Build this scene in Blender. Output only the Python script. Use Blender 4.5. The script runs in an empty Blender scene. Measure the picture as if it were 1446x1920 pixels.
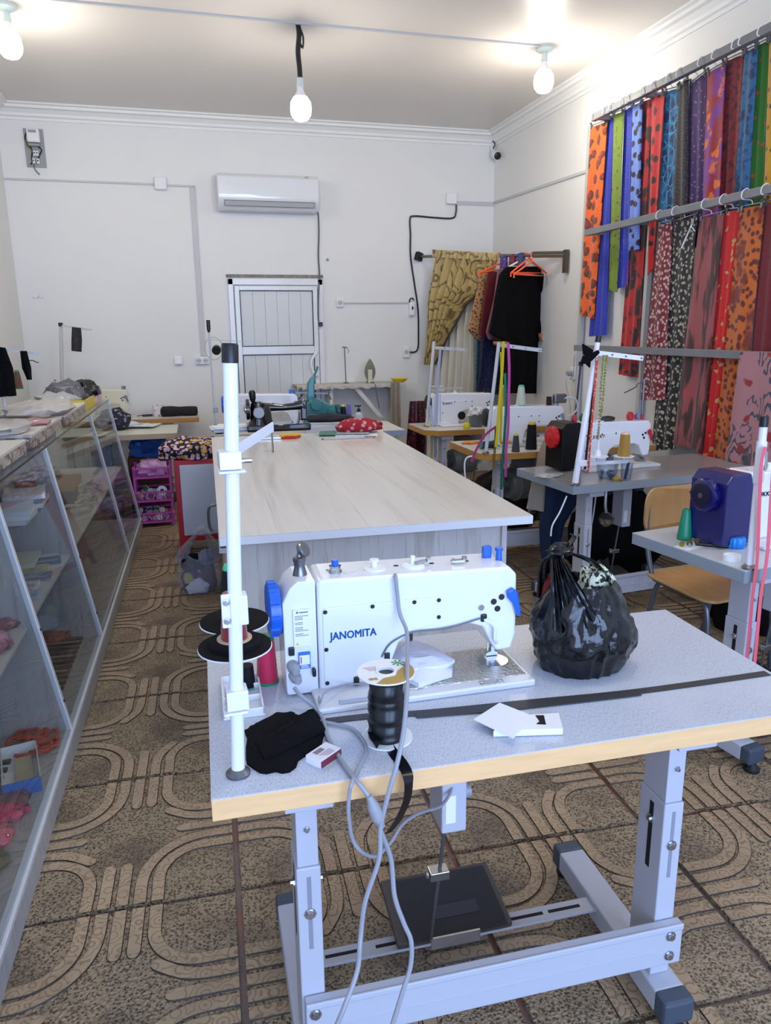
import bpy, bmesh, math, random
from mathutils import Vector, Matrix, noise
random.seed(7)
C = bpy.context.scene.collection
PI = math.pi
sc = bpy.context.scene
# ------------------------------------------------------------------ camera
IW, IH, F, EYE = 1446, 1920, 1400.0, 1.49
CX, CY = IW/2, IH/2
def _axes(vd, hs):
    n = Vector((hs, -1.0)).normalized()
    d = (vd[0]-CX)*n.x + (vd[1]-CY)*n.y
    up = Vector((n.x, n.y, -d/F)).normalized()
    y = Vector((vd[0]-CX, vd[1]-CY, F)); y = (y - up*y.dot(up)).normalized()
    return y.cross(up), y, up
AX, AY, AZ = _axes((330.0, 620.0), -0.0102)
EYEP = Vector((0, 0, EYE))
def ray(px, py):
    v = Vector((px-CX, py-CY, F)); return Vector((AX.dot(v), AY.dot(v), AZ.dot(v)))
def at(px, py, z=None, Y=None, X=None, P=None, N=None):
    """pixel -> point on the surface it touches (height z, depth Y, side X or a plane)"""
    r = ray(px, py)
    if z is not None: t = (z-EYE)/r.z
    elif Y is not None: t = Y/r.y
    elif X is not None: t = X/r.x
    else: t = (P-EYEP).dot(N)/r.dot(N)
    return EYEP + r*t
cd = bpy.data.cameras.new('camera'); cam = bpy.data.objects.new('camera', cd); C.objects.link(cam)
cd.sensor_fit = 'VERTICAL'; cd.sensor_height = 24.0; cd.lens = 24.0*F/IH; cd.clip_start = 0.02; cd.clip_end = 60
rt, dn, fw = (Vector((AX[i], AY[i], AZ[i])) for i in range(3))
m = Matrix((( rt.x, -dn.x, -fw.x, 0), (rt.y, -dn.y, -fw.y, 0), (rt.z, -dn.z, -fw.z, EYE), (0, 0, 0, 1)))
cam.matrix_world = m
sc.camera = cam
# ------------------------------------------------------------------ light
w = bpy.data.worlds.new('World'); sc.world = w; w.use_nodes = True
bg = w.node_tree.nodes['Background']; bg.inputs[0].default_value = (0.62, 0.78, 1.0, 1); bg.inputs[1].default_value = 2.2
# daylight falling in through the shop front behind the camera
ld = bpy.data.lights.new('shopfront_daylight', 'AREA'); ld.shape = 'RECTANGLE'; ld.size = 2.9; ld.size_y = 2.2
ld.energy = 135; ld.color = (0.37, 0.55, 1.0)
lo = bpy.data.objects.new('shopfront_daylight', ld); C.objects.link(lo); lo.location = (0.75, -1.95, 1.45); lo.rotation_euler = (PI/2, 0, 0)
BULB_W = 18.5
vs = sc.view_settings; vs.view_transform = 'Standard'; vs.look = 'None'; vs.exposure = 0.0; vs.gamma = 1.0; vs.use_curve_mapping = False
# ------------------------------------------------------------------ materials
MATS = {}
def srgb(r, g, b):
    f = lambda c: (c/255/12.92) if c/255 <= 0.04045 else ((c/255+0.055)/1.055)**2.4
    return (f(r), f(g), f(b), 1)
def mat(name, col, rough=0.5, metal=0.0, var=0.0, vs_=6.0, stretch=None, bump=0.0, bs=60.0, layers=(), coat=0.0, alpha=None, emit=0.0, sheen=0.0, trans=0.0, spec=None):
    """procedural material; layers: (kind, scale, lo, hi, colour, distortion[, stretch])"""
    if name in MATS: return MATS[name]
    mt = bpy.data.materials.new(name); mt.use_nodes = True; MATS[name] = mt
    nt = mt.node_tree; N = nt.nodes; L = nt.links; bs_ = N['Principled BSDF']
    col = srgb(*col) if max(col[:3]) > 1.0 else (*col[:3], 1)
    bs_.inputs['Base Color'].default_value = col
    bs_.inputs['Roughness'].default_value = rough; bs_.inputs['Metallic'].default_value = metal
    bs_.inputs['Coat Weight'].default_value = coat
    if spec is not None: bs_.inputs['Specular IOR Level'].default_value = spec
    if sheen: bs_.inputs['Sheen Weight'].default_value = sheen
    if trans: bs_.inputs['Transmission Weight'].default_value = trans
    if alpha is not None: bs_.inputs['Alpha'].default_value = alpha
    if emit: bs_.inputs['Emission Color'].default_value = col; bs_.inputs['Emission Strength'].default_value = emit
    tc = N.new('ShaderNodeTexCoord')
    def coords(st):
        if not st: return tc.outputs['Object']
        mp = N.new('ShaderNodeMapping'); mp.inputs['Scale'].default_value = st; L.new(tc.outputs['Object'], mp.inputs['Vector']); return mp.outputs[0]
    cur = None
    def mix(fac, a, b):
        nonlocal cur
        mx = N.new('ShaderNodeMix'); mx.data_type = 'RGBA'
        L.new(fac, mx.inputs[0])
        if a is None: mx.inputs[6].default_value = col
        else: L.new(a, mx.inputs[6])
        mx.inputs[7].default_value = b
        cur = mx.outputs[2]
    def ramp(src, lo, hi):
        r = N.new('ShaderNodeMapRange'); r.inputs[1].default_value = lo; r.inputs[2].default_value = hi; L.new(src, r.inputs[0]); return r.outputs[0]
    if var:
        nz = N.new('ShaderNodeTexNoise'); nz.inputs['Scale'].default_value = vs_; nz.inputs['Detail'].default_value = 5
        L.new(coords(stretch), nz.inputs['Vector'])
        mix(ramp(nz.outputs[0], 0.3, 0.7), None, tuple(max(0, c*(1-var)) for c in col[:3]) + (1,))
    for ly in layers:
        kind, s, lo_, hi_, lc, dist = ly[:6]; st = ly[6] if len(ly) > 6 else None
        lc = srgb(*lc) if max(lc[:3]) > 1.0 else (*lc[:3], 1)
        vec = coords(st); flat2 = kind[0] == 'W'
        if flat2:                       # cloth hanging in the yz plane: pattern lies flat in the cloth
            kind = kind[1:]; sx = N.new('ShaderNodeSeparateXYZ'); L.new(vec, sx.inputs[0]); cb = N.new('ShaderNodeCombineXYZ')
            L.new(sx.outputs[1], cb.inputs[0]); L.new(sx.outputs[2], cb.inputs[1]); vec = cb.outputs[0]
        if dist:
            nz = N.new('ShaderNodeTexNoise'); nz.inputs['Scale'].default_value = s*1.3; nz.inputs['Detail'].default_value = 2
            L.new(vec, nz.inputs['Vector'])
            sub = N.new('ShaderNodeVectorMath'); sub.operation = 'MULTIPLY_ADD'
            L.new(nz.outputs['Color'], sub.inputs[0]); sub.inputs[1].default_value = (dist/s,)*3; L.new(vec, sub.inputs[2]); vec = sub.outputs[0]
        if kind == 'noise':
            t = N.new('ShaderNodeTexNoise'); t.inputs['Scale'].default_value = s; t.inputs['Detail'].default_value = 4; L.new(vec, t.inputs['Vector']); o = t.outputs[0]
        elif kind == 'vor':
            t = N.new('ShaderNodeTexVoronoi'); t.inputs['Scale'].default_value = s; L.new(vec, t.inputs['Vector']); o = t.outputs['Distance']
        elif kind == 'cell':
            t = N.new('ShaderNodeTexVoronoi'); t.inputs['Scale'].default_value = s; L.new(vec, t.inputs['Vector']); sp = N.new('ShaderNodeSeparateColor'); L.new(t.outputs['Color'], sp.inputs[0]); o = sp.outputs[0]
        elif kind == 'edge':
            t = N.new('ShaderNodeTexVoronoi'); t.feature = 'DISTANCE_TO_EDGE'; t.inputs['Scale'].default_value = s; L.new(vec, t.inputs['Vector']); o = t.outputs['Distance']
        elif kind == 'ring':
            t = N.new('ShaderNodeTexVoronoi'); t.inputs['Scale'].default_value = s; L.new(vec, t.inputs['Vector'])
            q = N.new('ShaderNodeMath'); q.operation = 'MULTIPLY'; q.inputs[1].default_value = 22; L.new(t.outputs['Distance'], q.inputs[0])
            p = N.new('ShaderNodeMath'); p.operation = 'SINE'; L.new(q.outputs[0], p.inputs[0]); o = p.outputs[0]
        elif kind == 'contour':
            t = N.new('ShaderNodeTexNoise'); t.inputs['Scale'].default_value = s; t.inputs['Detail'].default_value = 0; L.new(vec, t.inputs['Vector'])
            q = N.new('ShaderNodeMath'); q.operation = 'MULTIPLY'; q.inputs[1].default_value = 34; L.new(t.outputs[0], q.inputs[0])
            p = N.new('ShaderNodeMath'); p.operation = 'SINE'; L.new(q.outputs[0], p.inputs[0]); o = p.outputs[0]
        elif kind == 'wave':
            t = N.new('ShaderNodeTexWave'); t.inputs['Scale'].default_value = s; t.inputs['Distortion'].default_value = dist*4; L.new(coords(st), t.inputs['Vector']); o = t.outputs[1]
        if flat2:
            if t.bl_idname == 'ShaderNodeTexVoronoi': t.voronoi_dimensions = '2D'
            elif t.bl_idname == 'ShaderNodeTexNoise': t.noise_dimensions = '2D'
        mix(ramp(o, lo_, hi_), cur, lc)
    if cur is not None: L.new(cur, bs_.inputs['Base Color'])
    if bump:
        nz = N.new('ShaderNodeTexNoise'); nz.inputs['Scale'].default_value = bs; nz.inputs['Detail'].default_value = 3; L.new(coords(stretch), nz.inputs['Vector'])
        b = N.new('ShaderNodeBump'); b.inputs['Strength'].default_value = bump; b.inputs['Distance'].default_value = 0.01
        L.new(nz.outputs[0], b.inputs['Height']); L.new(b.outputs[0], bs_.inputs['Normal'])
    return mt
def glass_mat(name, tint, gloss=1.0, rough=0.02, clear=0.0):
    if name in MATS: return MATS[name]
    mt = bpy.data.materials.new(name); mt.use_nodes = True; MATS[name] = mt
    nt = mt.node_tree; N = nt.nodes; L = nt.links; N.clear()
    o = N.new('ShaderNodeOutputMaterial'); mx = N.new('ShaderNodeMixShader'); t = N.new('ShaderNodeBsdfTransparent'); g = N.new('ShaderNodeBsdfGlossy')
    t.inputs[0].default_value = (*tint, 1); g.inputs['Roughness'].default_value = rough
    fr = N.new('ShaderNodeFresnel'); fr.inputs[0].default_value = 1.5
    ml = N.new('ShaderNodeMath'); ml.operation = 'MULTIPLY_ADD'; ml.inputs[1].default_value = gloss; ml.inputs[2].default_value = clear
    ml.use_clamp = True
    L.new(fr.outputs[0], ml.inputs[0]); L.new(ml.outputs[0], mx.inputs[0]); L.new(t.outputs[0], mx.inputs[1]); L.new(g.outputs[0], mx.inputs[2]); L.new(mx.outputs[0], o.inputs[0])
    return mt
def film_mat(name, col, dens=0.5, rough=0.25):
    """thin crinkled plastic film: part see-through, part shiny"""
    if name in MATS: return MATS[name]
    mt = mat(name, col, rough, bump=0.5, bs=30)
    mt.node_tree.nodes['Principled BSDF'].inputs['Alpha'].default_value = dens
    return mt
# ------------------------------------------------------------------ mesh building
class MB:
    def __init__(s): s.v = []; s.f = []; s.mi = []; s.m = 0
    def add(s, vs, fs):
        o = len(s.v); s.v += [tuple(v) for v in vs]; s.f += [tuple(i+o for i in f) for f in fs]; s.mi += [s.m]*len(fs); return s
    def box(s, lo, hi, R=None, P=None):
        (a, b, c), (d, e, f) = lo, hi
        vs = [Vector(q) for q in ((a,b,c),(d,b,c),(d,e,c),(a,e,c),(a,b,f),(d,b,f),(d,e,f),(a,e,f))]
        if R is not None: vs = [R @ (v-Vector(P or (0,0,0))) + Vector(P or (0,0,0)) for v in vs]
        return s.add(vs, [(0,3,2,1),(4,5,6,7),(0,1,5,4),(1,2,6,5),(2,3,7,6),(3,0,4,7)])
    def cbox(s, c, size, rz=0.0, rx=0.0, ry=0.0):
        R = Matrix.Rotation(rz,3,'Z') @ Matrix.Rotation(ry,3,'Y') @ Matrix.Rotation(rx,3,'X'); h = [q/2 for q in size]
        vs = [R @ Vector((x*h[0], y*h[1], z*h[2])) + Vector(c) for z in (-1,1) for x, y in ((-1,-1),(1,-1),(1,1),(-1,1))]
        return s.add(vs, [(0,3,2,1),(4,5,6,7),(0,1,5,4),(1,2,6,5),(2,3,7,6),(3,0,4,7)])
    def loft(s, rings, cap=True, closed=True):
        n = len(rings[0]); fs = []; vs = [p for r in rings for p in r]
        for i in range(len(rings)-1):
            for j in range(n if closed else n-1):
                k = (j+1) % n; fs.append((i*n+j, i*n+k, (i+1)*n+k, (i+1)*n+j))
        if cap and closed: fs.append(tuple(range(n-1,-1,-1))); fs.append(tuple((len(rings)-1)*n+j for j in range(n)))
        return s.add(vs, fs)
    def cone(s, p0, p1, r0, r1=None, n=16):
        return s.turn(p0, p1, ((0, r0), (1, r0 if r1 is None else r1)), n)
    def turn(s, p0, p1, prof, n=20, cap=True):
        """profile ((t, radius), ...) turned about the line p0-p1"""
        p0, p1 = Vector(p0), Vector(p1); d = (p1-p0); a = d.normalized()
        u = a.orthogonal().normalized(); w_ = a.cross(u)
        return s.loft([[p0+d*t+(u*math.cos(2*PI*j/n)+w_*math.sin(2*PI*j/n))*max(r, 1e-5) for j in range(n)] for t, r in prof], cap)
    def lathe(s, c, prof, n=24):
        c = Vector(c); return s.loft([[c+Vector((r*math.cos(2*PI*j/n), r*math.sin(2*PI*j/n), z)) for j in range(n)] for r, z in [(max(r,1e-5), z) for r, z in prof]])
    def prism(s, pts, a, b, axis='y'):
        """polygon (in the two other axes) pushed from a to b along axis"""
        mk = {'y': lambda p, q: (p[0], q, p[1]), 'x': lambda p, q: (q, p[0], p[1]), 'z': lambda p, q: (p[0], p[1], q)}[axis]
        n = len(pts); vs = [mk(p, a) for p in pts]+[mk(p, b) for p in pts]
        return s.add(vs, [tuple(range(n)), tuple(range(2*n-1, n-1, -1))]+[(i, i+n, (i+1)%n+n, (i+1)%n) for i in range(n)])
    def tube(s, pts, r, n=8, sm=6):
        P = smooth_path(pts, sm) if sm else [Vector(p) for p in pts]
        rings = []; u = None
        for i, p in enumerate(P):
            t = (P[min(i+1, len(P)-1)]-P[max(i-1, 0)]).normalized()
            u = (t.orthogonal() if u is None else (u-t*u.dot(t))).normalized(); w_ = t.cross(u)
            rr = r(i/(len(P)-1)) if callable(r) else r
            rings.append([p+(u*math.cos(2*PI*j/n)+w_*math.sin(2*PI*j/n))*rr for j in range(n)])
        return s.loft(rings)
    def band(s, pts, side, wd, th, sm=6):
        """flat ribbon along pts; side = vector(s) across"""
        P = smooth_path(pts, sm) if sm else [Vector(p) for p in pts]
        rings = []
        for i, p in enumerate(P):
            k = i/(len(P)-1)
            sd = Vector(side(k) if callable(side) else side).normalized(); t = (P[min(i+1, len(P)-1)]-P[max(i-1, 0)]).normalized()
            sd = (sd-t*sd.dot(t)).normalized(); n_ = t.cross(sd); a = sd*(wd(k) if callable(wd) else wd)/2; b = n_*th/2
            rings.append([p-a-b, p+a-b, p+a+b, p-a+b])
        return s.loft(rings)
    def build(s, name, m, parent=None, sm=35, bev=0.0, seg=2, off=None):
        me = bpy.data.meshes.new(name)
        o_ = Vector(off) if off is not None else Vector((0,0,0))
        me.from_pydata([tuple(Vector(v)-o_) for v in s.v], [], s.f)
        ms = m if isinstance(m, (list, tuple)) else [m]
        for q in ms: me.materials.append(q)
        if len(ms) > 1: me.polygons.foreach_set('material_index', s.mi)
        b = bmesh.new(); b.from_mesh(me); bmesh.ops.recalc_face_normals(b, faces=b.faces); b.to_mesh(me); b.free()
        if sm:
            me.polygons.foreach_set('use_smooth', [True]*len(me.polygons)); me.set_sharp_from_angle(angle=math.radians(sm))
        o = bpy.data.objects.new(name, me); C.objects.link(o)
        if parent is not None: o.parent = parent
        elif off is not None: o.location = o_
        if bev:
            bm_ = o.modifiers.new('bevel', 'BEVEL'); bm_.width = bev; bm_.segments = seg; bm_.limit_method = 'ANGLE'; bm_.angle_limit = math.radians(40)
        return o
def smooth_path(pts, n):
    P = [Vector(p) for p in pts]; out = []
    for i in range(len(P)-1):
        a, b, c, d = P[max(i-1, 0)], P[i], P[i+1], P[min(i+2, len(P)-1)]
        for k in range(n):
            t = k/n; out.append(0.5*((2*b)+(c-a)*t+(2*a-5*b+4*c-d)*t*t+(3*b-a-3*c+d)*t**3))
    return out+[P[-1]]
def tag(o, label, cat, group=None):
    o['label'] = label; o['category'] = cat
    if group: o['group'] = group
    return o
def thing(name, label, cat, loc=(0,0,0), rz=0.0, group=None):
    o = bpy.data.objects.new(name, None); C.objects.link(o); o.location = loc; o.rotation_euler = (0, 0, rz); o.empty_display_size = 0.1
    return tag(o, label, cat, group)
def struct(name, mb, m, parent=None, **k):
    o = mb.build(name, m, parent, **k)
    if parent is None: o['kind'] = 'structure'
    return o
def copy_tree(o, parent=None):
    c = o.copy(); C.objects.link(c); c.parent = parent
    for ch in list(o.children): copy_tree(ch, c)
    return c
def text(name, body, size, m, parent, M4, th=0.001, sx=1.0, align='LEFT', bold=0.0):
    cu = bpy.data.curves.new(name, 'FONT'); cu.body = body; cu.size = size; cu.extrude = th; cu.align_x = align; cu.resolution_u = 2
    t = bpy.data.objects.new(name, cu); C.objects.link(t)
    dg = bpy.context.evaluated_depsgraph_get(); me = bpy.data.meshes.new_from_object(t.evaluated_get(dg)); bpy.data.objects.remove(t)
    if bold:                            # heavier strokes: the same letters laid again a hair to each side
        b2 = bmesh.new()
        for k in (-1, 0, 1):
            for dy in (-.5, .5): q = me.copy(); q.transform(Matrix.Translation((k*bold, dy*bold, 0))); b2.from_mesh(q); bpy.data.meshes.remove(q)
        b2.to_mesh(me); b2.free()
    me.transform(M4 @ Matrix.Diagonal((sx, 1, 1, 1))); me.materials.clear(); me.materials.append(m)
    o = bpy.data.objects.new(name, me); C.objects.link(o); o.parent = parent; return o
FACE_CAM = Matrix(((1,0,0,0),(0,0,-1,0),(0,1,0,0),(0,0,0,1)))     # letters standing in the xz plane, read from -y
def T(x, y, z): return Matrix.Translation((x, y, z))
def blob(mb, c, size, seed=0, amp=0.18, fr=1.6, nu=22, nv=13, flat=True, crease=0.0):
    """crumpled rounded heap standing on z = c.z"""
    c = Vector(c); rings = []
    for i in range(nv):
        th = PI*(0.02+0.96*i/(nv-1)); ring = []
        for j in range(nu):
            ph = 2*PI*j/nu; d = Vector((math.sin(th)*math.cos(ph), math.sin(th)*math.sin(ph), -math.cos(th)))
            k = 1+amp*noise.noise(d*fr+Vector((seed*3.1, seed, 0)))+amp*.5*noise.noise(d*fr*3+Vector((0, seed*2.3, 5)))
            if crease: k += crease*math.sin(9*ph+4*noise.noise(d*2+Vector((seed, 0, 0))))*0.5*math.sin(th)
            p = d*k; z = p.z
            if flat and z < -0.55: z = -0.55
            ring.append(c+Vector((p.x*size[0]/2, p.y*size[1]/2, (z+0.55)/1.55*size[2] if flat else z*size[2]/2)))
        rings.append(ring)
    return mb.loft(rings)
def drape(rows, N=None, P=None, X=None, Y=None, th=0.012, folds=2.0, amp=0.012, nu=14, nv=16, seed=0, grow=True, mb=None):
    """hanging cloth: rows of (left px, left py, right px, right py) top to bottom, set on its own plane"""
    pts = [(at(a, b, X=X, Y=Y, P=P, N=N), at(c, d, X=X, Y=Y, P=P, N=N)) for a, b, c, d in rows]
    return drape3(pts, th, folds, amp, nu, nv, seed, grow, mb)
def drape3(pts, th=0.012, folds=2.0, amp=0.012, nu=14, nv=16, seed=0, grow=True, mb=None):
    mb = mb or MB(); n_ = len(pts)-1; front = []; back = []
    l0, r0 = pts[0]; nrm = (r0-l0).cross(Vector((0,0,1)))
    nrm = nrm.normalized()
    for i in range(nv+1):
        q = i/nv*n_; k = min(int(q), n_-1); t = q-k
        l = pts[k][0].lerp(pts[k+1][0], t); r = pts[k][1].lerp(pts[k+1][1], t); fr = []; bk = []
        for j in range(nu+1):
            u = j/nu; g = (0.25+0.75*i/nv) if grow else 1.0
            d = amp*g*(math.sin(2*PI*folds*u+seed*1.7+0.5*math.sin(3*i/nv+seed))+0.5*noise.noise(Vector((u*3, i/nv*3, seed*2.7))))
            p = l.lerp(r, u); e = th/2*math.sqrt(max(0.15, 1-abs(2*u-1)**4))
            fr.append(p+nrm*(d+e)); bk.append(p+nrm*(d-e))
        front.append(fr); back.append(bk)
    mb.loft([f+b[::-1] for f, b in zip(front, back)])
    return mb
# ------------------------------------------------------------------ the room
XL, XR, YF, YB, ZC = -1.31, 3.15, -1.7, 7.4, 3.33
M_wall = mat('white_wall_paint', (232, 232, 230), 0.55, bump=0.06, bs=9, var=0.03, vs_=1.5)
M_ceil = mat('ceiling_paint', (222, 217, 211), 0.38, bump=0.10, bs=3, var=0.04, vs_=1.2)
M_trim = mat('cornice_paint', (236, 236, 234), 0.5)
M_plast = mat('white_plastic', (236, 237, 238), 0.3)
M_grayp = mat('grey_plastic', (150, 152, 158), 0.4)
M_black = mat('black_plastic', (18, 18, 20), 0.4)
M_dark = mat('dark_slot', (10, 10, 11), 0.7)
M_steel = mat('bright_steel', (190, 192, 196), 0.22, 1.0)
M_dsteel = mat('dull_steel', (120, 122, 126), 0.4, 0.9)
M_gold = mat('yellow_plastic', (222, 196, 40), 0.4)
b = MB().box((XL-.1, YF-.1, -.06), (XR+.1, YB+.1, -.012))
M_grout = mat('worn_grout', (136, 116, 106), 0.5, var=0.3, vs_=9, layers=[('noise', 2.3, .52, .66, (150, 80, 64), 0)], bump=.3, bs=80)
floor = struct('floor', b, M_grout, sm=0)
# one moulded cement tile: pebbled ground, raised bands swinging round its corners
TS = 0.612
M_peb = mat('pebbled_cement', (88, 72, 56), 0.4, layers=[('vor', 120, .25, .55, (166, 144, 114), 0), ('noise', 4, .5, .75, (92, 77, 62), 0), ('noise', 90, .58, .70, (40, 32, 26), 0)], bump=0.9, bs=130)
M_bandm = mat('moulded_band', (176, 150, 119), 0.36, var=.25, vs_=7, layers=[('ring', 26, .45, .95, (132, 108, 82), 0)], bump=.25, bs=60)
M_groove = mat('band_groove', (50, 38, 28), 0.6)
def tile_mesh():
    mb = MB(); h = TS/2-.009; bz = 0.0
    mb.box((-h, -h, -.02), (h, h, bz))
    def lane(pts, wd=.037, sm=5):
        P = smooth_path(pts, sm) if sm else [Vector(p) for p in pts]
        rings = []; n = len(P)
        for i, p in enumerate(P):
            t = (P[min(i+1, n-1)]-P[max(i-1, 0)]).normalized(); s_ = Vector((t.y, -t.x, 0))
            rings.append((p, s_))
        L = []
        e0, e1 = rings[0], rings[-1]
        def row(p, s_, k):
            a = wd/2*k; return [p-s_*a+Vector((0,0,bz-.001)), p-s_*(a*.86)+Vector((0,0,bz+.0035)), p+s_*(a*.86)+Vector((0,0,bz+.0035)), p+s_*a+Vector((0,0,bz-.001))]
        t0 = (P[1]-P[0]).normalized(); t1 = (P[-1]-P[-2]).normalized()
        inside = lambda p: max(abs(p.x), abs(p.y)) < h-.012
        if inside(P[0]): L += [row(P[0]-t0*wd*.45, e0[1], .35), row(P[0]-t0*wd*.3, e0[1], .75)]
        L += [row(p, s_, 1) for p, s_ in rings]
        if inside(P[-1]): L += [row(P[-1]+t1*wd*.3, e1[1], .75), row(P[-1]+t1*wd*.45, e1[1], .35)]
        o = len(mb.v); mb.v += [tuple(p) for r in L for p in r]
        for i in range(len(L)-1):
            for j in range(3):
                mb.f.append((o+i*4+j, o+i*4+j+1, o+i*4+4+j+1, o+i*4+4+j)); mb.mi.append(1 if j == 1 else 2)
    V = lambda x, y: Vector((x, y, 0))
    g = .046
    for q in range(4):                        # each corner in turn
        R = Matrix.Rotation(q*PI/2, 3, 'Z')
        def arc(k0, frac=1.0, r=.15):
            # from the bottom edge (offset k0 lanes right of the middle) round the lower right corner to the right edge
            o = k0*g; x0 = o; y1 = -o; cx, cy = x0+r, y1-r
            pts = [V(x0, -h), V(x0, -h+.03)] if -h+.05 < cy else [V(x0, -h)]
            n = 6
            for i in range(n+1):
                a = PI-(PI/2)*i/n*frac; pts.append(V(cx+r*math.cos(a), cy+r*math.sin(a)))
            if frac >= 1: pts += [V(h, y1)]
            lane([R @ p for p in pts], sm=3)
        arc(2, 1.0, .12)
        if q % 2 == 0: arc(1, 1.0, .18)
        else:
            lane([R @ p for p in (V(g, -h), V(g, -h+.07), V(g+.012, -h+.13), V(g+.05, -h+.19))], sm=3)
            lane([R @ p for p in (V(h, -g), V(h-.10, -g), V(h-.15, -g))], sm=2)
        lane([R @ p for p in (V(0, -h), V(0, -h+.09), V(0, -h+.15))], sm=2)
    o = mb.build('tile', [M_peb, M_bandm, M_groove], sm=30); me = o.data; bpy.data.objects.remove(o); return me
tm = tile_mesh()
ca, sa = math.cos(math.radians(-2.3)), math.sin(math.radians(-2.3))
for i in range(-3, 7):
    for j in range(-2, 11):
        lx, ly = (i+.5)*TS, (j+.5)*TS
        x, y = 0.03+lx*ca-(ly)*sa, 1.79-.612+lx*sa+ly*ca
        if not (XL+.1 < x < XR-.05 and 0.2 < y < YB-.1): continue
        t_ = bpy.data.objects.new('tile', tm); C.objects.link(t_); t_.parent = floor; t_.location = (x, y, 0); t_.rotation_euler = (0, 0, math.radians(-2.3)+random.choice((0, PI/2)))
def wallbox(name, lo, hi, m=M_wall): return struct(name, MB().box(lo, hi), m, sm=0)
wallbox('wall_back', (XL-.1, YB, -.05), (XR+.1, YB+.1, ZC+.1))
wallbox('wall_right', (XR, YF-.1, -.05), (XR+.1, YB, ZC+.1))
wallbox('wall_left', (XL-.1, YF-.1, -.05), (XL, YB, ZC+.1))
b = MB().box((XL, YF-.1, -.05), (-.75, YF, ZC)).box((2.25, YF-.1, -.05), (XR, YF, ZC)).box((-.75, YF-.1, -.05), (2.25, YF, .32)).box((-.75, YF-.1, 2.6), (2.25, YF, ZC))
struct('wall_front', b, M_wall, sm=0)
wallbox('ceiling', (XL-.1, YF-.1, ZC), (XR+.1, YB+.1, ZC+.1), M_ceil)
prof = [(0, 0), (.012, 0), (.012, .022), (.03, .03), (.034, .05), (.06, .075), (.088, .08), (.09, .1), (.115, .105), (.115, .118), (0, .118)]
b = MB().prism([(YB-p, ZC-.118+q) for p, q in prof], XL, XR, 'x'); struct('trim_1', b, M_trim, sm=25)
b = MB().prism([(XR-p, ZC-.118+q) for p, q in prof], YF, YB, 'y'); struct('trim_2', b, M_trim, sm=25)
b = MB().prism([(XL+p, ZC-.118+q) for p, q in prof], YF, YB, 'y'); struct('trim_3', b, M_trim, sm=25)
# ---- door
def wp(px, py, d=0.0): return at(px, py, Y=YB-d)
M_alu = mat('white_aluminium', (228, 230, 232), 0.28, coat=.3)
M_plank = mat('pvc_plank', (214, 218, 219), 0.4)
dl, dr = wp(424, 525), wp(606, 528); x0, x1, zt = dl.x, dr.x, 1.975
door = bpy.data.objects.new('door_1', None); C.objects.link(door); door['kind'] = 'structure'; door.location = (x0, YB, 0)
D = door.location
def dpart(name, lo, hi, m, bev=.004, par=None): return MB().box(lo, hi).build(name, m, par or door, sm=0, bev=bev, off=D)
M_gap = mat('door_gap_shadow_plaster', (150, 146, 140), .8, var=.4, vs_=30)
dpart('gap_shadow_strip', (x0, YB-.006, zt-.01), (x1, YB+.0, zt+.02), M_gap, 0)  # strip coloured darker to paint the shadowed gap over the door frame
for a, b_ in ((x0+.012, x0+.06), (x1-.06, x1-.012)): dpart('jamb', (a, YB-.03, 0), (b_, YB, zt-.02), M_alu)
dpart('head_jamb', (x0+.012, YB-.03, zt-.075), (x1-.012, YB, zt-.02), M_alu)
la, lb = x0+.068, x1-.068
for a, b_ in ((la, la+.045), (lb-.045, lb)): dpart('stile', (a, YB-.045, .03), (b_, YB, zt-.085), M_alu)
zm0, zm1 = wp(520, 664).z, wp(520, 649).z; zup = wp(520, 545).z
for a, b_ in ((zup, zt-.085), (zm0, zm1), (.03, .16)): dpart('rail', (la+.045, YB-.045, a), (lb-.045, YB, b_), M_alu)
for za, zb in ((zm1, zup), (.16, zm0)):
    pa, pb = la+.045, lb-.045
    g = MB()
    for lo, hi in (((pa, YB-.046, za), (pa+.0045, YB-.03, zb)), ((pb-.0045, YB-.046, za), (pb, YB-.03, zb)), ((pa, YB-.046, zb-.0045), (pb, YB-.03, zb)), ((pa, YB-.046, za), (pb, YB-.03, za+.0045))): g.box(lo, hi)
    g.build('gasket', M_black, door, sm=0, off=D)
    n = 6; wd = (pb-pa-.012)/n
    for i in range(n): dpart('plank', (pa+.006+i*wd+.0006, YB-.036+(.001 if i % 2 else 0), za+.006), (pa+.006+(i+1)*wd-.0006, YB-.004, zb-.006), M_plank, .002)
hx = lb-.02; hz = wp(585, 683).z
MB().tube([(hx, YB-.045, hz+.115), (hx-.02, YB-.085, hz+.105), (hx-.055, YB-.095, hz+.06), (hx-.07, YB-.095, hz), (hx-.055, YB-.095, hz-.06), (hx-.02, YB-.085, hz-.105), (hx, YB-.045, hz-.115)], .013, 8, 4).build('handle', M_plast, door, off=D)
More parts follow.
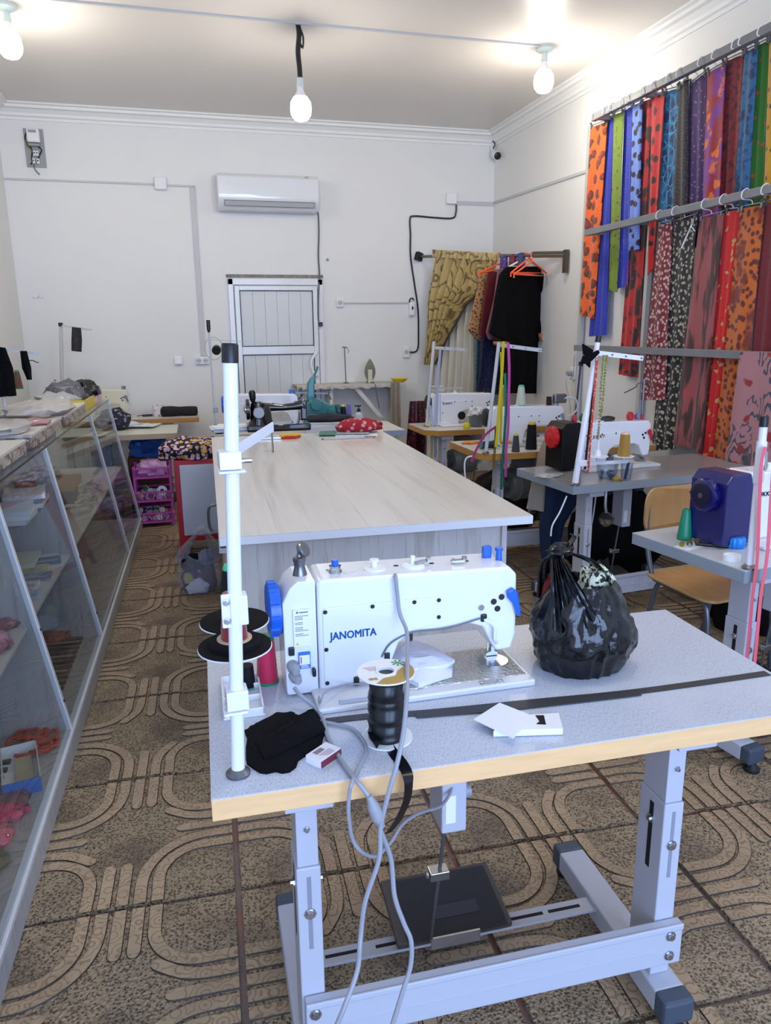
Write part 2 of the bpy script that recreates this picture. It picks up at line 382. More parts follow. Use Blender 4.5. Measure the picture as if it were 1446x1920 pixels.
# ---- things on the back wall
def fit(name, label, cat, lo, hi, m, bev=.004, extra=None):
    r = thing(name, label, cat, lo)
    MB().box(lo, hi).build('body', m, r, sm=0, bev=bev, off=lo)
    return r
al, ar = wp(406, 322, .2), wp(597, 332, .2); zt2 = al.z+.0; zb2 = wp(500, 393, .2).z
ac = thing('air_conditioner', 'white split air conditioner unit mounted above the white door', 'air conditioner', (al.x, YB, zb2))
pr = [(0, 0), (-.15, 0), (-.19, .035), (-.215, .07), (-.22, .12), (-.205, zt2-zb2-.03), (-.17, zt2-zb2), (0, zt2-zb2)]
L_ = ar.x-al.x
MB().prism(pr, 0, L_, 'x').build('casing', mat('glossy_ac_shell', (226, 230, 233), .12, coat=.6), ac, bev=.008)
fl = MB().prism([(-.1935, .030), (-.2175, .066), (-.2205, .064), (-.196, .026)], .055, L_-.045, 'x').build('louvre', mat('ac_louvre', (188, 191, 196), .3), ac, sm=0)
g = MB()
for (ya, za), (yb, zb_) in (((-.194, .028), (-.219, .0665)),):
    for xx in (.053, L_-.045): g.prism([(ya, za), (yb, zb_), (yb-.002, zb_-.002), (ya-.002, za-.002)], xx, xx+.003, 'x')
g.box((.053, -.2205, .0655), (L_-.043, -.216, .069)).box((.053, -.197, .0245), (L_-.043, -.193, .0275))
g.build('louvre_seam', M_black, ac, sm=0)
MB().box((L_*.86, -.203, zt2-zb2-.02), (L_*.9, -.2, zt2-zb2-.012)).build('indicator', M_grayp, ac, sm=0)
def cable(name, label, pts, r, m, cat='cable', group=None, sm=5, plug=None):
    o = thing(name, label, cat, pts[0], 0, group); MB().tube(pts, r, 6, sm).build('sheath', m, o, off=pts[0])
    return o
M_gcord = mat('grey_cable', (104, 104, 106), .5)
p = [wp(594, 394, .12), wp(597, 405, .05)]+[wp(x, y, .012 if y < 520 else .05) for x, y in ((598, 440), (597, 480), (599, 515), (597, 560), (597, 595), (598, 603))]
o = cable('dangling_power_cable', 'grey power cord dangling from the air conditioner in front of the door', p, .008, M_gcord)
MB().cbox(wp(601, 608, .05), (.04, .03, .04)).build('plug', mat('dark_plug', (50, 48, 46), .5), o, off=p[0], bev=.006)
# meter board
bl, br_ = wp(43, 241), wp(88, 315)
mt_ = thing('electric_meter_board', 'grey metal board with white electricity meter high on the wall', 'meter board', (bl.x, YB, br_.z))
W_, H_ = br_.x-bl.x, bl.z-br_.z
MB().box((0, -.012, 0), (W_, 0, H_)).build('backplate', mat('galvanised_board', (150, 154, 156), .45, .3, var=.2), mt_, sm=0, bev=.002)
MB().box((W_*.2, -.07, H_*.62), (W_*.84, -.012, H_*.97)).build('meter', M_plast, mt_, bev=.01)
MB().box((W_*.3, -.072, H_*.86), (W_*.7, -.0695, H_*.93)).build('display', M_grayp, mt_, sm=0)
MB().box((W_*.24, -.055, H_*.53), (W_*.82, -.012, H_*.60)).build('terminal_cover', M_grayp, mt_, bev=.004)
for i, (x, zz) in enumerate(((.42, .28), (.56, .28), (.34, .08), (.56, .08))):
    br2 = MB().box((W_*x, -.05, H_*zz), (W_*(x+.13), -.012, H_*(zz+.13))).build('breaker', M_plast, mt_, bev=.003)
    MB().box((W_*(x+.04), -.058, H_*(zz+.05)), (W_*(x+.09), -.05, H_*(zz+.09))).build('toggle', M_black, br2, sm=0)
for pts, m_ in (([(.2, .9), (.08, .75), (.15, .55), (.3, .5)], M_black), ([(.12, .7), (.1, .58), (.3, .44), (.4, .38)], mat('yellow_green_wire', (150, 160, 50), .5)), ([(.7, .52), (.85, .45), (.7, .3), (.62, .2)], M_black), ([(.3, .52), (.36, .4), (.3, .25), (.3, .12), (.2, .06)], M_black), ([(.36, .06), (.4, -.06), (.5, -.14), (.62, -.2)], M_gcord)):
    MB().tube([(W_*a, -.03, H_*b_) for a, b_ in pts], .005, 6, 4).build('wire', m_, mt_)
# conduits, boxes and sockets
M_cond = mat('conduit_plastic', (196, 197, 199), .45)
def conduit(label, a, b_, t=.016, d=.012, name='conduit'):
    a, b_ = Vector(a), Vector(b_); o = thing(name, label, 'conduit', a)
    v = b_-a; s_ = Vector((t/2, t/2, t/2)); lo = Vector((min(a.x, b_.x), min(a.y, b_.y), min(a.z, b_.z)))-s_; hi = Vector((max(a.x, b_.x), max(a.y, b_.y), max(a.z, b_.z)))+s_
    if abs(v.y) < 1e-4: lo.y, hi.y = YB-d, YB
    else: lo.x, hi.x = XR-d, XR
    MB().box(lo, hi).build('channel', M_cond, o, sm=0, bev=.002, off=a); return o
jb = wp(301, 345); jz = jb.z
conduit('white cable channel running along the back wall to the left junction box', (XL, YB, jz-.005), (jb.x-.06, YB, jz-.005))
cx1 = wp(364, 352).x
conduit('short white cable channel right of the left junction box', (jb.x+.06, YB, jz-.01), (cx1, YB, jz-.01))
sk = wp(379, 676)
conduit('long upright white cable channel dropping to the double socket', (cx1, YB, jz-.02), (sk.x, YB, sk.z+.05))
def junction(px, py, label, s_=.105):
    p = wp(px, py); r = thing('junction_box', label, 'junction box', (p.x, YB, p.z))
    MB().box((-s_/2, -.04, -s_/2), (s_/2, 0, s_/2)).build('box', M_plast, r, bev=.008); MB().box((-s_*.46, -.046, -s_*.46), (s_*.46, -.04, s_*.46)).build('lid', M_plast, r, bev=.003); return r
junction(301, 345, 'white square junction box between the meter board and the air conditioner')
j2 = junction(845, 373, 'white square junction box above the hanging gold curtain')
jp = wp(845, 378); jr = wp(925, 381)
conduit('white cable channel from the right junction box into the corner', (jp.x+.055, YB, jp.z-.02), (XR, YB, jr.z))
e = at(1105, 320, X=XR)
q = thing('conduit', 'white cable channel rising along the right wall to the fabric rack', 'conduit', (XR, YB, jr.z))
MB().prism([(0, -.01), (e.y-YB, e.z-jr.z-.01), (e.y-YB, e.z-jr.z+.012), (0, .012)], -.012, 0, 'x').build('channel', M_cond, q, sm=0)
def socket(p, label, n=1, w_=.075, h_=.075, sw=False):
    r = thing('wall_switch' if sw else 'wall_socket', label, 'switch' if sw else 'socket', p)
    W2 = w_*n
    MB().box((-W2/2, -.028, -h_/2), (W2/2, 0, h_/2)).build('housing', M_plast, r, bev=.006)
    for i in range(n):
        c = (-W2/2+w_*(i+.5), 0)
        if sw: MB().box((c[0]-.022, -.034, -.028), (c[0]+.022, -.028, .028)).build('rocker', M_plast, r, bev=.003)
        else:
            f_ = MB().cone((c[0], -.028, 0), (c[0], -.0295, 0), .026, n=20).build('face', M_cond, r)
            for dx in (-.009, .009): MB().cone((c[0]+dx, -.0296, 0), (c[0]+dx, -.031, 0), .004, n=8).build('pin_hole', M_dark, f_)
    return r
socket(wp(335, 676), 'single white light switch on the wall left of the door', sw=True)
socket(sk, 'white double socket at the foot of the upright cable channel', 2, .06, .07)
p1_, p2_ = wp(637, 568), wp(771, 571)
socket(p1_, 'white socket right of the door at the end of a thin channel', 1, .07, .08)
conduit('thin horizontal cable channel between socket and dispenser right of the door', (p1_.x+.035, YB, p1_.z), (p2_.x-.02, YB, p1_.z), .014)
r = thing('wall_dispenser', 'small white dispenser with dark window hanging from a black hook', 'dispenser', (p2_.x, YB, p2_.z-.11))
MB().box((-.028, -.05, 0), (.028, 0, .13)).build('housing', M_plast, r, bev=.012); MB().box((-.008, -.053, .06), (.008, -.05, .09)).build('window', M_black, r, sm=0)
MB().tube([(-.02, -.01, .13), (-.02, -.03, .16), (.0, -.035, .17), (.02, -.03, .15)], .007, 6, 3).build('hook', M_black, r)
so = wp(761, 660)
socket(so, 'white two-hole socket where the black wall cable ends', 1, .07, .11)
p = [wp(x, y, .012) for x, y in ((856, 384), (855, 400), (848, 409), (815, 408), (776, 405), (769, 412), (770, 440), (770, 480), (777, 530), (784, 580), (785, 630), (784, 652), (778, 660), (765, 660))]
cable('wall_cable', 'black cable clipped to the wall from junction box down to socket', p, .0085, M_black)
p = wp(66, 552); r = thing('round_wall_box', 'faint round white cover plate low on the back wall', 'cover plate', (p.x, YB, p.z))
MB().cone((0, 0, 0), (0, -.012, 0), .032, .03, 20).build('disc', M_wall, r); MB().box((.03, -.01, -.03), (.06, 0, .01)).build('tab', M_wall, r, bev=.003)
p = wp(614, 487); r = thing('wall_plug', 'tiny dark screw plug in the wall beside the door top', 'screw', (p.x, YB, p.z))
MB().turn((0, 0, 0), (0, -.02, 0), ((0, .006), (.6, .006), (.61, .012), (1, .008)), 10).build('screw', M_dsteel, r)
# security camera
p = at(929, 288, Y=YB-.12); r = thing('security_camera', 'small black-faced security camera in the ceiling corner', 'camera', (p.x, p.y, p.z))
MB().turn((0, .05, .005), (0, -.055, -.03), ((0, .02), (.15, .034), (.7, .036), (.72, .039), (1, .037)), 18).build('housing', M_plast, r)
MB().turn((0, -.05, -.029), (0, -.064, -.034), ((0, .036), (.6, .034), (1, .02)), 18).build('lens', M_black, r)
MB().tube([(0, .03, .01), (0, .08, .05), (0, .1, .09)], .012, 8, 3).build('bracket', M_plast, r)
MB().tube([(.005, .08, .05), (.02, .06, .1), (.0, .08, .13)], .005, 6, 3).build('lead', M_black, r)
# lamps
M_bulb = mat('lit_bulb', (1.0, .98, .92), .4, emit=14.0)
M_cap = mat('bulb_collar', (200, 214, 210), .35)
def bulb(r, z0):
    """LED bulb hanging from local z0"""
    MB().lathe((0, 0, z0), [(.019, 0), (.021, -.03), (.024, -.05), (.02, -.055)], 16).build('lamp_holder', M_cap, r)
    MB().lathe((0, 0, z0-.055), [(.018, 0), (.026, -.03), (.045, -.055)], 20).build('bulb_neck', M_plast, r)
    MB().lathe((0, 0, z0-.11), [(.045, 0), (.064, -.03), (.068, -.07), (.062, -.105), (.042, -.13), (.012, -.14)], 24).build('bulb', M_bulb, r)
    pl = bpy.data.lights.new('bulb_light', 'POINT'); pl.energy = BULB_W; pl.color = (1, .92, .79); pl.shadow_soft_size = .07
    lo_ = bpy.data.objects.new('bulb_light', pl); C.objects.link(lo_); lo_.parent = r; lo_.location = (0, 0, z0-.33)
p = at(559, 46, z=ZC)
r = thing('pendant_bulb', 'lit round bulb hanging on a short black cord', 'light bulb', (p.x, p.y, ZC))
MB().tube([(0, 0, 0), (.004, 0, -.06), (-.006, 0, -.15), (.0, 0, -.24), (.002, 0, -.30)], .016, 8, 4).build('cord', M_black, r)
MB().tube([(.012, 0, -.02), (.03, 0, -.07), (.024, 0, -.13), (.01, 0, -.1)], .006, 6, 3).build('wire_end', M_black, r)
bulb(r, -.30)
for px, py, lb_ in ((1022, 88, 'lit bulb in a ceiling fitting near the wall of fabrics'), (10, 8, 'lit bulb in a ceiling fitting above the glass counter')):
    p = at(px, py, z=ZC)
    r = thing('ceiling_bulb', lb_, 'light bulb', (p.x, p.y, ZC))
    MB().lathe((0, 0, 0), [(.06, 0), (.06, -.018), (.045, -.03), (.022, -.035)], 20).build('rose', M_cap, r); bulb(r, -.035)
for x, lb_ in ((.87, 'added unseen bulb in the front ceiling row over the near table'), (2.56, 'added unseen bulb in the front ceiling row by the fabric rack')):  # added bulb row overhead, out of view, to brighten floor and table tops
    r = thing('ceiling_bulb', lb_, 'light bulb', (x, 1.6, ZC)); MB().lathe((0, 0, 0), [(.06, 0), (.06, -.018), (.045, -.03), (.022, -.035)], 20).build('rose', M_cap, r); bulb(r, -.035)
a, b_, c_ = at(60, -2, z=ZC-.008), at(559, 44, z=ZC-.008), at(1010, 92, z=ZC-.008)
r = thing('ceiling_cable_channel', 'thin white cable channel crossing the ceiling between the bulbs', 'conduit', a)
MB().box((a.x-.4, b_.y-.009, ZC-.012), (c_.x, b_.y+.009, ZC)).build('channel', M_cond, r, sm=0, off=a)
# ------------------------------------------------------------------ sewing tables and machines
M_lam = mat('grey_linen_laminate', (196, 201, 212), .33, layers=[('noise', 420, .45, .65, (172, 176, 186), 0, (1, .3, 1)), ('noise', 4, .5, .8, (202, 206, 214), 0)])
M_lam2 = mat('white_speckle_laminate', (188, 184, 180), .22, layers=[('noise', 190, .5, .62, (160, 157, 154), 0)])
M_beech = mat('beech_edge', (244, 198, 140), .45, var=.12, vs_=8, stretch=(1, 1, 9))
M_ochre = mat('varnished_pine_edge', (190, 138, 66), .4, var=.25, vs_=6, stretch=(1, 1, 8))
M_gedge = mat('grey_pvc_edge', (140, 150, 160), .4)
M_frame = mat('powder_coated_grey', (186, 188, 198), .38)
M_foot = mat('blue_grey_end_cap', (66, 76, 90), .45)
M_rub = mat('black_rubber', (20, 20, 22), .6)
def bolt(p, ax, parent, r=.008):
    p = Vector(p); a = Vector(ax)
    MB().turn(p, p+a*.008, ((0, r*1.5), (.35, r*1.5), (.36, r), (1, r*.9)), 8).build('bolt', M_steel, parent)
def sewing_table(label, loc, rz, top, edge, L=1.2, D=.55, H=.75, th=.042, emboss=False, group=None, cut=.0, name='sewing_table', pedal=True, legs=None):
    r = thing(name, label, 'table', loc, rz, group); xe = legs[1] if legs else L-.29
    c = cut
    pl = [(0, c), (c, 0), (L, 0), (L, D), (0, D)] if c else [(0, 0), (L, 0), (L, D), (0, D)]
    MB().prism(pl, H-.0025, H, 'z').build('table_top', top, r, sm=0)
    MB().prism(pl, H-th, H-.0025, 'z').build('edge_band', edge, r, sm=0, bev=.0015)
    for x in (legs or (.14, L-.29)):
        lg = MB().box((x, .085, .09), (x+.046, .175, .52)).build('leg', M_frame, r, sm=0, bev=.003)
        MB().box((x+.003, .089, .52), (x+.043, .171, H-th)).build('leg_tube', M_frame, lg, sm=0, bev=.002)
        for sx in (x-.0006, x+.0454): MB().box((sx, .122, .34), (sx+.0012, .136, .5)).build('slot', M_dark, lg, sm=0)
        MB().box((x+.019, .0842, .34), (x+.027, .0855, .5)).build('slot', mat('slot_lip', (140, 142, 152), .5), lg, sm=0)
        bolt((x+.023, .085, .42), (0, -1, 0), lg); bolt((x+.023, .089, .60), (0, -1, 0), lg, .004)
        for sx, ax in ((x, -1), (x+.046, 1)): bolt((sx, .129, .46), (ax, 0, 0), lg, .007)
        MB().box((x-.02, .03, H-th-.03), (x+.066, .49, H-th)).build('top_bracket', M_frame, r, sm=0, bev=.003)
        ft = MB().box((x-.012, .045, .035), (x+.058, .50, .09)).build('foot', M_frame, r, sm=0, bev=.004)
        for y0, y1, yc in ((.005, .047, .022), (.498, .54, .522)):
            MB().box((x-.014, y0, .033), (x+.060, y1, .092)).build('end_cap', M_foot, ft, sm=0, bev=.008)
            MB().lathe((x+.023, yc, 0), [(.026, 0), (.026, .012), (.018, .02), (.01, .036)], 16).build('levelling_pad', M_rub, ft)
    cb = MB().box((.145, .062, .135), (xe+.055, .0835, .235)).box((.145, .058, .222), (xe+.055, .064, .237)).build('crossbar', M_frame, r, sm=0, bev=.004)
    MB().box((.20, .0608, .175), (xe, .0625, .181)).build('crease', M_frame, cb, sm=0, bev=.001)
    for x in (.163, xe+.025):
        for z in (.16, .21): bolt((x, .062, z), (0, -1, 0), cb)
    if emboss: text('embossed_letters', emboss, .085, M_frame, cb, T(L*.5, .0615, .155) @ FACE_CAM, .002, 1.25, 'CENTER')
    sb = MB().box((.19, .30, .072), (xe-.01, .345, .079)).build('slotted_bar', M_frame, r, sm=0, bev=.001)
    for x in ((.22, .34, L-.52, L-.42) if not legs else (.22, .31)): MB().box((x, .318, .0788), (x+.085, .327, .0798)).build('slot', M_dark, sb, sm=0)
    if pedal:
        R = Matrix.Rotation(math.radians(10), 3, 'X')
        pd = MB().box((.385, .29, .10), (.67, .47, .118), R, (.5, .36, .1)).build('treadle', mat('treadle_frame', (92, 86, 82), .5, .3), r, sm=0, bev=.004)
        MB().box((.41, .285, .118), (.655, .455, .124), R, (.5, .36, .1)).build('treadle_mat', mat('treadle_rubber', (40, 42, 48), .55), pd, sm=0, bev=.002)
        MB().box((.49, .33, .1236), (.6, .365, .1256), R, (.5, .36, .1)).build('treadle_plate', mat('treadle_plate', (58, 60, 66), .5), pd, sm=0, bev=.001)
        MB().box((.46, .27, .09), (.58, .275, .12)).build('hinge_plate', M_steel, pd, sm=0)
        rd = MB().cone((.46, .275, .11), (.49, .26, .45), .0045, n=8).build('pitman_rod', M_dsteel, r)
        MB().cbox((.475, .267, .30), (.045, .03, .022)).cone((.452, .267, .30), (.445, .267, .30), .01, n=10).build('rod_clamp', M_steel, rd, sm=0, bev=.002)
        MB().box((.46, .2, .45), (.515, .29, H-th)).build('control_box', M_frame, r, sm=0, bev=.004)
        kb = MB().cone((.515, .24, .52), (.535, .24, .52), .016, n=14).build('control_knob', M_grayp, r)
        MB().box((.468, .1985, .475), (.49, .2005, .54)).build('control_label', M_plast, r, sm=0)
    return r
front_table = sewing_table('near sewing table with grey linen top and pale beech edge', (0.0, 1.105, 0), -.027, M_lam, M_beech)
# ---- industrial lockstitch machine seen from its back
M_enam = mat('white_enamel', (232, 234, 240), .25, coat=.4)
M_cream = mat('cream_enamel', (222, 216, 194), .3, coat=.3)
M_blue = mat('bright_blue_plastic', (24, 96, 200), .3)
M_red = mat('red_plastic', (200, 30, 36), .3)
M_bedp = mat('bed_plate', (214, 214, 216), .3, .0)
M_bright = mat('crinkled_film_on_plate', (196, 194, 186), .12, .75, bump=.7, bs=130)
def machine(label, loc, rz=0.0, wheel=M_blue, lever=M_blue, body=M_enam, brand=None, bcol=None, box=None, detail=False, group=None):
    r = thing('sewing_machine', label, 'sewing machine', loc, rz, group)
    dp = .115
    arm = [(.068, .004), (.068, .242), (.078, .250), (.488, .240), (.505, .222), (.507, .085), (.497, .05), (.462, .048), (.445, .075), (.43, .108), (.40, .119), (.268, .113), (.240, .095), (.226, .06), (.218, .004)]
    MB().prism(arm, 0, dp, 'y').build('arm', body, r, sm=25, bev=.011, seg=3)
    MB().prism([(0, .008), (-.002, .205), (.014, .236), (.03, .249), (.066, .249), (.066, .004), (.004, .004)], .003, dp-.003, 'y').build('end_cover', body, r, sm=25, bev=.008, seg=3)
    MB().prism([(.05, 0), (.515, 0), (.515, .016), (.05, .012)], -.088, .10, 'y').build('bed', M_bedp if body is M_enam else body, r, sm=0, bev=.004)
    bp = MB().box((.235, -.06, .0135), (.505, .085, .0175)).build('bed_cover', M_bright if detail else M_bedp, r, sm=0, bev=.001)
    MB().cone((.462, .02, .0172), (.462, .02, .0186), .034, n=28).build('needle_plate', M_steel, bp)
    MB().prism([(.078, .018), (.208, .013), (.222, .088), (.262, .120), (.327, .130), (.332, .136), (.332, .184), (.326, .190), (.084, .190), (.078, .184)], -.004, .001, 'y').build('back_cover', body, r, sm=0, bev=.0015)
    scr = [(.083, .182), (.083, .10), (.083, .025), (.182, .184), (.272, .184), (.326, .183), (.326, .145)]
    for x, z in scr: MB().turn((x, -.004, z), (x, -.007, z), ((0, .0042), (.5, .0046), (1, .003)), 10).build('screw', M_black, r)
    if box:
        MB().prism([(-.075, .01), (.055, .01), (.055, .20), (.035, .255), (-.05, .255), (-.075, .225)], -.02, dp+.02, 'y').build('motor_cover', box, r, sm=0, bev=.006)
        wx = -.075
    else: wx = -.002
    hw = MB().turn((wx, dp/2, .178), (wx-.028, dp/2, .178), ((0, .052), (.05, .056), (.8, .056), (.95, .05), (.96, .03), (1, .024)), 32).build('handwheel', wheel, r)
    if box: MB().turn((wx-.028, dp/2, .178), (wx-.030, dp/2, .178), ((0, .022), (1, .018)), 20).build('wheel_hub', wheel, hw)
    for i in range(0, 12): 
        a = 2*PI*i/12; MB().cbox((wx-.0145, dp/2+.0555*math.cos(a), .178+.0555*math.sin(a)), (.018, .006, .006), 0, -a).build('grip_rib', wheel, hw, sm=0)
    # head: presser foot, needle bar, lever
    MB().cone((.470, .045, .055), (.470, .045, .028), .005, n=8).cone((.462, .05, .06), (.462, .05, .02), .0022, n=6).build('needle_bar', M_steel, r)
    MB().prism([(.455, .020), (.482, .020), (.482, .026), (.474, .03), (.474, .05), (.466, .05), (.466, .03), (.455, .026)], .04, .052, 'y').build('presser_foot', M_steel, r, sm=0)
    MB().prism([(.478, .188), (.492, .196), (.502, .186), (.508, .158), (.512, .132), (.504, .130), (.494, .158), (.482, .172)], -.014, -.002, 'y').build('presser_lever', lever, r, sm=0, bev=.003)
    for x, z in ((.452, .165), (.470, .174), (.461, .148)): MB().cone((x, .001, z), (x, -.0015, z), .0068, n=16).build('oil_hole_plug', M_black, r)
    # on top of the arm
    MB().lathe((.20, .05, .246), [(.024, 0), (.024, .004), (.006, .005), (.006, .016), (.01, .018), (.01, .022)], 18).build('bobbin_winder', M_plast, r)
    MB().cone((.485, .055, .235), (.485, .055, .262), .0075, .006, 12).cone((.485, .055, .262), (.485, .055, .268), .009, .009, 12).build('thread_post', lever, r)
    MB().box((.455, .07, .236), (.475, .085, .268)).build('tension_guide', lever, r, sm=0, bev=.003)
    for x in (.10, .25, .33, .41): MB().cone((x, .06, .243), (x, .06, .2495-(x-.1)*.022), .006, n=10).build('oil_cap', M_black, r)
    if brand: text('brand_lettering', brand[0], brand[1], bcol, r, T(brand[2], -.0042, brand[3]) @ FACE_CAM, .0006, brand[4], bold=brand[1]*.028)
    return r
M_bluetx = mat('blue_print', (26, 116, 205), .4)
M_redtx = mat('red_print', (190, 24, 40), .4)
jan = machine('white sewing machine lettered JANOMITA with blue handwheel', (.168, 1.412, .75), -.012, brand=('JANOMITA', .0235, .092, .120, .86), bcol=M_bluetx, detail=True)
M_silver = mat('satin_silver', (128, 130, 134), .3, .9)
kb = MB().lathe((.042, .05, .248), [(.015, 0), (.014, .006), (.011, .018), (.0125, .03), (.0135, .032), (.0135, .038), (.006, .040), (.004, .05)], 20).build('foot_lift_knob', M_silver, jan)
MB().turn((.046, .05, .300), (.054, .044, .306), ((0, .004), (.1, .016), (.8, .017), (1, .014)), 20).build('knob_cap', M_silver, kb)
og = MB().lathe((.115, .045, .247), [(.014, 0), (.014, .006), (.011, .008), (.011, .014), (.013, .016)], 18).build('oil_sight', glass_mat('sight_glass', (.8, .85, .9)), jan)
MB().cone((.115, .045, .262), (.115, .045, .276), .0075, n=12).build('sight_cap', M_blue, og)
MB().cone((.145, .035, .246), (.145, .035, .250), .014, n=20).build('top_cap', M_bedp, jan)
tb = MB().lathe((.285, .05, .244), [(.026, 0), (.026, .004), (.02, .007), (.006, .008), (.005, .024)], 22).build('winder_plate', M_plast, jan)
MB().cbox((.305, .045, .255), (.04, .006, .006), .4).cbox((.32, .05, .258), (.008, .014, .01)).build('winder_lever', M_steel, tb, sm=0)
MB().cbox((.385, .045, .25), (.03, .012, .004)).cone((.375, .045, .238), (.375, .045, .255), .004, n=8).cone((.40, .045, .25), (.40, .045, .258), .006, n=10).build('thread_guide', M_steel, jan)
for x, z, nm in ((.145, .022, 0), (.262, .108, 0), (.212, .068, 1)):
    MB().box((x-.006, -.008, z-.010), (x+.006, -.003, z+.010)).build('cable_clip', M_black, jan, sm=0, bev=.003)
MB().box((.422, -.006, .122), (.436, .0, .140)).build('thread_hook', M_black, jan, sm=0, bev=.003)
MB().cone((.423, -.004, .155), (.423, .001, .155), .0065, n=14).build('chrome_plug', M_steel, jan)
MB().tube([(.20, -.006, .07), (.22, -.008, .10), (.27, -.006, .118), (.34, -.005, .117), (.42, -.006, .132)], .0018, 6, 4).build('sensor_wire', M_gcord, jan)
MB().tube([(.425, .0, .13), (.45, -.012, .115), (.452, -.012, .085), (.462, .0, .068)], .0045, 6, 4).build('finger_guard', M_plast, jan)
MB().cbox((.48, .01, .062), (.035, .01, .012), 0, 0, -.3).build('knee_lift_arm', M_dsteel, jan, sm=0, bev=.002)
MB().box((.018, -.003, .113), (.052, .004, .192)).build('data_plate', M_plast, jan, sm=0)
pt = jan.children[-1]
M_ink = mat('grey_print', (120, 122, 126), .6)
g = MB(); g.box((.030, -.0036, .185), (.048, -.0029, .1875)).box((.024, -.0036, .1845), (.028, -.0029, .189))
for i in range(13):
    z = .178-i*.0035
    if i in (3, 6, 10): continue
    g.box((.021, -.0036, z), (.021+(.016 if i % 3 else .027), -.0029, z+.0012))
g.build('print_lines', M_ink, pt, sm=0)
MB().prism([(.021, .1165), (.028, .1165), (.0245, .1225)], -.0037, -.003, 'y').build('warning_triangle', M_gold, pt, sm=0)
lb2 = MB().box((.026, -.003, .063), (.050, .004, .098)).build('guide_label', mat('label_blue', (40, 110, 200), .4), jan, sm=0)
MB().box((.0275, -.0036, .072), (.0485, -.003, .093)).build('label_field', M_plast, lb2, sm=0)
g = MB().box((.030, -.004, .0655), (.047, -.003, .067)).box((.030, -.004, .069), (.044, -.003, .0705)); g.build('label_text', M_plast, lb2, sm=0)
MB().box((.0295, -.0042, .076), (.0315, -.0036, .09)).build('label_icon', M_redtx, lb2, sm=0)
sw = MB().box((.006, -.004, .094), (.018, .004, .112)).build('power_switch', M_black, jan, sm=0, bev=.002)
pg = MB().turn((.012, .004, .072), (.018, -.022, .066), ((0, .012), (.5, .013), (1, .008)), 14).build('inlet_plug', M_grayp, jan)
MB().turn((.014, .004, .05), (.022, -.022, .044), ((0, .011), (.5, .012), (1, .007)), 14).build('inlet_plug', M_grayp, jan)
MB().box((.052, -.012, .045), (.06, .003, .062)).build('cable_clip', M_black, jan, sm=0, bev=.003)
MB().box((.095, -.08, .0125), (.16, -.065, .0145)).build('bed_slide', M_steel, jan, sm=0)
MB().box((.395, -.083, .0155), (.445, -.067, .0172)).build('bed_slide', M_bright, jan, sm=0)
# ---- cords over the table edge
M_cord = mat('pale_grey_cord', (150, 152, 160), .45)
def cord(label, pts, r=.0042, name='power_cord', m=None):
    o = thing(name, label, 'cord', pts[0]); MB().tube(pts, r, 8, 6).build('sheath', m or M_cord, o, off=pts[0]); return o
A = lambda x, y, **k: at(x, y, **k)
cord('pale grey cord hanging from the machine top past the ribbon spool to the floor', [A(740, 1077, Y=1.45), A(742, 1082, Y=1.40), A(745, 1110, Y=1.395), A(750, 1150, Y=1.385), A(763, 1185, Y=1.35), A(764, 1240, Y=1.22), A(763, 1300, Y=1.14), A(757, 1370, Y=1.10), A(745, 1430, Y=1.075), A(728, 1490, Y=1.065), A(714, 1550, Y=1.06), A(711, 1610, Y=1.05), A(685, 1690, Y=1.04), A(676, 1760, Y=1.03), A(670, 1820, Y=1.0), A(645, 1890, Y=.97), A(630, 1925, Y=.95)])
o = cord('pale grey cord with inline connector running from the machine plug over the edge', [A(552, 1290, Y=1.38), A(565, 1305, Y=1.36), A(592, 1328, z=.757), A(606, 1350, z=.756), A(616, 1385, z=.756), A(640, 1425, z=.756), A(667, 1462, z=.755), A(682, 1480, Y=1.075), A(700, 1510, Y=1.066), A(713, 1555, Y=1.066), A(733, 1610, Y=1.066), A(740, 1680, Y=1.05), A(757, 1730, Y=1.04), A(771, 1765, Y=1.03), A(770, 1810, Y=1.02), A(755, 1860, Y=1.0), A(735, 1925, Y=.96)])
a, b_ = A(692, 1492, Y=1.067), A(716, 1550, Y=1.066)
MB().turn(a, b_, ((0, .005), (.2, .0075), (.35, .011), (.7, .012), (.72, .009), (1, .006)), 12).build('inline_connector', M_grayp, o, off=o.location)
cord('thin grey cord looping under the table edge to the control box', [A(598, 1352, z=.755), A(630, 1358, z=.755), A(660, 1366, z=.755), A(682, 1390, z=.755), A(686, 1410, z=.755), A(672, 1440, z=.755), A(660, 1468, z=.754), A(655, 1490, Y=1.08), A(654, 1530, Y=1.08), A(662, 1575, Y=1.09), A(680, 1598, Y=1.09), A(705, 1605, Y=1.1), A(732, 1580, Y=1.12), A(755, 1545, Y=1.15), A(785, 1525, Y=1.19), A(825, 1512, Y=1.25), A(843, 1490, Y=1.28), A(848, 1470, Y=1.30)], .0035)
cord('thin grey wire from the machine foot around the ribbon spool', [A(598, 1300, Y=1.40), A(600, 1318, z=.768), A(612, 1296, z=.79), A(650, 1284, Y=1.395), A(690, 1282, Y=1.395)], .0022, name='sensor_cord')
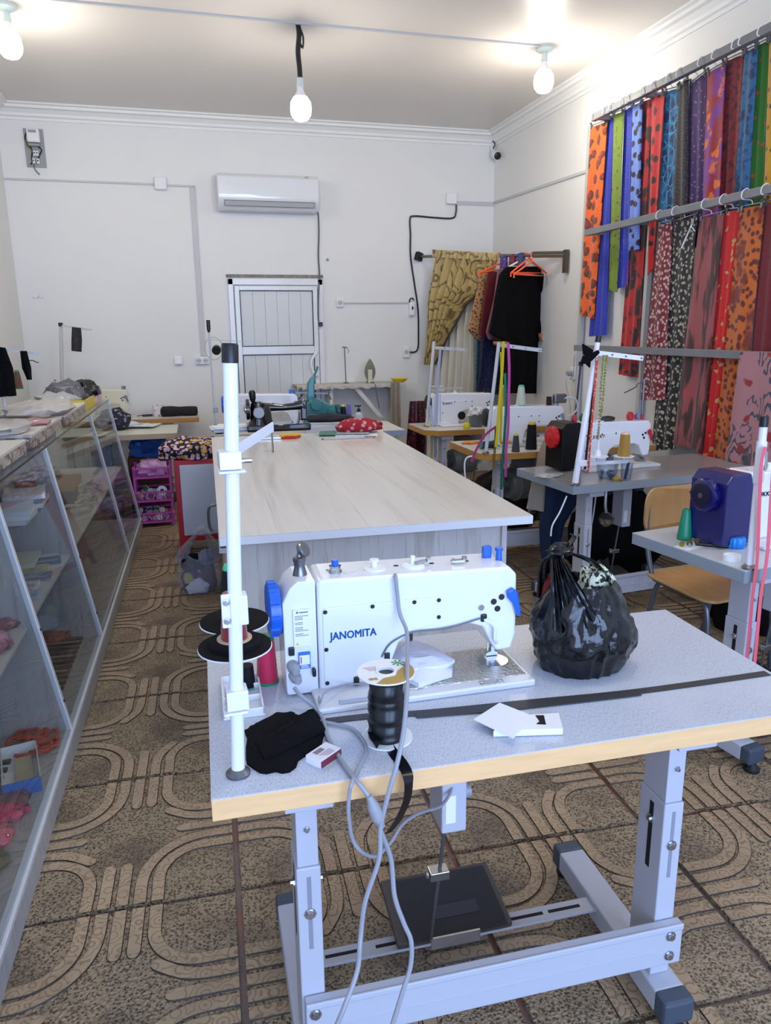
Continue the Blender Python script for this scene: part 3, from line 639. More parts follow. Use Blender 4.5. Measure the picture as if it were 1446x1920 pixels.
# ---- things on the near table
sp = at(722, 1385, z=.75); S = Vector((sp.x+.004, 1.207, .75))
r = thing('ribbon_spool', 'white-flanged spool of black satin ribbon with gold and green label', 'ribbon spool', S)
M_pap = mat('white_card', (236, 236, 234), .5)
M_rib = mat('black_satin', (8, 9, 14), .3)
MB().lathe((0, 0, 0), [(.048, .001), (.048, .004), (.02, .005)], 36).build('flange', M_pap, r)
wd = [(.034, .005)]
for i in range(16):
    z = .006+i*.0078; wd += [(.0345+.0012*math.sin(i*1.9)-.002*(i > 10), z), (.0325+.0012*math.sin(i*1.9)-.002*(i > 10), z+.0068)]
MB().lathe((0, 0, 0), wd+[(.03, .131)], 30).build('ribbon_winding', M_rib, r, sm=60)
tf = MB()
n = 40; o_, i_ = .053, .0165
tf.loft([[Vector((rr*math.cos(2*PI*j/n), rr*math.sin(2*PI*j/n), z)) for j in range(n)] for rr, z in ((o_, .132), (o_, .1345), (i_, .1345), (i_, .09))], cap=False); fl_ = tf.build('flange', M_pap, r)
MB().loft([[Vector((rr*math.cos(2*PI*j/n), rr*math.sin(2*PI*j/n), z)) for j in range(n)] for rr, z in ((.0185, .1346), (.0185, .136), (.0145, .136), (.0145, .09))], cap=False).build('core_rim', M_plast, r)
pts = [(.0515*math.cos(a), .0515*math.sin(a)) for a in [math.radians(-125+7*i) for i in range(24)]]+[(.038, .012), (.02, -.004), (.012, -.022), (-.012, -.026), (-.026, -.04)]
MB().prism(pts, .1346, .1350, 'z').build('gold_band', mat('gold_print', (176, 140, 60), .45), fl_, sm=0)
g = MB()
for k in range(7):
    a = k*2*PI/7; g.prism([(.030, .028), (.030+.011*math.cos(a-.18), .028+.011*math.sin(a-.18)), (.030+.013*math.cos(a), .028+.013*math.sin(a)), (.030+.011*math.cos(a+.18), .028+.011*math.sin(a+.18))], .1347, .1352, 'z')
g.build('palm_print', mat('green_print', (50, 150, 80), .5), fl_, sm=0)
MB().prism([(.0335, .02), (.036, .02), (.044, .006), (.042, .005)], .1351, .1354, 'z').build('palm_trunk', mat('dark_green_print', (40, 80, 60), .5), fl_, sm=0)
g = MB()
for k in range(3): g.box((-.038+.004*k, .022-.006*k, .1347), (-.014, .0235-.006*k, .1350))
g.build('label_text', mat('red_grey_print', (176, 130, 130), .6), fl_, sm=0)
MB().prism([(-.04, -.024), (-.034, -.02), (-.028, -.022), (-.024, -.02), (-.022, -.029), (-.028, -.027), (-.036, -.028)], .1351, .1354, 'z').build('animal_print', mat('gold_print', (0, 0, 0)), fl_, sm=0)
pts = [S+Vector((-.03, -.012, .025)), S+Vector((-.024, -.036, .012)), at(708, 1375, z=.752), at(735, 1408, z=.752), at(757, 1436, z=.755), at(766, 1462, Y=1.072), at(763, 1500, Y=1.07), at(745, 1540, Y=1.072), at(728, 1562, Y=1.078)]
MB().band(pts, lambda k: Vector((.5+.5*k, .55-.2*k, .2)), .019, .0008).build('ribbon_tail', M_rib, r, off=S)
# rag
def rag(mb, poly, z, h, seed, rings=5, nsub=3, rag_=.003):
    P = [at(x, y, z=z) for x, y in poly]; Q = []
    for i in range(len(P)):
        for k in range(nsub):
            p = P[i].lerp(P[(i+1) % len(P)], k/nsub); Q.append(p+Vector((random.uniform(-rag_, rag_), random.uniform(-rag_, rag_), 0)))
    c = sum(Q, Vector())/len(Q); R = []
    R.append([p for p in Q])
    for i in range(rings):
        k = i/(rings-.4); f = 1-k
        R.append([c+(p-c)*f+Vector((0, 0, h*(.35+.65*min(1, k*2.2))*(1+.5*noise.noise(Vector((p.x*22*f, p.y*22*f, seed))))+.0012)) for p in Q])
    mb.loft(R); return mb
M_blkcl = mat('black_cotton', (9, 9, 13), .9, bump=.3, bs=300, spec=.15)
def onetop(name, label, cat, mb, m, base, sm=40, group=None, bev=0): return tag(mb.build(name, m, None, sm=sm, off=base, bev=bev), label, cat, group)
r = thing('cloth_scrap', 'frayed black cloth scrap beside the white thread stand', 'cloth', at(530, 1400, z=.75))
rag(MB(), [(462, 1372), (478, 1362), (490, 1356), (520, 1340), (548, 1338), (562, 1345), (586, 1332), (612, 1375), (604, 1402), (572, 1420), (545, 1448), (500, 1452), (470, 1440), (461, 1425)], .75, .010, 1, rag_=.0035).build('lower_layer', M_blkcl, r, off=r.location)
rag(MB(), [(480, 1392), (520, 1372), (560, 1350), (588, 1333), (609, 1372), (588, 1385), (556, 1402), (520, 1418), (494, 1425)], .757, .010, 4, rag_=.002).build('upper_fold', M_blkcl, r, off=r.location)
# matchbox
c = Vector((.198, 1.170, .75)); r = thing('matchbox', 'small matchbox with barcode and maroon striking side', 'matchbox', c, math.radians(38))
MB().box((-.027, -.018, 0), (.027, .018, .015)).build('sleeve', mat('matchbox_white', (228, 224, 230), .55), r, sm=0, bev=.0006)
MB().box((-.0268, -.0184, .001), (.0268, -.0178, .0142)).build('striking_strip', mat('maroon_striker', (112, 40, 52), .7), r, sm=0)
g = MB(); x = -.015
for k in range(11):
    wd_ = .0006+.0006*((k*7) % 3); g.box((x, .002, .015), (x+wd_, .013, .0152)); x += wd_+.0009
g.build('barcode', M_black, r, sm=0)
g = MB()
for k in range(4): g.box((-.014+.003*k, -.003-.0035*k, .015), (.014, -.0018-.0035*k, .0152))
g.build('print_lines', mat('red_small_print', (150, 90, 100), .6), r, sm=0)
# white carton and card
c = at(985, 1360, z=.75); r = thing('paper_carton', 'white flat carton with torn black-marked window and loose card', 'carton', c)
P = [at(975, 1342, z=.762), at(1048, 1338, z=.762), at(1056, 1368, z=.762), at(925, 1372, z=.762)]
MB().prism([(p.x-c.x, p.y-c.y) for p in P], .001, .014, 'z').build('box', M_pap, r, sm=0, bev=.001)
P = [at(888, 1349, z=.765), at(937, 1317, z=.766), at(1003, 1343, z=.766), at(962, 1384, z=.766)]
MB().prism([(p.x-c.x, p.y-c.y) for p in P], .0145, .0155, 'z').build('card', M_pap, r, sm=0)
P = [at(x, y, z=.765) for x, y in ((1004, 1341), (1020, 1341), (1024, 1358), (1006, 1357), (1012, 1352))]
MB().prism([(p.x-c.x, p.y-c.y) for p in P], .0142, .0150, 'z').build('dark_window', M_black, r, sm=0)
# belt strip lying across
r = thing('black_tape_strip', 'long dark flat tape lying across the near table top', 'tape', at(1000, 1320, z=.75))
for pts, wd_, dz in (([(612, 1352), (700, 1342), (800, 1336), (1000, 1316), (1200, 1296), (1440, 1262)], .021, .0013), ([(780, 1342), (950, 1328), (1100, 1312), (1200, 1300)], .016, .0028)):
    MB().band([at(x, y, z=.75+dz) for x, y in pts], (.1, 1, 0), wd_, .0012).build('strip', mat('charcoal_tape', (52, 52, 54), .5), r, off=r.location)
# folded white cloth on the bed
r = thing('folded_white_cloth', 'folded white cloth tucked on the machine bed under the arm', 'cloth', at(790, 1270, z=.768))
M_wcl = mat('white_cotton', (222, 222, 236), .8, bump=.25, bs=60)
rag(MB(), [(735, 1262), (742, 1235), (770, 1215), (800, 1222), (850, 1245), (848, 1270), (785, 1290)], .768, .024, 3, rag_=.001).build('lower_fold', M_wcl, r, off=r.location)
rag(MB(), [(728, 1232), (745, 1205), (778, 1205), (820, 1222), (853, 1243), (838, 1252), (800, 1258), (762, 1262), (740, 1258)], .785, .018, 6, rag_=.001).build('upper_fold', M_wcl, r, off=r.location)
# inset tray
c = Vector((.077, 1.435, .75)); r = thing('storage_tray', 'white plastic drawer tray with small compartments on the table', 'tray', c, -.027)
g = MB().box((-.04, -.08, .0), (.04, .08, .004))
for lo, hi in (((-.04, -.08), (-.036, .08)), ((.036, -.08), (.04, .08)), ((-.04, -.08), (.04, -.076)), ((-.04, .076), (.04, .08)), ((-.001, -.08), (.001, .08)), ((-.04, -.02), (.04, -.018)), ((.0, .03), (.04, .032))): g.box((*lo, .004), (*hi, .018))
g.build('tray_body', M_plast, r, sm=0, bev=.001)
g = MB()
for k in range(6): g.cbox((random.uniform(-.03, .03), random.uniform(-.07, .07), .007), (.008, .004, .004), k)
g.build('metal_bits', M_dsteel, r, sm=0)
# ---- thread cones
def cone(label, base, h, r0, r1, col, capc=None, basec=None, name='thread_cone', group=None, tilt=None):
    r = thing(name, label, 'thread cone', base, 0, group)
    if tilt: r.rotation_euler = tilt
    z0 = .0
    if basec: MB().lathe((0, 0, 0), [(r0*1.06, 0), (r0*1.06, h*.05), (r0, h*.06)], 20).build('cone_foot', mat('pl_%d_%d_%d' % basec, basec, .4), r); z0 = h*.05
    pf = []; nl = 14
    for i in range(nl+1):
        t = i/nl; pf.append((r0+(r1-r0)*t+(.012*r0 if i % 2 else 0), z0+(h-z0)*t))
    MB().lathe((0, 0, 0), pf, 22).build('thread_winding', mat('thread_%d_%d_%d' % col, col,   .6, sheen=.3 if sum(col) > 140 else 0, spec=.5 if sum(col) > 140 else .2, var=.15, vs_=60, stretch=(1, 1, 12)), r, sm=50)
    if capc: MB().lathe((0, 0, h), [(r1*.95, -.001), (r1*.9, h*.06), (r1*.75, h*.10), (r1*.4, h*.105)], 18).build('cone_tip', mat('pl_%d_%d_%d' % capc, capc, .4), r)
    return r
cone('crimson thread cone with green ends behind the blue handwheel', (.137, 1.50, .75), .098, .023, .018, (196, 20, 70), (40, 140, 80), (50, 130, 90))
cone('small black thread cone with teal foot standing on the tray', (.093, 1.475, .756), .05, .016, .013, (16, 16, 22), None, (60, 170, 150))
# ---- thread stand
pb = Vector((.0484, 1.166, .75)); ptop = Vector((.0765, 1.170, 1.468)); up = (ptop-pb)
on = lambda z: pb+up*((z-.75)/up.z)
ts = thing('thread_stand', 'tall white thread stand with black cap and two black-topped spool dishes', 'thread stand', pb)
OFF = dict(off=pb)
M_wpow = mat('white_powder_coat', (232, 235, 244), .3, coat=.3)
MB().turn(pb, ptop, ((0, .0115), (.99, .0112), (1, .0112)), 24).build('pole', M_wpow, ts, **OFF)
MB().lathe(pb, [(.021, 0), (.021, .004), (.016, .008), (.0125, .012)], 24).build('base_nut', M_dsteel, ts, **OFF)
MB().turn(on(1.442), on(1.471), ((0, .0128), (.9, .0128), (1, .011)), 24).build('cap', M_black, ts, **OFF)
u = on(1.295); ucl = MB().cbox(u+Vector((-.004, 0, 0)), (.034, .034, .028), .05).cbox(u+Vector((-.002, -.012, -.017)), (.042, .02, .004), .05).build('upper_clamp', M_wpow, ts, sm=0, bev=.003, **OFF)
MB().cone(u+Vector((.012, 0, -.003)), u+Vector((.030, 0, -.003)), .004, n=10).build('clamp_screw', M_steel, ucl, **OFF)
e0, e1 = u+Vector((.006, .015, .010)), at(512, 800, z=1.312)
MB().band([e0, e0.lerp(e1, .5), e1], (0, 0, 1), .018, .0025, 2).build('guide_arm', M_wpow, ts, **OFF)
u = on(.893); lc = MB().cbox(u+Vector((.0, 0, 0)), (.036, .034, .034), .05).cbox(u+Vector((-.004, -.014, -.020)), (.04, .016, .004), .05).build('lower_clamp', M_wpow, ts, sm=0, bev=.003, **OFF)
M_foam = mat('black_foam', (14, 14, 17), .9, spec=.2)
def dish(c, rad, stem):
    d = MB().lathe(c, [(.012, -.006), (rad*.7, -.004), (rad, .002), (rad, .0035), (rad*.97, .0045)], 36).build('spool_dish', M_wpow, ts, **OFF)
    MB().lathe(c, [(rad*.98, .0042), (rad*.98, .007), (rad*.5, .0075)], 36).build('foam_pad', M_foam, d, **OFF)
    MB().cone(c+Vector((0, 0, -stem)), c+Vector((0, 0, -.005)), .0075, n=12).build('dish_stem', M_grayp, d, **OFF)
D1 = at(441, 1216, z=.935); D2 = at(440, 1168, z=.945)
dish(D1, .066, .06); dish(D2, .066, .06)
MB().lathe(D1, [(.045, .007), (.046, .016), (.044, .019), (.026, .02)], 32).build('foam_ring', M_foam, ts, **OFF)
MB().lathe(D1, [(.031, .019), (.031, .0215), (.026, .0215)], 32).build('paper_ring', mat('buff_card', (200, 180, 150), .7), ts, **OFF)
MB().band([u, (D1+Vector((0, 0, -.045))), (D2+Vector((0, 0, -.05)))], (1, 0, 0), .02, .003, 3).build('spool_arm', M_wpow, ts, **OFF)
u = on(1.05); bk = MB().cbox(u+Vector((-.010, -.008, 0)), (.024, .004, .058), .05).cbox(u+Vector((.006, 0, 0)), (.028, .028, .05)).build('middle_bracket', M_wpow, ts, sm=0, bev=.004, **OFF)
for dz in (-.016, .016): bolt(u+Vector((-.014, -.010, dz))-pb, (0, -1, 0), bk, .004)
cone('dark red thread cone standing on the near spool dish', D1+Vector((0, 0, .0205)), .085, .024, .017, (130, 14, 28), None, None)
cone('black thread cone with bright green tip on the far spool dish', D2+Vector((-.003, 0, .008)), .10, .024, .014, (20, 22, 26), (40, 190, 130), None)
# ---- black carrier bag
def carrier_bag(name, label, c, rx, ry, h, knot, m, seed, content=(), handle=.03, taper=.82, folds=9, parts=None):
    c = Vector(c); r = thing(name, label, 'plastic bag', c); nu = 48; rings = []
    for i in range(15):
        t = i/14; k = (.80+.35*math.sin(PI*min(1, t*1.15)**.8)-.08*t)*(1 if t < .75 else 1-(t-.75)*(1-taper)*4)
        ring = []
        for j in range(nu):
            a = 2*PI*j/nu; d = Vector((math.cos(a), math.sin(a), 0))
            f = 1+.07*noise.noise(d*1.5+Vector((seed, t*2, 0)))+.05*noise.noise(d*4+Vector((seed, t*5, 3)))+(.018+.05*t*t)*math.sin(folds*a+3*noise.noise(Vector((a, t*3, seed))))
            zz = h*t*(1+.10*math.cos(2*a)*t)
            if i == 0: zz = 0
            ring.append(Vector((d.x*rx*k*f, d.y*ry*k*f, zz)))
        rings.append(ring)
    b0 = [p*.55 for p in rings[0]]
    MB().loft([[Vector((p.x, p.y, .001)) for p in b0]]+rings+[[Vector((p.x*.93, p.y*.93, p.z-.012)) for p in rings[-1]], [Vector((p.x*.8, p.y*.8, h*.8)) for p in rings[-1]]], cap=True).build('bag_body', m, r, sm=70)
    for nm, mm, dx, dy, sz, sd in content:
        blob(MB(), (dx, dy, h*.72), sz, sd, .35, 2.2, 18, 10).build(nm, mm, r)
    K = Vector(knot)-c
    for s_ in (-1, 1):
        a0 = Vector((s_*rx*.80, -ry*.25, h*.86)); nn = 14
        rows = []
        for i in range(nn+1):
            t = i/nn; p = a0.lerp(K, t)+Vector((s_*.025*math.sin(PI*t), -.02*math.sin(PI*t), -.0*math.sin(PI*t)))
            wd_ = (rx*.62*(1-t)**1.2+handle*.5); ring = []
            for j in range(13):
                q = j/12; zz = .35*wd_*math.sin(q*PI)*0
                ring.append(p+Vector(((q-.5)*wd_, .012*math.sin(q*PI*9+seed)*(1-.5*t)+.012, 0))-Vector((0, 0, (1-t)*.03*math.sin(q*PI))))
            rows.append(ring+[v+Vector((0, .004, 0)) for v in ring[::-1]])
        MB().loft(rows).build('bag_handle', m, r, sm=60)
    g = blob(MB(), K+Vector((0, 0, -.012)), (handle*2.0, handle*1.2, handle*1.0), seed+2, .5, 3, 16, 9, flat=False); g.build('bag_knot', m, r, sm=60)
    return r
M_bag = mat('black_bin_bag', (5, 5, 8), .22, bump=.5, bs=26, coat=.15)
M_blk_wh = mat('black_white_print', (206, 206, 176), .8, layers=[('noise', 90, .50, .55, (30, 30, 28), 0)])
BC = Vector((.826, 1.392, .75))
bag = thing('plastic_bag', 'shiny black tied plastic bag of scraps on the near table', 'plastic bag', BC)
def crumple(d, t, s_): 
    q = Vector((d.x*1.6, d.y*1.6, t*1.8+s_)); w1 = noise.noise(q*1.4); w2 = abs(noise.noise(q*2.7+Vector((3, 1, 0)))); w3 = abs(noise.noise(Vector((d.x*5, d.y*5, t*3.2+s_))))
    return 1+.10*w1-.16*w2-.07*w3
rings = []; nu = 84; nv = 26
for i in range(nv):
    t = i/(nv-1); k = (.80+.24*math.sin(min(1, t/.35)*PI/2)) if t < .35 else 1.04-.42*((t-.35)/.65)**1.7
    ring = []
    for j in range(nu):
        a = 2*PI*j/nu; d = Vector((math.cos(a), math.sin(a), 0)); f = crumple(d, t, 2.0)
        lean = .10*max(0, d.x)*(1-t)
        ring.append(Vector((d.x*.118*k*f+lean*.1, d.y*.103*k*f, .198*t*(1+.05*noise.noise(Vector((a*1.5, 2, t)))) if i else 0)))
    rings.append(ring)
MB().loft([[Vector((p.x*.5, p.y*.5, .0)) for p in rings[0]]]+rings+[[Vector((p.x*.9, p.y*.9, p.z-.02)) for p in rings[-1]], [Vector((p.x*.7, p.y*.7, .13)) for p in rings[-1]]]).build('bag_body', M_bag, bag, sm=50)
for nm, mm, dx, dy, dz, sz, sd in (('scrap', M_blk_wh, .03, -.005, .145, (.085, .07, .085), 3), ('scrap', mat('red_scrap', (120, 30, 24), .8), -.055, .03, .15, (.05, .05, .06), 5), ('scrap', M_blkcl, .06, .03, .14, (.06, .07, .09), 8)):
    blob(MB(), (dx, dy, dz), sz, sd, .35, 2.2, 18, 10).build(nm, mm, bag)
K = at(1050, 1032, Y=1.40)-BC
def fan(b0, b1, top, bulge, npl, wtop, nm):
    b0, b1 = Vector(b0), Vector(b1); rows = []; nn = 16; nc = 36; acr = (b1-b0).normalized()
    for i in range(nn+1):
        t = i/nn; row = []
        for j in range(nc+1):
            u = j/nc; p0 = b0.lerp(b1, u)+Vector((0, 0, -.025*math.sin(PI*u))); p1 = Vector(top)+acr*(u-.5)*wtop
            p = p0.lerp(p1, t**.85)+Vector(bulge)*math.sin(PI*t)
            p += Vector((0, -1, .15))*(.0045*(1-.55*t)*math.sin(u*npl*2*PI+1.2*noise.noise(Vector((u*4, t*2, npl)))))
            row.append(p)
        rows.append(row+[p+Vector((0, .004, -.001)) for p in row[::-1]])
    MB().loft(rows).build(nm, M_bag, bag, sm=50)
fan((-.098, -.050, .115), (-.008, -.092, .135), K+Vector((-.012, -.004, -.006)), (-.008, -.012, .01), 7, .016, 'bag_handle')
fan((.055, -.052, .165), (.118, .0, .110), K+Vector((.014, -.004, -.006)), (.018, -.008, .022), 4, .018, 'bag_handle')
fan((-.085, .05, .15), (.0, .07, .17), K+Vector((-.008, .006, -.01)), (-.008, .01, .02), 4, .016, 'bag_handle')
blob(MB(), K+Vector((0, 0, -.002)), (.055, .03, .032), 5, .6, 3.5, 20, 12, flat=False, crease=.2).build('bag_knot', M_bag, bag, sm=45)
MB().band([K+Vector((.015, 0, .004)), K+Vector((.03, -.005, .028)), K+Vector((.022, -.01, .036))], (0, 1, 0), .014, .003, 3).build('knot_end', M_bag, bag)
# ------------------------------------------------------------------ cutting table and what lies on it
ZT = .85
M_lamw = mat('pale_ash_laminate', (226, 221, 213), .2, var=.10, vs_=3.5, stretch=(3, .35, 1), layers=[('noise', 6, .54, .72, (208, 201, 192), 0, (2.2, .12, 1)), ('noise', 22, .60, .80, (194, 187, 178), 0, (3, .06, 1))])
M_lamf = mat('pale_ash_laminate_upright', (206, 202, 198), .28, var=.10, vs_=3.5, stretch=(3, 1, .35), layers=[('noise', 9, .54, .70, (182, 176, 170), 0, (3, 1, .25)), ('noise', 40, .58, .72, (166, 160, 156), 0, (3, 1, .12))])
ct = thing('cutting_table', 'large pale ash cutting table in the middle of the room', 'table', (.085, 2.345, 0), -.033)
CW, CL = 1.075, 2.36
M_cedge = mat('white_edge_tape', (226, 228, 234), .35)
MB().box((0, 0, ZT-.003), (CW, CL, ZT)).build('table_top', M_lamw, ct, sm=0, bev=.001)
MB().box((0, 0, ZT-.030), (CW, CL, ZT-.003)).build('top_edge', M_cedge, ct, sm=0, bev=.001)
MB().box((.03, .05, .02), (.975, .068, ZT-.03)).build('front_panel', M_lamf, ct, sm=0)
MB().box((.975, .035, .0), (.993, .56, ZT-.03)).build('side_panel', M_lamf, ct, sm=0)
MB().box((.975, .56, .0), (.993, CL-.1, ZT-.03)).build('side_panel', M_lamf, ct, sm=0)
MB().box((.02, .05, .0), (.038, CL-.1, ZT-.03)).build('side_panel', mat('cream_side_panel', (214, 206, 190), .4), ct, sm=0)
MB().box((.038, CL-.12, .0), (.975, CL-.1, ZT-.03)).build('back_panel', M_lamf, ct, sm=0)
for x in (.0, .012): MB().box((-.002+x*0, .02+x, ZT-.05-x), (.02, .30, ZT-.042-x)).build('drawer_runner', M_steel, ct, sm=0)
hd = MB().tube([(.02, 1.32, .66), (-.03, 1.32, .65), (-.04, 1.32, .60), (-.03, 1.32, .53), (.02, 1.32, .52)], .007, 8, 4).build('side_handle', M_dsteel, ct)
def tz(px, py, h=0.0): return at(px, py, z=ZT+h)
# stack of papers at far left, book stack at far middle
def slabstack(name, label, cat, c, specs, rz=0.0, part='sheet'):
    r = thing(name, label, cat, c, rz); z = 0
    for w_, d_, h_, m_, dx, dy, a in specs:
        MB().cbox((dx, dy, z+h_/2), (w_, d_, h_), a).build(part, m_, r, sm=0, bev=min(.0015, h_*.3)); z += h_
    return r
M_paper = mat('paper_white', (226, 228, 232), .6); M_paperb = mat('paper_blue_white', (196, 206, 224), .6)
p = tz(440, 806)
slabstack('paper_stack', 'pile of pattern papers at the far left of the cutting table', 'papers', (p.x, p.y, ZT), [(.30, .21, .008, M_paperb, 0, 0, .1), (.29, .21, .006, M_paper, .01, .0, -.05), (.30, .2, .008, M_paperb, -.01, 0, .03), (.28, .2, .004, M_paper, .0, .0, .2), (.27, .2, .003, M_paper, .02, .01, -.15)])
p = at(616, 800, Y=5.16)
bs_ = slabstack('ledger_stack', 'stack of thick white ledgers beyond the cutting table end', 'books', (p.x, 5.16, .80), [(.36, .24, .025, M_paper, 0, 0, .0), (.36, .24, .022, M_paper, .005, 0, .02), (.35, .23, .018, mat('paper_grey', (205, 206, 210), .6), -.005, 0, -.02)], part='ledger')
q = thing('dark_folded_trousers', 'dark navy folded cloth lying on the white ledgers', 'cloth', (p.x, 5.17, .866))
blob(MB(), (.0, 0, 0), (.36, .2, .045), 4, .2, 2, 26, 10).build('fold', mat('navy_cloth', (20, 24, 38), .85), q)
MB().box((.06, -.125, -.066), (.07, -.12, .01)).build('strap', M_black, q, sm=0)
# notebooks + red flowered bundle
p = tz(650, 814)
slabstack('notebook_pile', 'thin green and white notebooks under the red flowered cloth', 'notebooks', (p.x, p.y, ZT), [(.26, .20, .006, M_paper, .06, -.02, -.25), (.22, .17, .006, mat('green_cover', (60, 120, 104), .5), -.06, .01, -.2), (.2, .15, .004, mat('grey_cover', (176, 182, 186), .5), .04, -.02, -.35)], part='notebook')
p = tz(672, 808, .016)
M_redfl = mat('red_flower_print', (160, 24, 40), .8, layers=[('vor', 30, .42, .34, (214, 150, 160), .25), ('vor', 30, .12, .09, (120, 20, 36), 0)])
r = thing('flowered_cloth_bundle', 'rolled red cloth printed with pink flowers on cutting table', 'cloth', (p.x, p.y, ZT+.016))
blob(MB(), (0, 0, 0), (.30, .13, .08), 9, .22, 1.8, 28, 12, crease=.08).build('roll', M_redfl, r)
# scissors, screwdriver, pencils
p = tz(545, 822)
r = thing('scissors', 'scissors with red oval grips and yellow case on the cutting table', 'scissors', (p.x, p.y, ZT))
def ring_(c, rx, ry, t, n=20): return [Vector(c)+Vector((rx*math.cos(2*PI*i/n), ry*math.sin(2*PI*i/n), 0)) for i in range(n+1)]
MB().tube(ring_((-.01, -.02, .008), .045, .024, 0), .006, 6, 1).build('grip', mat('red_grip', (190, 20, 40), .35), r)
MB().tube(ring_((.02, .02, .008), .04, .02, 0), .006, 6, 1).build('grip', mat('red_grip', (0, 0, 0)), r)
MB().prism([(-.06, -.015), (-.24, -.004), (-.06, .0)], .004, .008, 'z').prism([(-.06, .0), (-.235, .012), (-.06, .014)], .008, .011, 'z').build('blade', M_steel, r, sm=0)
MB().cbox((.005, .045, .012), (.13, .035, .022), .05).build('yellow_case', mat('yellow_case', (226, 190, 30), .4), r, sm=0, bev=.004)
tip = tz(512, 847, .003)
r = thing('screwdriver', 'screwdriver with thick black grip propped against the papers', 'screwdriver', (tip.x, tip.y, ZT))
g1, g0 = at(509, 806, Y=tip.y+.13)-r.location, at(500, 763, Y=tip.y+.20)-r.location
MB().turn(g1, g0, ((0, .010), (.06, .019), (.5, .016), (.9, .02), (1, .014)), 14).build('grip', M_black, r)
MB().cone(tip-r.location, g1, .005, n=8).build('shaft', M_dsteel, r)
p = tz(650, 823)
r = thing('pencil_and_shears', 'steel tailor scissors with pencil in front of the red cloth', 'scissors', (p.x, p.y, ZT))
MB().cone((-.14, .0, .006), (.08, -.015, .006), .0045, n=8).build('pencil', mat('pencil_white', (200, 196, 196), .5), r)
MB().cone((-.155, .001, .006), (-.14, .0, .006), .001, .0045, 8).build('pencil_tip', M_black, r)
MB().tube(ring_((.14, -.01, .007), .035, .018, 0), .004, 6, 1).cone((.105, -.01, .006), (.0, .012, .006), .005, .002, 8).build('shears', M_steel, r)
# vintage black machine
p = tz(533, 809)
vm = thing('vintage_sewing_machine', 'old black hand sewing machine with steel faceplate on the cutting table', 'sewing machine', (p.x-.02, p.y+.10, ZT), -.03)
M_jap = mat('black_japan', (12, 12, 14), .12, coat=.8)
def cham(c, sx, sy, n=16): return [Vector((0, sy*math.cos(2*PI*i/n), sx*math.sin(2*PI*i/n)))+Vector(c) for i in range(n)]
MB().box((-.21, -.09, 0), (.20, .09, .045)).build('bed', M_jap, vm, bev=.008)
MB().loft([[Vector((x0*math.cos(2*PI*i/16)-.13, .055*math.sin(2*PI*i/16), z)) for i in range(16)] for x0, z in ((.075, .04), (.055, .07), (.05, .12), (.052, .15), (.045, .18), (.02, .19))]).build('pillar', M_jap, vm)
MB().loft([cham((x, 0, z), h_, w_) for x, z, h_, w_ in ((-.13, .155, .032, .04), (-.06, .15, .027, .032), (.02, .145, .022, .028), (.10, .15, .024, .03), (.15, .16, .034, .034), (.165, .155, .045, .034), (.18, .14, .05, .03))]).build('arm', M_jap, vm)
MB().loft([[Vector((x, y, z)) for x, y, z in ((.145, -.03, z_), (.185, -.03, z_), (.185, .03, z_), (.145, .03, z_))] for z_ in (.19, .15, .075, .06)]).build('head', M_jap, vm, bev=.008)
MB().box((.1845, -.026, .07), (.188, .026, .188)).build('faceplate', M_steel, vm, sm=0, bev=.003)
MB().cone((.165, 0, .06), (.165, 0, .045), .006, n=8).cone((.17, 0, .2), (.17, 0, .235), .004, n=8).build('needle_bar', M_steel, vm)
MB().turn((-.13, -.05, .12), (-.13, -.062, .12), ((0, .038), (.5, .04), (1, .034)), 24).build('cover_plate', mat('nickel_plate', (120, 118, 116), .3, .8), vm)
wh = MB().turn((-.185, 0, .14), (-.21, 0, .14), ((0, .06), (.1, .068), (.9, .068), (1, .06)), 28).build('handwheel', M_jap, vm)
MB().turn((-.21, 0, .14), (-.222, 0, .14), ((0, .03), (.5, .03), (1, .022)), 20).build('clutch_knob', M_steel, wh)
MB().turn((-.16, 0, .185), (-.165, -.01, .26), ((0, .012), (.3, .02), (.8, .022), (1, .016)), 14).build('crank_grip', M_black, vm)
p = tz(565, 783)
cone('olive thread cone with yellow tip standing behind the black machine', at(489, 752, Y=p.y+.3)-Vector((0, 0, .02)), .13, .036, .018, (130, 128, 92), (212, 190, 60))
# ------------------------------------------------------------------ row of tables by the back wall
M_ltop = mat('worn_table_top', (200, 196, 188), .4, var=.08, vs_=5)
tb2 = sewing_table('sewing table behind the cutting table carrying the second blue-wheeled machine', (.30, 5.02, 0), -.02, M_ltop, M_gedge, pedal=False, H=.80)
m2 = machine('white machine with blue handwheel behind the black vintage machine', (at(424, 760, Y=5.36).x, 5.37, .80), -.02, brand=None)
# put the olive cone on that table
for o in list(C.objects):
    if o.get('label', '').startswith('olive thread cone'): o.location = (at(489, 760, Y=5.15).x, 5.15, .80); 
def stick_cone(px, py, Y, z, col, cap, lb_, h=.12, r0=.03, r1=.016, foot=None):
    p = at(px, py, Y=Y); return cone(lb_, (p.x, Y, z), h, r0, r1, col, cap, foot)
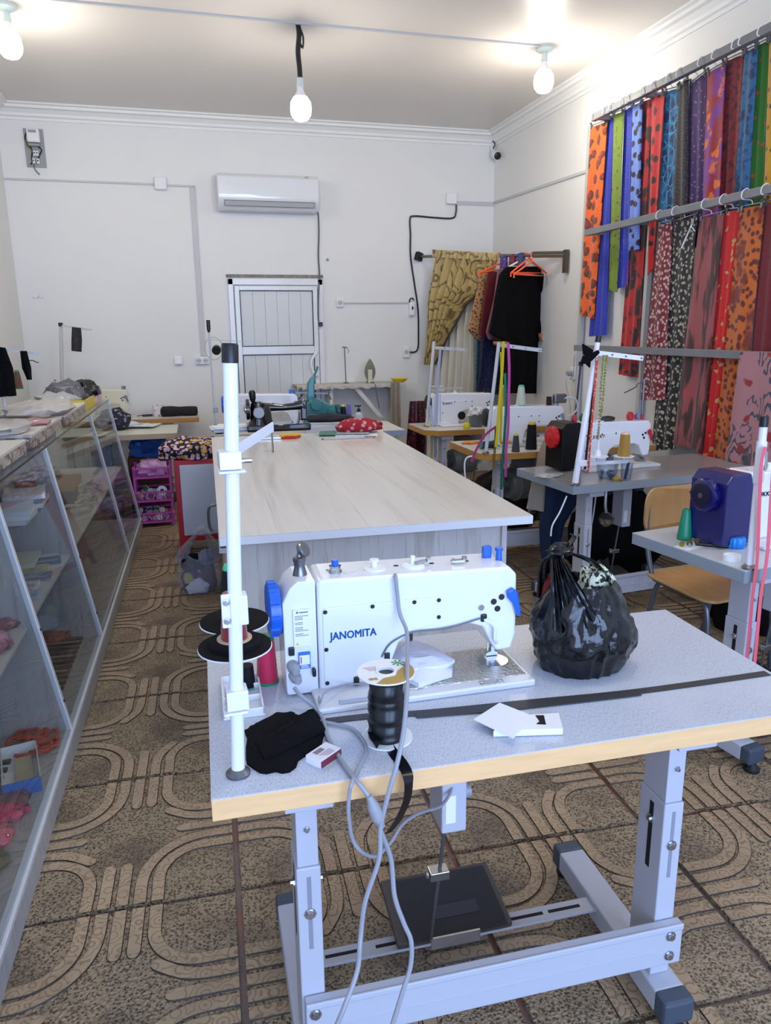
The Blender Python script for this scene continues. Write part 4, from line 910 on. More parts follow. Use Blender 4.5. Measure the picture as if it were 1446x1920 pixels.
# teal overlocker standing on the same row
M_teal = mat('teal_enamel', (44, 120, 120), .3, coat=.3); M_teald = mat('dark_teal_enamel', (24, 70, 76), .35)
p = at(592, 770, Y=5.4)
ov = thing('overlock_machine', 'small teal overlock machine behind the stacked ledgers', 'sewing machine', (p.x, 5.42, .80), 0)
MB().box((-.11, -.08, 0), (.15, .12, .1)).build('base', M_teald, ov, bev=.012)
MB().prism([(-.09, .08), (-.09, .16), (-.02, .2), (.05, .19), (.15, .13), (.15, .08)], -.04, .09, 'y').build('body', M_teal, ov, bev=.014)
MB().prism([(-.06, .18), (-.05, .31), (-.015, .36), (.015, .36), (.0, .30), (.0, .18)], -.01, .04, 'y').build('arm', M_teal, ov, bev=.008)
MB().cone((-.0, -.05, .16), (-.0, -.07, .16), .045, .04, 22).build('cover_disc', M_teal, ov)
MB().cone((.11, -.04, .10), (.11, -.065, .10), .03, .026, 18).build('thread_dial', M_teal, ov)
MB().turn((.15, .02, .10), (.19, .02, .10), ((0, .04), (.2, .05), (.8, .05), (1, .04)), 22).build('handwheel', M_teald, ov)
for i, (x, z, dx) in enumerate(((-.12, .22, .04), (-.1, .25, .0), (.08, .24, .03), (.12, .22, -.02), (-.15, .18, .02))):
    MB().cone((x, 0, z-.03), (x+dx, .02, z+.02), .007, n=8).cone((x+dx-.012, .02, z+.02), (x+dx+.014, .02, z+.024), .011, n=8).build('tension_post', M_dsteel, ov, sm=0)
MB().cbox((-.02, 0, .24), (.24, .015, .012), 0, 0, .05).build('thread_rail', M_dsteel, ov, sm=0)
MB().tube([(.0, .01, .36), (.02, .01, .40), (.03, .01, .43)], .008, 6, 3).build('lifter', M_teal, ov)
for px, col, cap, nm in ((625, (66, 48, 80), (90, 130, 120), 'plum thread cone beside the teal overlocker'), (644, (22, 26, 44), (214, 200, 60), 'navy thread cone with yellow tip beside the plum cone'), (654, (108, 104, 180), (120, 116, 190), 'violet thread cone at the end of the row')):
    stick_cone(px, 770, 5.42 if px != 654 else 5.50, .80, col, cap, nm, .135 if px != 625 else .14)
p = at(673, 775, Y=5.35)
r = thing('pump_bottle', 'small clear pump bottle with black head near the violet cone', 'bottle', (p.x, 5.35, .80))
MB().lathe((0, 0, 0), [(.03, 0), (.032, .01), (.032, .08), (.012, .1)], 18).build('bottle', mat('clear_bottle', (200, 206, 208), .15, alpha=.6), r)
MB().lathe((0, 0, .1), [(.014, 0), (.014, .02), (.005, .022), (.005, .04)], 12).cbox((-.006, 0, .143), (.045, .014, .012)).build('pump_head', M_black, r)
# tall thread stand with black grip left of the door
p0 = at(401, 745, Y=5.25); zt_ = at(398, 600, Y=5.25).z
r = thing('thread_stand', 'thin grey thread stand with black grip and a hanging tape roll', 'thread stand', (p0.x, 5.25, .80))
MB().cone((0, 0, 0), (-.005, 0, zt_-.80-.07), .007, n=10).build('pole', M_cond, r)
MB().turn((-.005, 0, zt_-.88), (-.005, 0, zt_-.80), ((0, .008), (.15, .010), (.2, .013), (1, .013)), 12).build('grip', M_black, r)
MB().cbox((.12, 0, zt_-.935), (.25, .014, .006), 0, 0, .07).build('guide_arm', M_cond, r, sm=0)
MB().tube([(.02+.06*math.cos(a), 0, zt_-.985+.075*math.sin(a)) for a in [2*PI*i/20 for i in range(21)]], .003, 6, 1).build('wire_loop', mat('pale_wire', (190, 190, 160), .5), r)
MB().cone((.035, -.02, zt_-1.0), (.04, .01, zt_-.99), .03, n=18).build('tape_roll', M_black, r)
MB().cbox((.006, -.012, .16), (.03, .012, .03)).build('clamp', M_dsteel, r, sm=0, bev=.003)
MB().cbox((.02, -.02, .03), (.06, .06, .06)).build('stand_foot', M_black, r, sm=0, bev=.01)
# ironing shelf on the back wall
zl = at(640, 722, Y=7.12).z; xa, xb = at(556, 722, Y=7.12).x, at(757, 722, Y=7.12).x
sh = thing('ironing_shelf', 'cloth-covered ironing shelf along the back wall right of the door', 'shelf', (xa, YB, zl))
W_ = xb-xa
M_icl = mat('ironing_cover', (196, 192, 184), .85, var=.15, vs_=20)
MB().box((.02, -.30, -.03), (W_, -.0, -.004)).build('board', M_ochre, sh, sm=0)
pts = [(Vector((0, -.31, .004)), Vector((0, 0, .004)))]
g = MB(); rows = []
for i in range(41):
    x = W_*1.01*i/40; dz = .02+.012*noise.noise(Vector((i*.45, 0, 1)))+.006*math.sin(i*1.3)
    rows.append([Vector((x, -.001, -.006)), Vector((x, -.001, .006)), Vector((x, -.31, .006+.003*noise.noise(Vector((i*.8, 2, 0))))), Vector((x, -.322, -.004)), Vector((x, -.322, -.012-dz)), Vector((x, -.316, -.012-dz)), Vector((x, -.312, -.006))])
g.loft(rows).build('cover', M_icl, sh, sm=50)
for x in (W_*.30, W_*.92): MB().box((x, -.28, -zl), (x+.03, -.02, -.03)).build('support', mat('white_board', (214, 214, 212), .5), sh, sm=0)
MB().prism([(W_*.52, -.03), (W_*.57, -.03), (W_*.80, -.32), (W_*.75, -.32)], -.29, -.27, 'y').build('brace', mat('white_board', (0, 0, 0)), sh, sm=0)
p = at(693, 720, Y=7.2)
r = thing('clothes_iron', 'steam iron standing on its heel on the ironing shelf', 'iron', (p.x, 7.2, zl+.008))
so_ = [(math.sin(PI*t)**.8*.062*(1-.25*t) if t < 1 else 0, .235*t) for t in [i/12 for i in range(13)]]
ol = [(x if x > .0 else .0, z) for x, z in so_]; ol[0] = (.045, 0)
poly = [(x, z) for x, z in ol]+[(-x, z) for x, z in ol[::-1][1:]]
MB().prism(poly, -.03, -.024, 'y').build('soleplate', mat('olive_steel', (150, 146, 126), .22, .9), r, sm=0)
MB().prism([(x*.8, .01+z*.85) for x, z in poly], -.024, .02, 'y').build('body', mat('olive_plastic', (122, 116, 92), .35), r, bev=.008)
MB().box((-.022, -.036, .0), (.022, -.0302, .13)).build('water_label', mat('cream_plastic', (210, 206, 180), .3), r, bev=.004)
MB().tube([(0, .02, .03), (0, .07, .05), (0, .075, .11), (0, .03, .16)], .015, 8, 4).build('handle', mat('olive_plastic', (0, 0, 0)), r)
MB().tube([(.0, -.02, .01), (.025, -.12, -.01), (.03, -.145, -.08), (.06, -.14, -.24)], .005, 6, 4).build('flex', M_gcord, r)
p = at(649, 722, Y=7.25); zt_ = at(648, 652, Y=7.25).z
r = thing('wire_stand', 'thin grey wire stand rising from the ironing shelf', 'stand', (p.x, 7.25, zl+.007))
MB().cone((0, 0, 0), (-.008, 0, zt_-zl), .005, n=8).build('rod', M_dsteel, r)
MB().cone((-.03, 0, zt_-zl), (.018, 0, zt_-zl-.005), .006, n=8).tube([(.02, 0, zt_-zl-.01), (.035, 0, zt_-zl-.04), (.025, 0, zt_-zl-.06)], .003, 6, 3).build('eyelet', M_dsteel, r)
MB().lathe((0, 0, 0), [(.03, 0), (.03, .004), (.008, .01)], 16).build('foot', M_dsteel, r)
p = at(749, 716, Y=7.2)
r = thing('yellow_tray', 'shallow yellow dish at the end of the ironing shelf', 'dish', (p.x, 7.2, zl+.008))
MB().lathe((0, 0, 0), [(.05, 0), (.085, .03), (.09, .034), (.086, .036), (.05, .006), (.001, .005)], 26).build('dish', M_gold, r)
p = at(741, 722, Y=7.07)
r = thing('hanging_towel', 'taupe towel hanging from the end of the ironing shelf', 'towel', (p.x, 7.06, zl))
drape3([(Vector((-.045, 0, .012)), Vector((.045, 0, .012))), (Vector((-.05, 0, -.25)), Vector((.05, 0, -.25))), (Vector((-.05, 0, -.5)), Vector((.055, 0, -.5)))], .015, 2, .015).build('towel', mat('taupe_towel', (150, 140, 126), .9, bump=.4, bs=200), r)
# ------------------------------------------------------------------ left back corner
yt = sewing_table('sewing table with pine edge under the cream machine by the back wall', (-.98, 6.80, 0), -.02, M_ltop, M_ochre, D=.50, L=1.12, pedal=False)
mcr = machine('cream sewing machine in the back left corner', (-.98+.02, 7.02, .75), -.02, wheel=M_black, lever=M_dsteel, body=M_cream)
p = at(297, 768, Y=6.98)
r = thing('flowered_mug', 'white mug with pink flowers on the pine-edged table', 'mug', (p.x, 6.95, .75))
M_mug = mat('flowered_china', (236, 232, 230), .2, layers=[('vor', 24, .34, .28, (214, 110, 140), .3)])
MB().lathe((0, 0, 0), [(.034, 0), (.046, .02), (.05, .09), (.052, .1), (.048, .1), (.044, .02), (.001, .01)], 24).build('cup', M_mug, r)
MB().tube([(.048, 0, .085), (.075, 0, .08), (.08, 0, .05), (.05, 0, .025)], .006, 8, 4).build('handle', M_mug, r)
p = at(336, 770, Y=6.93)
r = thing('rolled_black_cloth', 'rolled black cloth lying on the pine-edged table', 'cloth', (p.x, 6.93, .75))
MB().turn((-.16, 0, .045), (.16, .0, .04), ((0, .03), (.04, .045), (.3, .047), (.5, .04), (.75, .043), (.96, .042), (1, .028)), 18).build('roll', mat('black_brown_cloth', (30, 26, 28), .9, bump=.6, bs=40), r)
p = at(275, 757, Y=7.0)
r = thing('small_black_tool', 'small black tool on the pine-edged table near the mug', 'tool', (p.x, 7.0, .75)); MB().cbox((0, 0, .01), (.09, .02, .018), .1).cone((-.045, 0, .01), (-.09, -.01, .008), .004, n=8).build('handle', M_black, r, bev=.004)
lt = sewing_table('low worktable with buff edge in front of the pine-edged table', (-1.02, 6.02, 0), -.02, mat('pale_oat_top', (206, 204, 188), .35), mat('buff_edge', (176, 158, 132), .5), L=.97, D=.55, H=.72, pedal=False, legs=(.14, .42))
c = at(250, 800, z=.72)
r = thing('pattern_papers', 'loose pale blue pattern papers spread on the low worktable', 'papers', (c.x, c.y, .72))
for k, (dx, dy, a) in enumerate(((0, 0, .2), (.05, -.05, -.3), (-.1, .03, .5))):
    g = MB(); rows = []
    for i in range(9):
        row = []
        for j in range(7):
            x, y = (i/8-.5)*.3, (j/6-.5)*.22; R = Matrix.Rotation(a, 3, 'Z'); v = R @ Vector((x, y, 0)); row.append(v+Vector((dx, dy, .004+.006*k+.008*noise.noise(Vector((x*9, y*9, k)))+.008)))
        rows.append(row+[v-Vector((0, 0, .001)) for v in row[::-1]])
    g.loft(rows).build('sheet', mat('pale_blue_paper', (206, 218, 226), .6), r, sm=60)
p = at(244, 796, Y=6.35)
r = thing('dark_print_cloth', 'dark blue printed cloth heaped on the low worktable', 'cloth', (p.x-.12, 6.36, .735))
blob(MB(), (0, 0, 0), (.26, .2, .15), 12, .35, 2, 24, 12).build('heap', mat('navy_print', (30, 32, 48), .85, layers=[('noise', 40, .55, .62, (150, 150, 170), 0)]), r)
r = thing('blue_fabric_sack', 'crumpled bright blue sack under the low worktable', 'sack', (at(278, 850, Y=6.3).x, 6.40, .496))
blob(MB(), (0, 0, 0), (.30, .26, .17), 15, .35, 2.2, 28, 14, crease=.1).build('sack', mat('blue_nylon', (40, 92, 170), .4, bump=.4, bs=30), r)
r = thing('storage_carton', 'dark red brown carton under the low worktable', 'carton', (at(278, 850, Y=6.3).x, 6.40, 0))
MB().box((-.16, -.13, 0), (.17, .13, .49)).build('box', mat('red_brown_card', (86, 40, 34), .7), r, sm=0, bev=.004); MB().box((-.162, -.132, .44), (.172, .132, .494)).build('lid', mat('red_brown_card', (0, 0, 0)), r, sm=0, bev=.003)
# basket rack
M_pur = mat('orchid_plastic', (186, 74, 168), .35)
bx0, bx1 = at(262, 980, z=0).x, at(326, 980, z=0).x; BW = bx1-bx0
br_ = thing('basket_rack', 'orchid pink plastic rack of three baskets full of thread spools', 'basket rack', ((bx0+bx1)/2, 6.06, 0), 0)
HW, HD = BW/2, .13
ZB = [.03, .20, .385]; HB = .085
for sx in (-1, 1):
    for sy in (-1, 1): MB().cbox((sx*HW*1.0, sy*HD*.92, .24), (.018, .022, .48)).build('post', M_pur, br_, sm=0, bev=.004)
for z in ZB:
    bk = MB().box((-HW, -HD, z), (HW, HD, z+.006)).build('basket_floor', M_pur, br_, sm=0)
    for za, zb_ in ((z, z+.014), (z+HB-.014, z+HB)):
        MB().box((-HW, -HD-.004, za), (HW, -HD+.002, zb_)).box((-HW, HD-.002, za), (HW, HD+.004, zb_)).box((-HW-.002, -HD, za), (-HW+.004, HD, zb_)).box((HW-.004, -HD, za), (HW+.002, HD, zb_)).build('rim', M_pur, br_, sm=0, bev=.001)
    g = MB()
    for i in range(15):
        x = -HW+BW*i/14; g.box((x-.002, -HD-.002, z), (x+.002, -HD, z+HB))
    for k in range(1, 4): g.box((-HW, -HD-.002, z+HB*k/4-.0015), (HW, -HD, z+HB*k/4+.0015))
    for i in range(12):
        y = -HD+2*HD*i/11
        for sx in (-HW, HW-.002): g.box((sx, y-.002, z), (sx+.002, y+.002, z+HB))
    g.build('lattice', M_pur, br_, sm=0)
cols = [((40, 120, 70), 'green'), ((190, 176, 60), 'mustard'), ((40, 70, 160), 'blue'), ((190, 40, 60), 'red'), ((60, 160, 130), 'sea green'), ((90, 140, 60), 'leaf green'), ((230, 230, 230), 'white'), ((24, 60, 50), 'dark green')]
def spool(label, loc, col, tilt, r0=.02, h=.05, group=None):
    r = thing('thread_spool', label, 'thread spool', loc, 0, group); r.rotation_euler = tilt
    MB().lathe((0, 0, 0), [(r0*.95, h*.1), (r0, h*.2), (r0, h*.8), (r0*.95, h*.9)], 14).build('winding', mat('thread_%d_%d_%d' % col, col, .6, sheen=.3), r)
    for z in (0, h*.9): MB().lathe((0, 0, z), [(r0*1.15, 0), (r0*1.15, h*.1), (.004, h*.1)], 14).build('spool_end', M_plast if col != (230, 230, 230) else M_plast, r)
    return r
random.seed(21)
for bi, z in ((1, ZB[1]), (0, ZB[0])):
    for k in range(10):
        col, cn_ = cols[(k*3+bi) % 8]
        x = bx0+HW+(-HW*.8+1.6*HW*((k % 5)+.5)/5); y = 6.06-.08+.09*(k//5)
        spool('%s thread spool %s the %s basket of the rack' % (cn_, 'lying at the front of' if k < 5 else 'heaped at the back of', 'middle' if bi else 'bottom'), (x, y, z+.008+.026*(k//5)+.02), col, (random.uniform(.9, 1.6), 0, random.uniform(0, 6)), .021, .055, group='spools in the %s basket' % ('middle' if bi else 'bottom'))
r = thing('ribbon_reel', 'white paper reel with dark hole on the middle basket front', 'reel', (at(303, 910, Y=5.95).x, 5.985, ZB[1]+.075)); r.rotation_euler = (PI/2-.2, 0, 0)
MB().loft([[Vector((rr*math.cos(2*PI*j/24), rr*math.sin(2*PI*j/24), z)) for j in range(24)] for rr, z in ((.038, 0), (.038, .012), (.014, .012), (.014, 0), (.038, 0))], cap=False).build('reel', M_plast, r); MB().cone((0, 0, .001), (0, 0, .008), .0142, n=16).build('core', M_dark, r)
r = thing('lilac_cloth_bag', 'crumpled lilac plastic bag in the top basket of the rack', 'plastic bag', (bx0+HW, 6.06, ZB[2]+.01))
blob(MB(), (0, 0, 0), (BW*.9, .22, .12), 30, .35, 2.5, 24, 12).build('bag', mat('lilac_film', (190, 150, 196), .3, bump=.5, bs=30), r)
# red framed white cabinet with flowered cloth
ca0, cz = at(322, 862, Y=5.05), at(322, 862, Y=5.05).z
M_redf = mat('red_lacquer', (186, 22, 44), .35)
cb_ = thing('white_cabinet', 'small white cabinet with red frame beyond the cutting table', 'cabinet', (ca0.x+.01, 5.05, 0), -.02)
CWd, CH = .50, cz-.01
MB().box((0, .01, .10), (CWd, .36, CH)).build('carcass', M_redf, cb_, sm=0, bev=.004)
MB().box((.035, -.006, .145), (CWd-.035, .01, CH-.03)).build('door', mat('blue_white_panel', (206, 212, 226), .25), cb_, sm=0, bev=.003)
for x in (.0, CWd-.03):
    for y in (.01, .33): MB().box((x, y, 0), (x+.03, y+.03, .10)).build('leg', M_redf, cb_, sm=0)
MB().tube([(.33, -.006, CH-.1), (.33, -.03, CH-.11), (.33, -.03, CH-.2), (.33, -.006, CH-.21)], .006, 8, 3).build('handle', M_dsteel, cb_)
M_flor = mat('black_pink_floral', (26, 22, 30), .85, layers=[('vor', 34, .5, .42, (226, 186, 200), .3), ('vor', 34, .16, .12, (180, 60, 90), 0), ('cell', 34, .86, .88, (216, 176, 60), .3)])
r = thing('floral_cloth', 'black cloth with dense pink flowers heaped on the white cabinet', 'cloth', (ca0.x+.13, 5.2, CH))
blob(MB(), (.02, 0, 0), (.46, .34, .13), 41, .25, 2, 30, 13, crease=.05).build('heap', M_flor, r)
# scrap bag on the floor
fb = at(378, 1118, z=0)
M_film = film_mat('grey_white_film', (196, 200, 214), .26, .2)
carrier_bag('scrap_bag', 'see-through grey white plastic bag of fabric scraps on the floor', (fb.x-.005, fb.y+.12, 0), .118, .10, .23, (fb.x+.03, fb.y+.10, .375), M_film, 11, content=(), handle=.05, taper=.9, folds=7)
for k, (dx, dy, dz, s_, m_, nm) in enumerate(((-.045, .01, .005, (.11, .12, .13), mat('navy_scrap', (44, 52, 92), .8), 'navy'), (.05, .0, .01, (.10, .12, .15), mat('plum_scrap', (80, 48, 78), .8), 'plum'), (-.01, -.055, .0, (.13, .06, .08), M_wcl, 'white'), (-.03, .0, .13, (.13, .12, .09), M_blkcl, 'black'), (-.06, -.045, .06, (.06, .05, .06), mat('straw_scrap', (190, 180, 90), .8), 'straw yellow'), (.045, -.02, .16, (.09, .09, .08), mat('grey_scrap', (120, 124, 150), .8), 'grey blue'))):
    q = thing('fabric_scrap', '%s fabric scrap inside the see-through floor bag' % nm, 'cloth', (fb.x-.005+dx, fb.y+.12+dy, dz+.004)); blob(MB(), (0, 0, 0), s_, 50+k, .3, 2.2, 18, 10).build('scrap', m_, q)
# ------------------------------------------------------------------ fabric rack on the right wall
XRK = 2.97
M_rail = mat('grey_painted_tube', (128, 130, 134), .45, var=.12, vs_=14)
ra, rb, rc = at(1113, 222, X=XRK), at(1100, 437, X=XRK), at(1080, 652, X=XRK)
yA = ra.y; YE = 2.7
rk = thing('fabric_rack', 'grey tube rack with three rails along the right wall', 'rack', (XRK, yA, 0))
for p in (ra, rb, rc): MB().box((-.02, YE-yA, p.z-.022), (.02, p.y-yA, p.z+.022)).build('rail', M_rail, rk, sm=0, bev=.003)
M_postw = mat('pale_grey_post', (186, 188, 190), .45)
for y in (at(1103, 330, X=3.11).y, at(1212, 560, X=3.11).y, 2.9): MB().box((.125, y-yA-.018, 0), (.16, y-yA+.018, ra.z+.02)).build('post', M_postw, rk, sm=0, bev=.002)
for p in (ra, rb, rc):
    for y in (p.y-.03, at(1212, 560, X=3.11).y, 2.9): MB().box((.018, y-yA-.015, p.z-.015), (.18, y-yA+.015, p.z+.015)).build('stay', M_rail, rk, sm=0)
F_ = lambda n, c, L_, **k: mat('fab_'+n, c, .75, layers=L_, sheen=.25, bump=.15, bs=150, **k)
DK = (26, 20, 20)
UP = [
 ('orange', 'orange fabric with dark rose print hanging at the rack end', F_('orange', (232, 96, 14), [('Wvor', 11, .40, .32, (84, 44, 14), .7), ('Wvor', 11, .22, .16, (150, 34, 26), .5), ('Wvor', 34, .12, .08, (60, 40, 16), .3)]), (1108, 240, 1139, 228), (1088, 590, 1114, 598)),
 ('royal blue', 'long plain royal blue fabric beside the orange roses', F_('royal', (36, 50, 168), [('Wvor', 30, .1, .06, (90, 80, 170), 0)]), (1139, 227, 1151, 218), (1107, 631, 1135, 628)),
 ('olive green', 'narrow olive green fabric between two royal blue lengths', F_('olive', (104, 132, 24), [('Wvor', 16, .16, .1, (110, 50, 30), 0)]), (1151, 216, 1170, 209), (1143, 543, 1157, 548)),
 ('second royal blue', 'shorter royal blue fabric with fine dots beside the olive length', F_('royal2', (40, 56, 176), [('Wvor', 40, .12, .08, (120, 110, 190), 0)]), (1171, 208, 1187, 198), (1157, 542, 1180, 533)),
 ('pale blue', 'short pale blue fabric with dark flower sprigs', F_('pale', (110, 140, 214), [('Wvor', 16, .34, .26, (34, 24, 48), .4)]), (1187, 199, 1205, 190), (1181, 470, 1197, 470)),
 ('red and black', 'longest red fabric with black roses reaching below the bottom rail', F_('redblk', (178, 20, 26), [('Wnoise', 9, .48, .58, (44, 10, 14), .3)]), (1204, 192, 1224, 184), (1161, 702, 1195, 708)),
 ('bright red', 'bright red fabric with black sprigs beside the longest red length', F_('redspr', (196, 26, 28), [('Wvor', 11, .30, .22, (50, 14, 12), .5)]), (1223, 184, 1247, 175), (1213, 516, 1227, 505)),
 ('peacock blue', 'peacock blue paisley fabric on the top rail', F_('peacock', (18, 104, 158), [('Wnoise', 16, .48, .56, (10, 52, 96), .8), ('Wedge', 14, .06, .03, (60, 150, 190), .9)]), (1247, 173, 1276, 165), (1236, 440, 1264, 430)),
 ('charcoal', 'charcoal fabric with fine speckle folded to a point', F_('charcoal', (38, 32, 36), [('Wvor', 70, .2, .12, (110, 90, 90), 0)]), (1275, 164, 1291, 146), (1260, 470, 1288, 470)),
 ('purple', 'deep purple fabric with small grey dots', F_('purple', (64, 34, 92), [('Wvor', 26, .16, .1, (140, 110, 160), 0)]), (1294, 160, 1326, 135), (1286, 470, 1315, 460)),
 ('purple and orange', 'purple and orange flame print fabric', F_('flame', (120, 44, 140), [('Wnoise', 8, .50, .56, (150, 26, 40), .3), ('Wnoise', 10, .60, .66, (222, 110, 40), .4)]), (1327, 139, 1361, 119), (1313, 460, 1348, 450)),
 ('wine red', 'wine red fabric with dark mottling on the top rail', F_('wine', (128, 20, 34), [('Wnoise', 30, .50, .58, (70, 14, 22), 0)]), (1360, 117, 1399, 100), (1344, 450, 1379, 440)),
 ('steel blue', 'steel blue marbled fabric next to the green length', F_('steel', (44, 98, 140), [('Wnoise', 24, .5, .62, (24, 56, 96), .4)]), (1398, 98, 1421, 88), (1374, 440, 1398, 430)),
 ('green', 'bottle green fabric with sparse red dots', F_('green', (38, 112, 30), [('Wvor', 12, .13, .09, (200, 60, 40), 0)]), (1420, 87, 1443, 76), (1392, 430, 1430, 420)),
 ('ochre', 'ochre fabric at the near end of the top rail', F_('ochre', (190, 140, 24), [('Wvor', 14, .2, .12, (90, 60, 20), .2)]), (1443, 76, 1476, 62), (1428, 420, 1462, 410))]
LOW = [
 ('maroon', 'maroon fabric with white leaf sprigs on the middle rail', F_('maroon', (112, 18, 28), [('Wvor', 34, .34, .24, (206, 170, 170), .8)]), (1237, 422, 1261, 416), (1204, 750, 1246, 750)),
 ('black', 'black fabric with white flower sprigs on the middle rail', F_('blackfl', (18, 16, 18), [('Wvor', 32, .32, .22, (176, 168, 150), .8)]), (1261, 420, 1309, 404), (1220, 846, 1268, 842)),
 ('rose brown', 'rose and brown streaked fabric on the middle rail', F_('streak', (150, 76, 78), [('Wnoise', 6, .44, .54, (62, 34, 30), .5, (1, 2.6, .5)), ('Wnoise', 12, .6, .7, (176, 60, 66), .3, (1, 3.2, .35))]), (1312, 412, 1358, 400), (1262, 832, 1318, 846)),
 ('scarlet', 'scarlet fabric with small gold flowers on the middle rail', F_('scarlet', (208, 24, 26), [('Wvor', 14, .20, .14, (206, 160, 100), .8), ('Wvor', 14, .09, .06, (120, 30, 20), .5)]), (1361, 397, 1390, 394), (1312, 850, 1338, 860)),
 ('rust', 'rust orange fabric with dark red speckled print', F_('rust', (196, 98, 24), [('Wvor', 24, .36, .26, (100, 24, 18), .5), ('Wnoise', 6, .56, .66, (120, 34, 20), .3)]), (1389, 392, 1434, 384), (1336, 866, 1386, 872)),
 ('crimson', 'plain dark crimson fabric at the near end of the middle rail', F_('crimson', (116, 18, 34), [('Wvor', 60, .2, .1, (80, 10, 24), 0)]), (1434, 383, 1476, 373), (1388, 872, 1440, 880)),
 ('teal', 'teal fabric past the dark crimson length', F_('tealf', (30, 110, 110), [('Wvor', 22, .2, .12, (180, 200, 190), .3)]), (1477, 373, 1512, 364), (1440, 884, 1490, 890))]
def hang(rows, X, railz, nm, label, m_, seed, row, th=.012):
    t, bt = rows
    l, r_ = at(t[0], t[1], X=X), at(t[2], t[3], X=X); bl_, br2 = at(bt[0], bt[1], X=X), at(bt[2], bt[3], X=X)
    mid = (l+r_)/2; topz = max(l.z, r_.z)
    o = drape3([(l, r_), (l.lerp(bl_, .5), r_.lerp(br2, .5)), (bl_, br2)], th, 1.5+seed % 2, .009, 12, 18, seed, True)
    ob = o.build('fabric_length', m_, None, sm=60, off=Vector((X, mid.y, min(bl_.z, br2.z))))
    tag(ob, label, 'fabric', 'fabric lengths on the %s rail' % row)
    # hanger
    h = thing('clip_hanger', 'metal clip hanger carrying the %s fabric' % nm, 'hanger', (X, mid.y, topz), 0, 'clip hangers on the %s rail' % row)
    B = Vector((X, mid.y, topz)); hw = abs(l.y-r_.y)/2
    za, zb = l.z+.014-topz, r_.z+.014-topz
    MB().tube([(0, l.y-mid.y, za), (0, r_.y-mid.y, zb)], .0035, 6, 0).build('bar', M_steel, h)
    zr = railz-topz
    dx = XRK-X; zc = (za+zb)/2
    MB().tube([(0, 0, zc), (dx*.3, 0, zc+.02), (dx-.027, 0, zr-.02), (dx-.03, 0, zr+.015), (dx, 0, zr+.032), (dx+.028, 0, zr+.012)], .003, 6, 4).build('hook', M_plast, h)
    for q, z in ((l, za), (r_, zb)):
        y = (q.y-mid.y)*.82
        MB().cbox((-.004, y, z-.012), (.012, .016, .03)).cbox((-.01, y, z+.01), (.014, .012, .012), 0, 0, .4).build('clip', M_dsteel, h, sm=0, bev=.002)
for i, (nm, lb_, m_, t, bt) in enumerate(UP): hang((t, bt), 3.062+.026*(i % 2), ra.z, nm+' top-rail', lb_, m_, i, 'top')
for i, (nm, lb_, m_, t, bt) in enumerate(LOW): hang((t, bt), 3.012+.02*(i % 2), rb.z, nm+' middle-rail', lb_, m_, i+20, 'middle', .012)
# leaf print cloth thrown over the bottom rail
M_leaf = mat('fab_leaf', (176, 122, 128), .8, layers=[('Wcontour', 5, .3, .6, (70, 68, 82), 1.2, (1, 2.0, 1)), ('Wnoise', 5, .52, .5, (176, 122, 128), .6), ('Wvor', 6, .16, .12, (150, 40, 36), .6)], sheen=.2)
o = drape([(1389, 660, 1470, 661), (1380, 720, 1462, 724), (1370, 800, 1452, 806), (1361, 872, 1448, 888)], X=2.93, th=.012, folds=1.5, amp=.012, seed=4)
tag(o.build('leaf_print_cloth', M_leaf, None, sm=60, off=Vector((2.93, 4.0, .98))), 'dusty pink cloth with dark leaf print over the bottom rail', 'fabric')
# loose white hanger stick
p = at(1300, 415, X=2.98); q = at(1276, 470, X=2.97)
r = thing('loose_clip_hanger', 'white clip hanger dangling askew in front of the black sprigged fabric', 'hanger', p)
MB().tube([Vector((0, 0, 0)), (q-p)*.5, q-p], .005, 6, 2).build('bar', M_plast, r)
MB().tube([(q-p)*.4, (q-p)*.4+Vector((-.02, -.05, .03)), (q-p)*.4+Vector((-.02, -.09, .0))], .003, 6, 3).build('hook', M_plast, r)
for s_ in (0, 1): MB().cbox((q-p)*s_, (.014, .02, .03), .3).build('clip', M_dsteel, r, sm=0)
# ------------------------------------------------------------------ clothes rod across the corner
RA, RB = at(788, 481, Y=YB-.04), at(1063, 478, X=XR-.02); rd = (RB-RA); RL = rd.length; rdn = rd.normalized()
hN = Vector((rdn.x, rdn.y, 0)).normalized(); fN = Vector((hN.y, -hN.x, 0))
if fN.y > 0: fN = -fN
rod = thing('clothes_rod', 'steel clothes rod set across the back right corner', 'clothes rod', RA)
MB().tube([RA, RB], .014, 10, 0).build('rod', M_dsteel, rod, off=RA)
MB().cbox(RA+Vector((-.01, .01, .0)), (.07, .05, .08), .4, 0, .3).build('wall_bracket', M_black, rod, sm=0, bev=.006, off=RA)
e_ = RB-rdn*.34
MB().loft([[p+Vector((0, 0, dz))+fN*dw for dz, dw in ((-.02, -.012), (.03, -.012), (.03, .012), (-.02, .012))] for p in (e_, RB-rdn*.01)]).build('flat_bar', mat('brown_steel', (88, 78, 66), .5, .5), rod, sm=0, off=RA)
MB().cbox(RB+Vector((-.008, 0, -.05)), (.03, .05, .18)).build('wall_plate', mat('brown_steel', (0, 0, 0)), rod, sm=0, off=RA)
M_gcur = mat('gold_damask', (190, 166, 106), .5, layers=[('contour', 5.0, .55, .85, (116, 94, 52), .6), ('noise', 90, .55, .7, (170, 146, 90), 0)], sheen=.3)
def plane_rows(rows, P, N): return [(at(a, b, P=P, N=N), at(c, d, P=P, N=N)) for a, b, c, d in rows]
PF = RA+fN*.03
cu = thing('gold_curtain', 'gold damask swag curtain gathered on the clothes rod', 'curtain', Vector((PF.x, PF.y, PF.z-.6)))
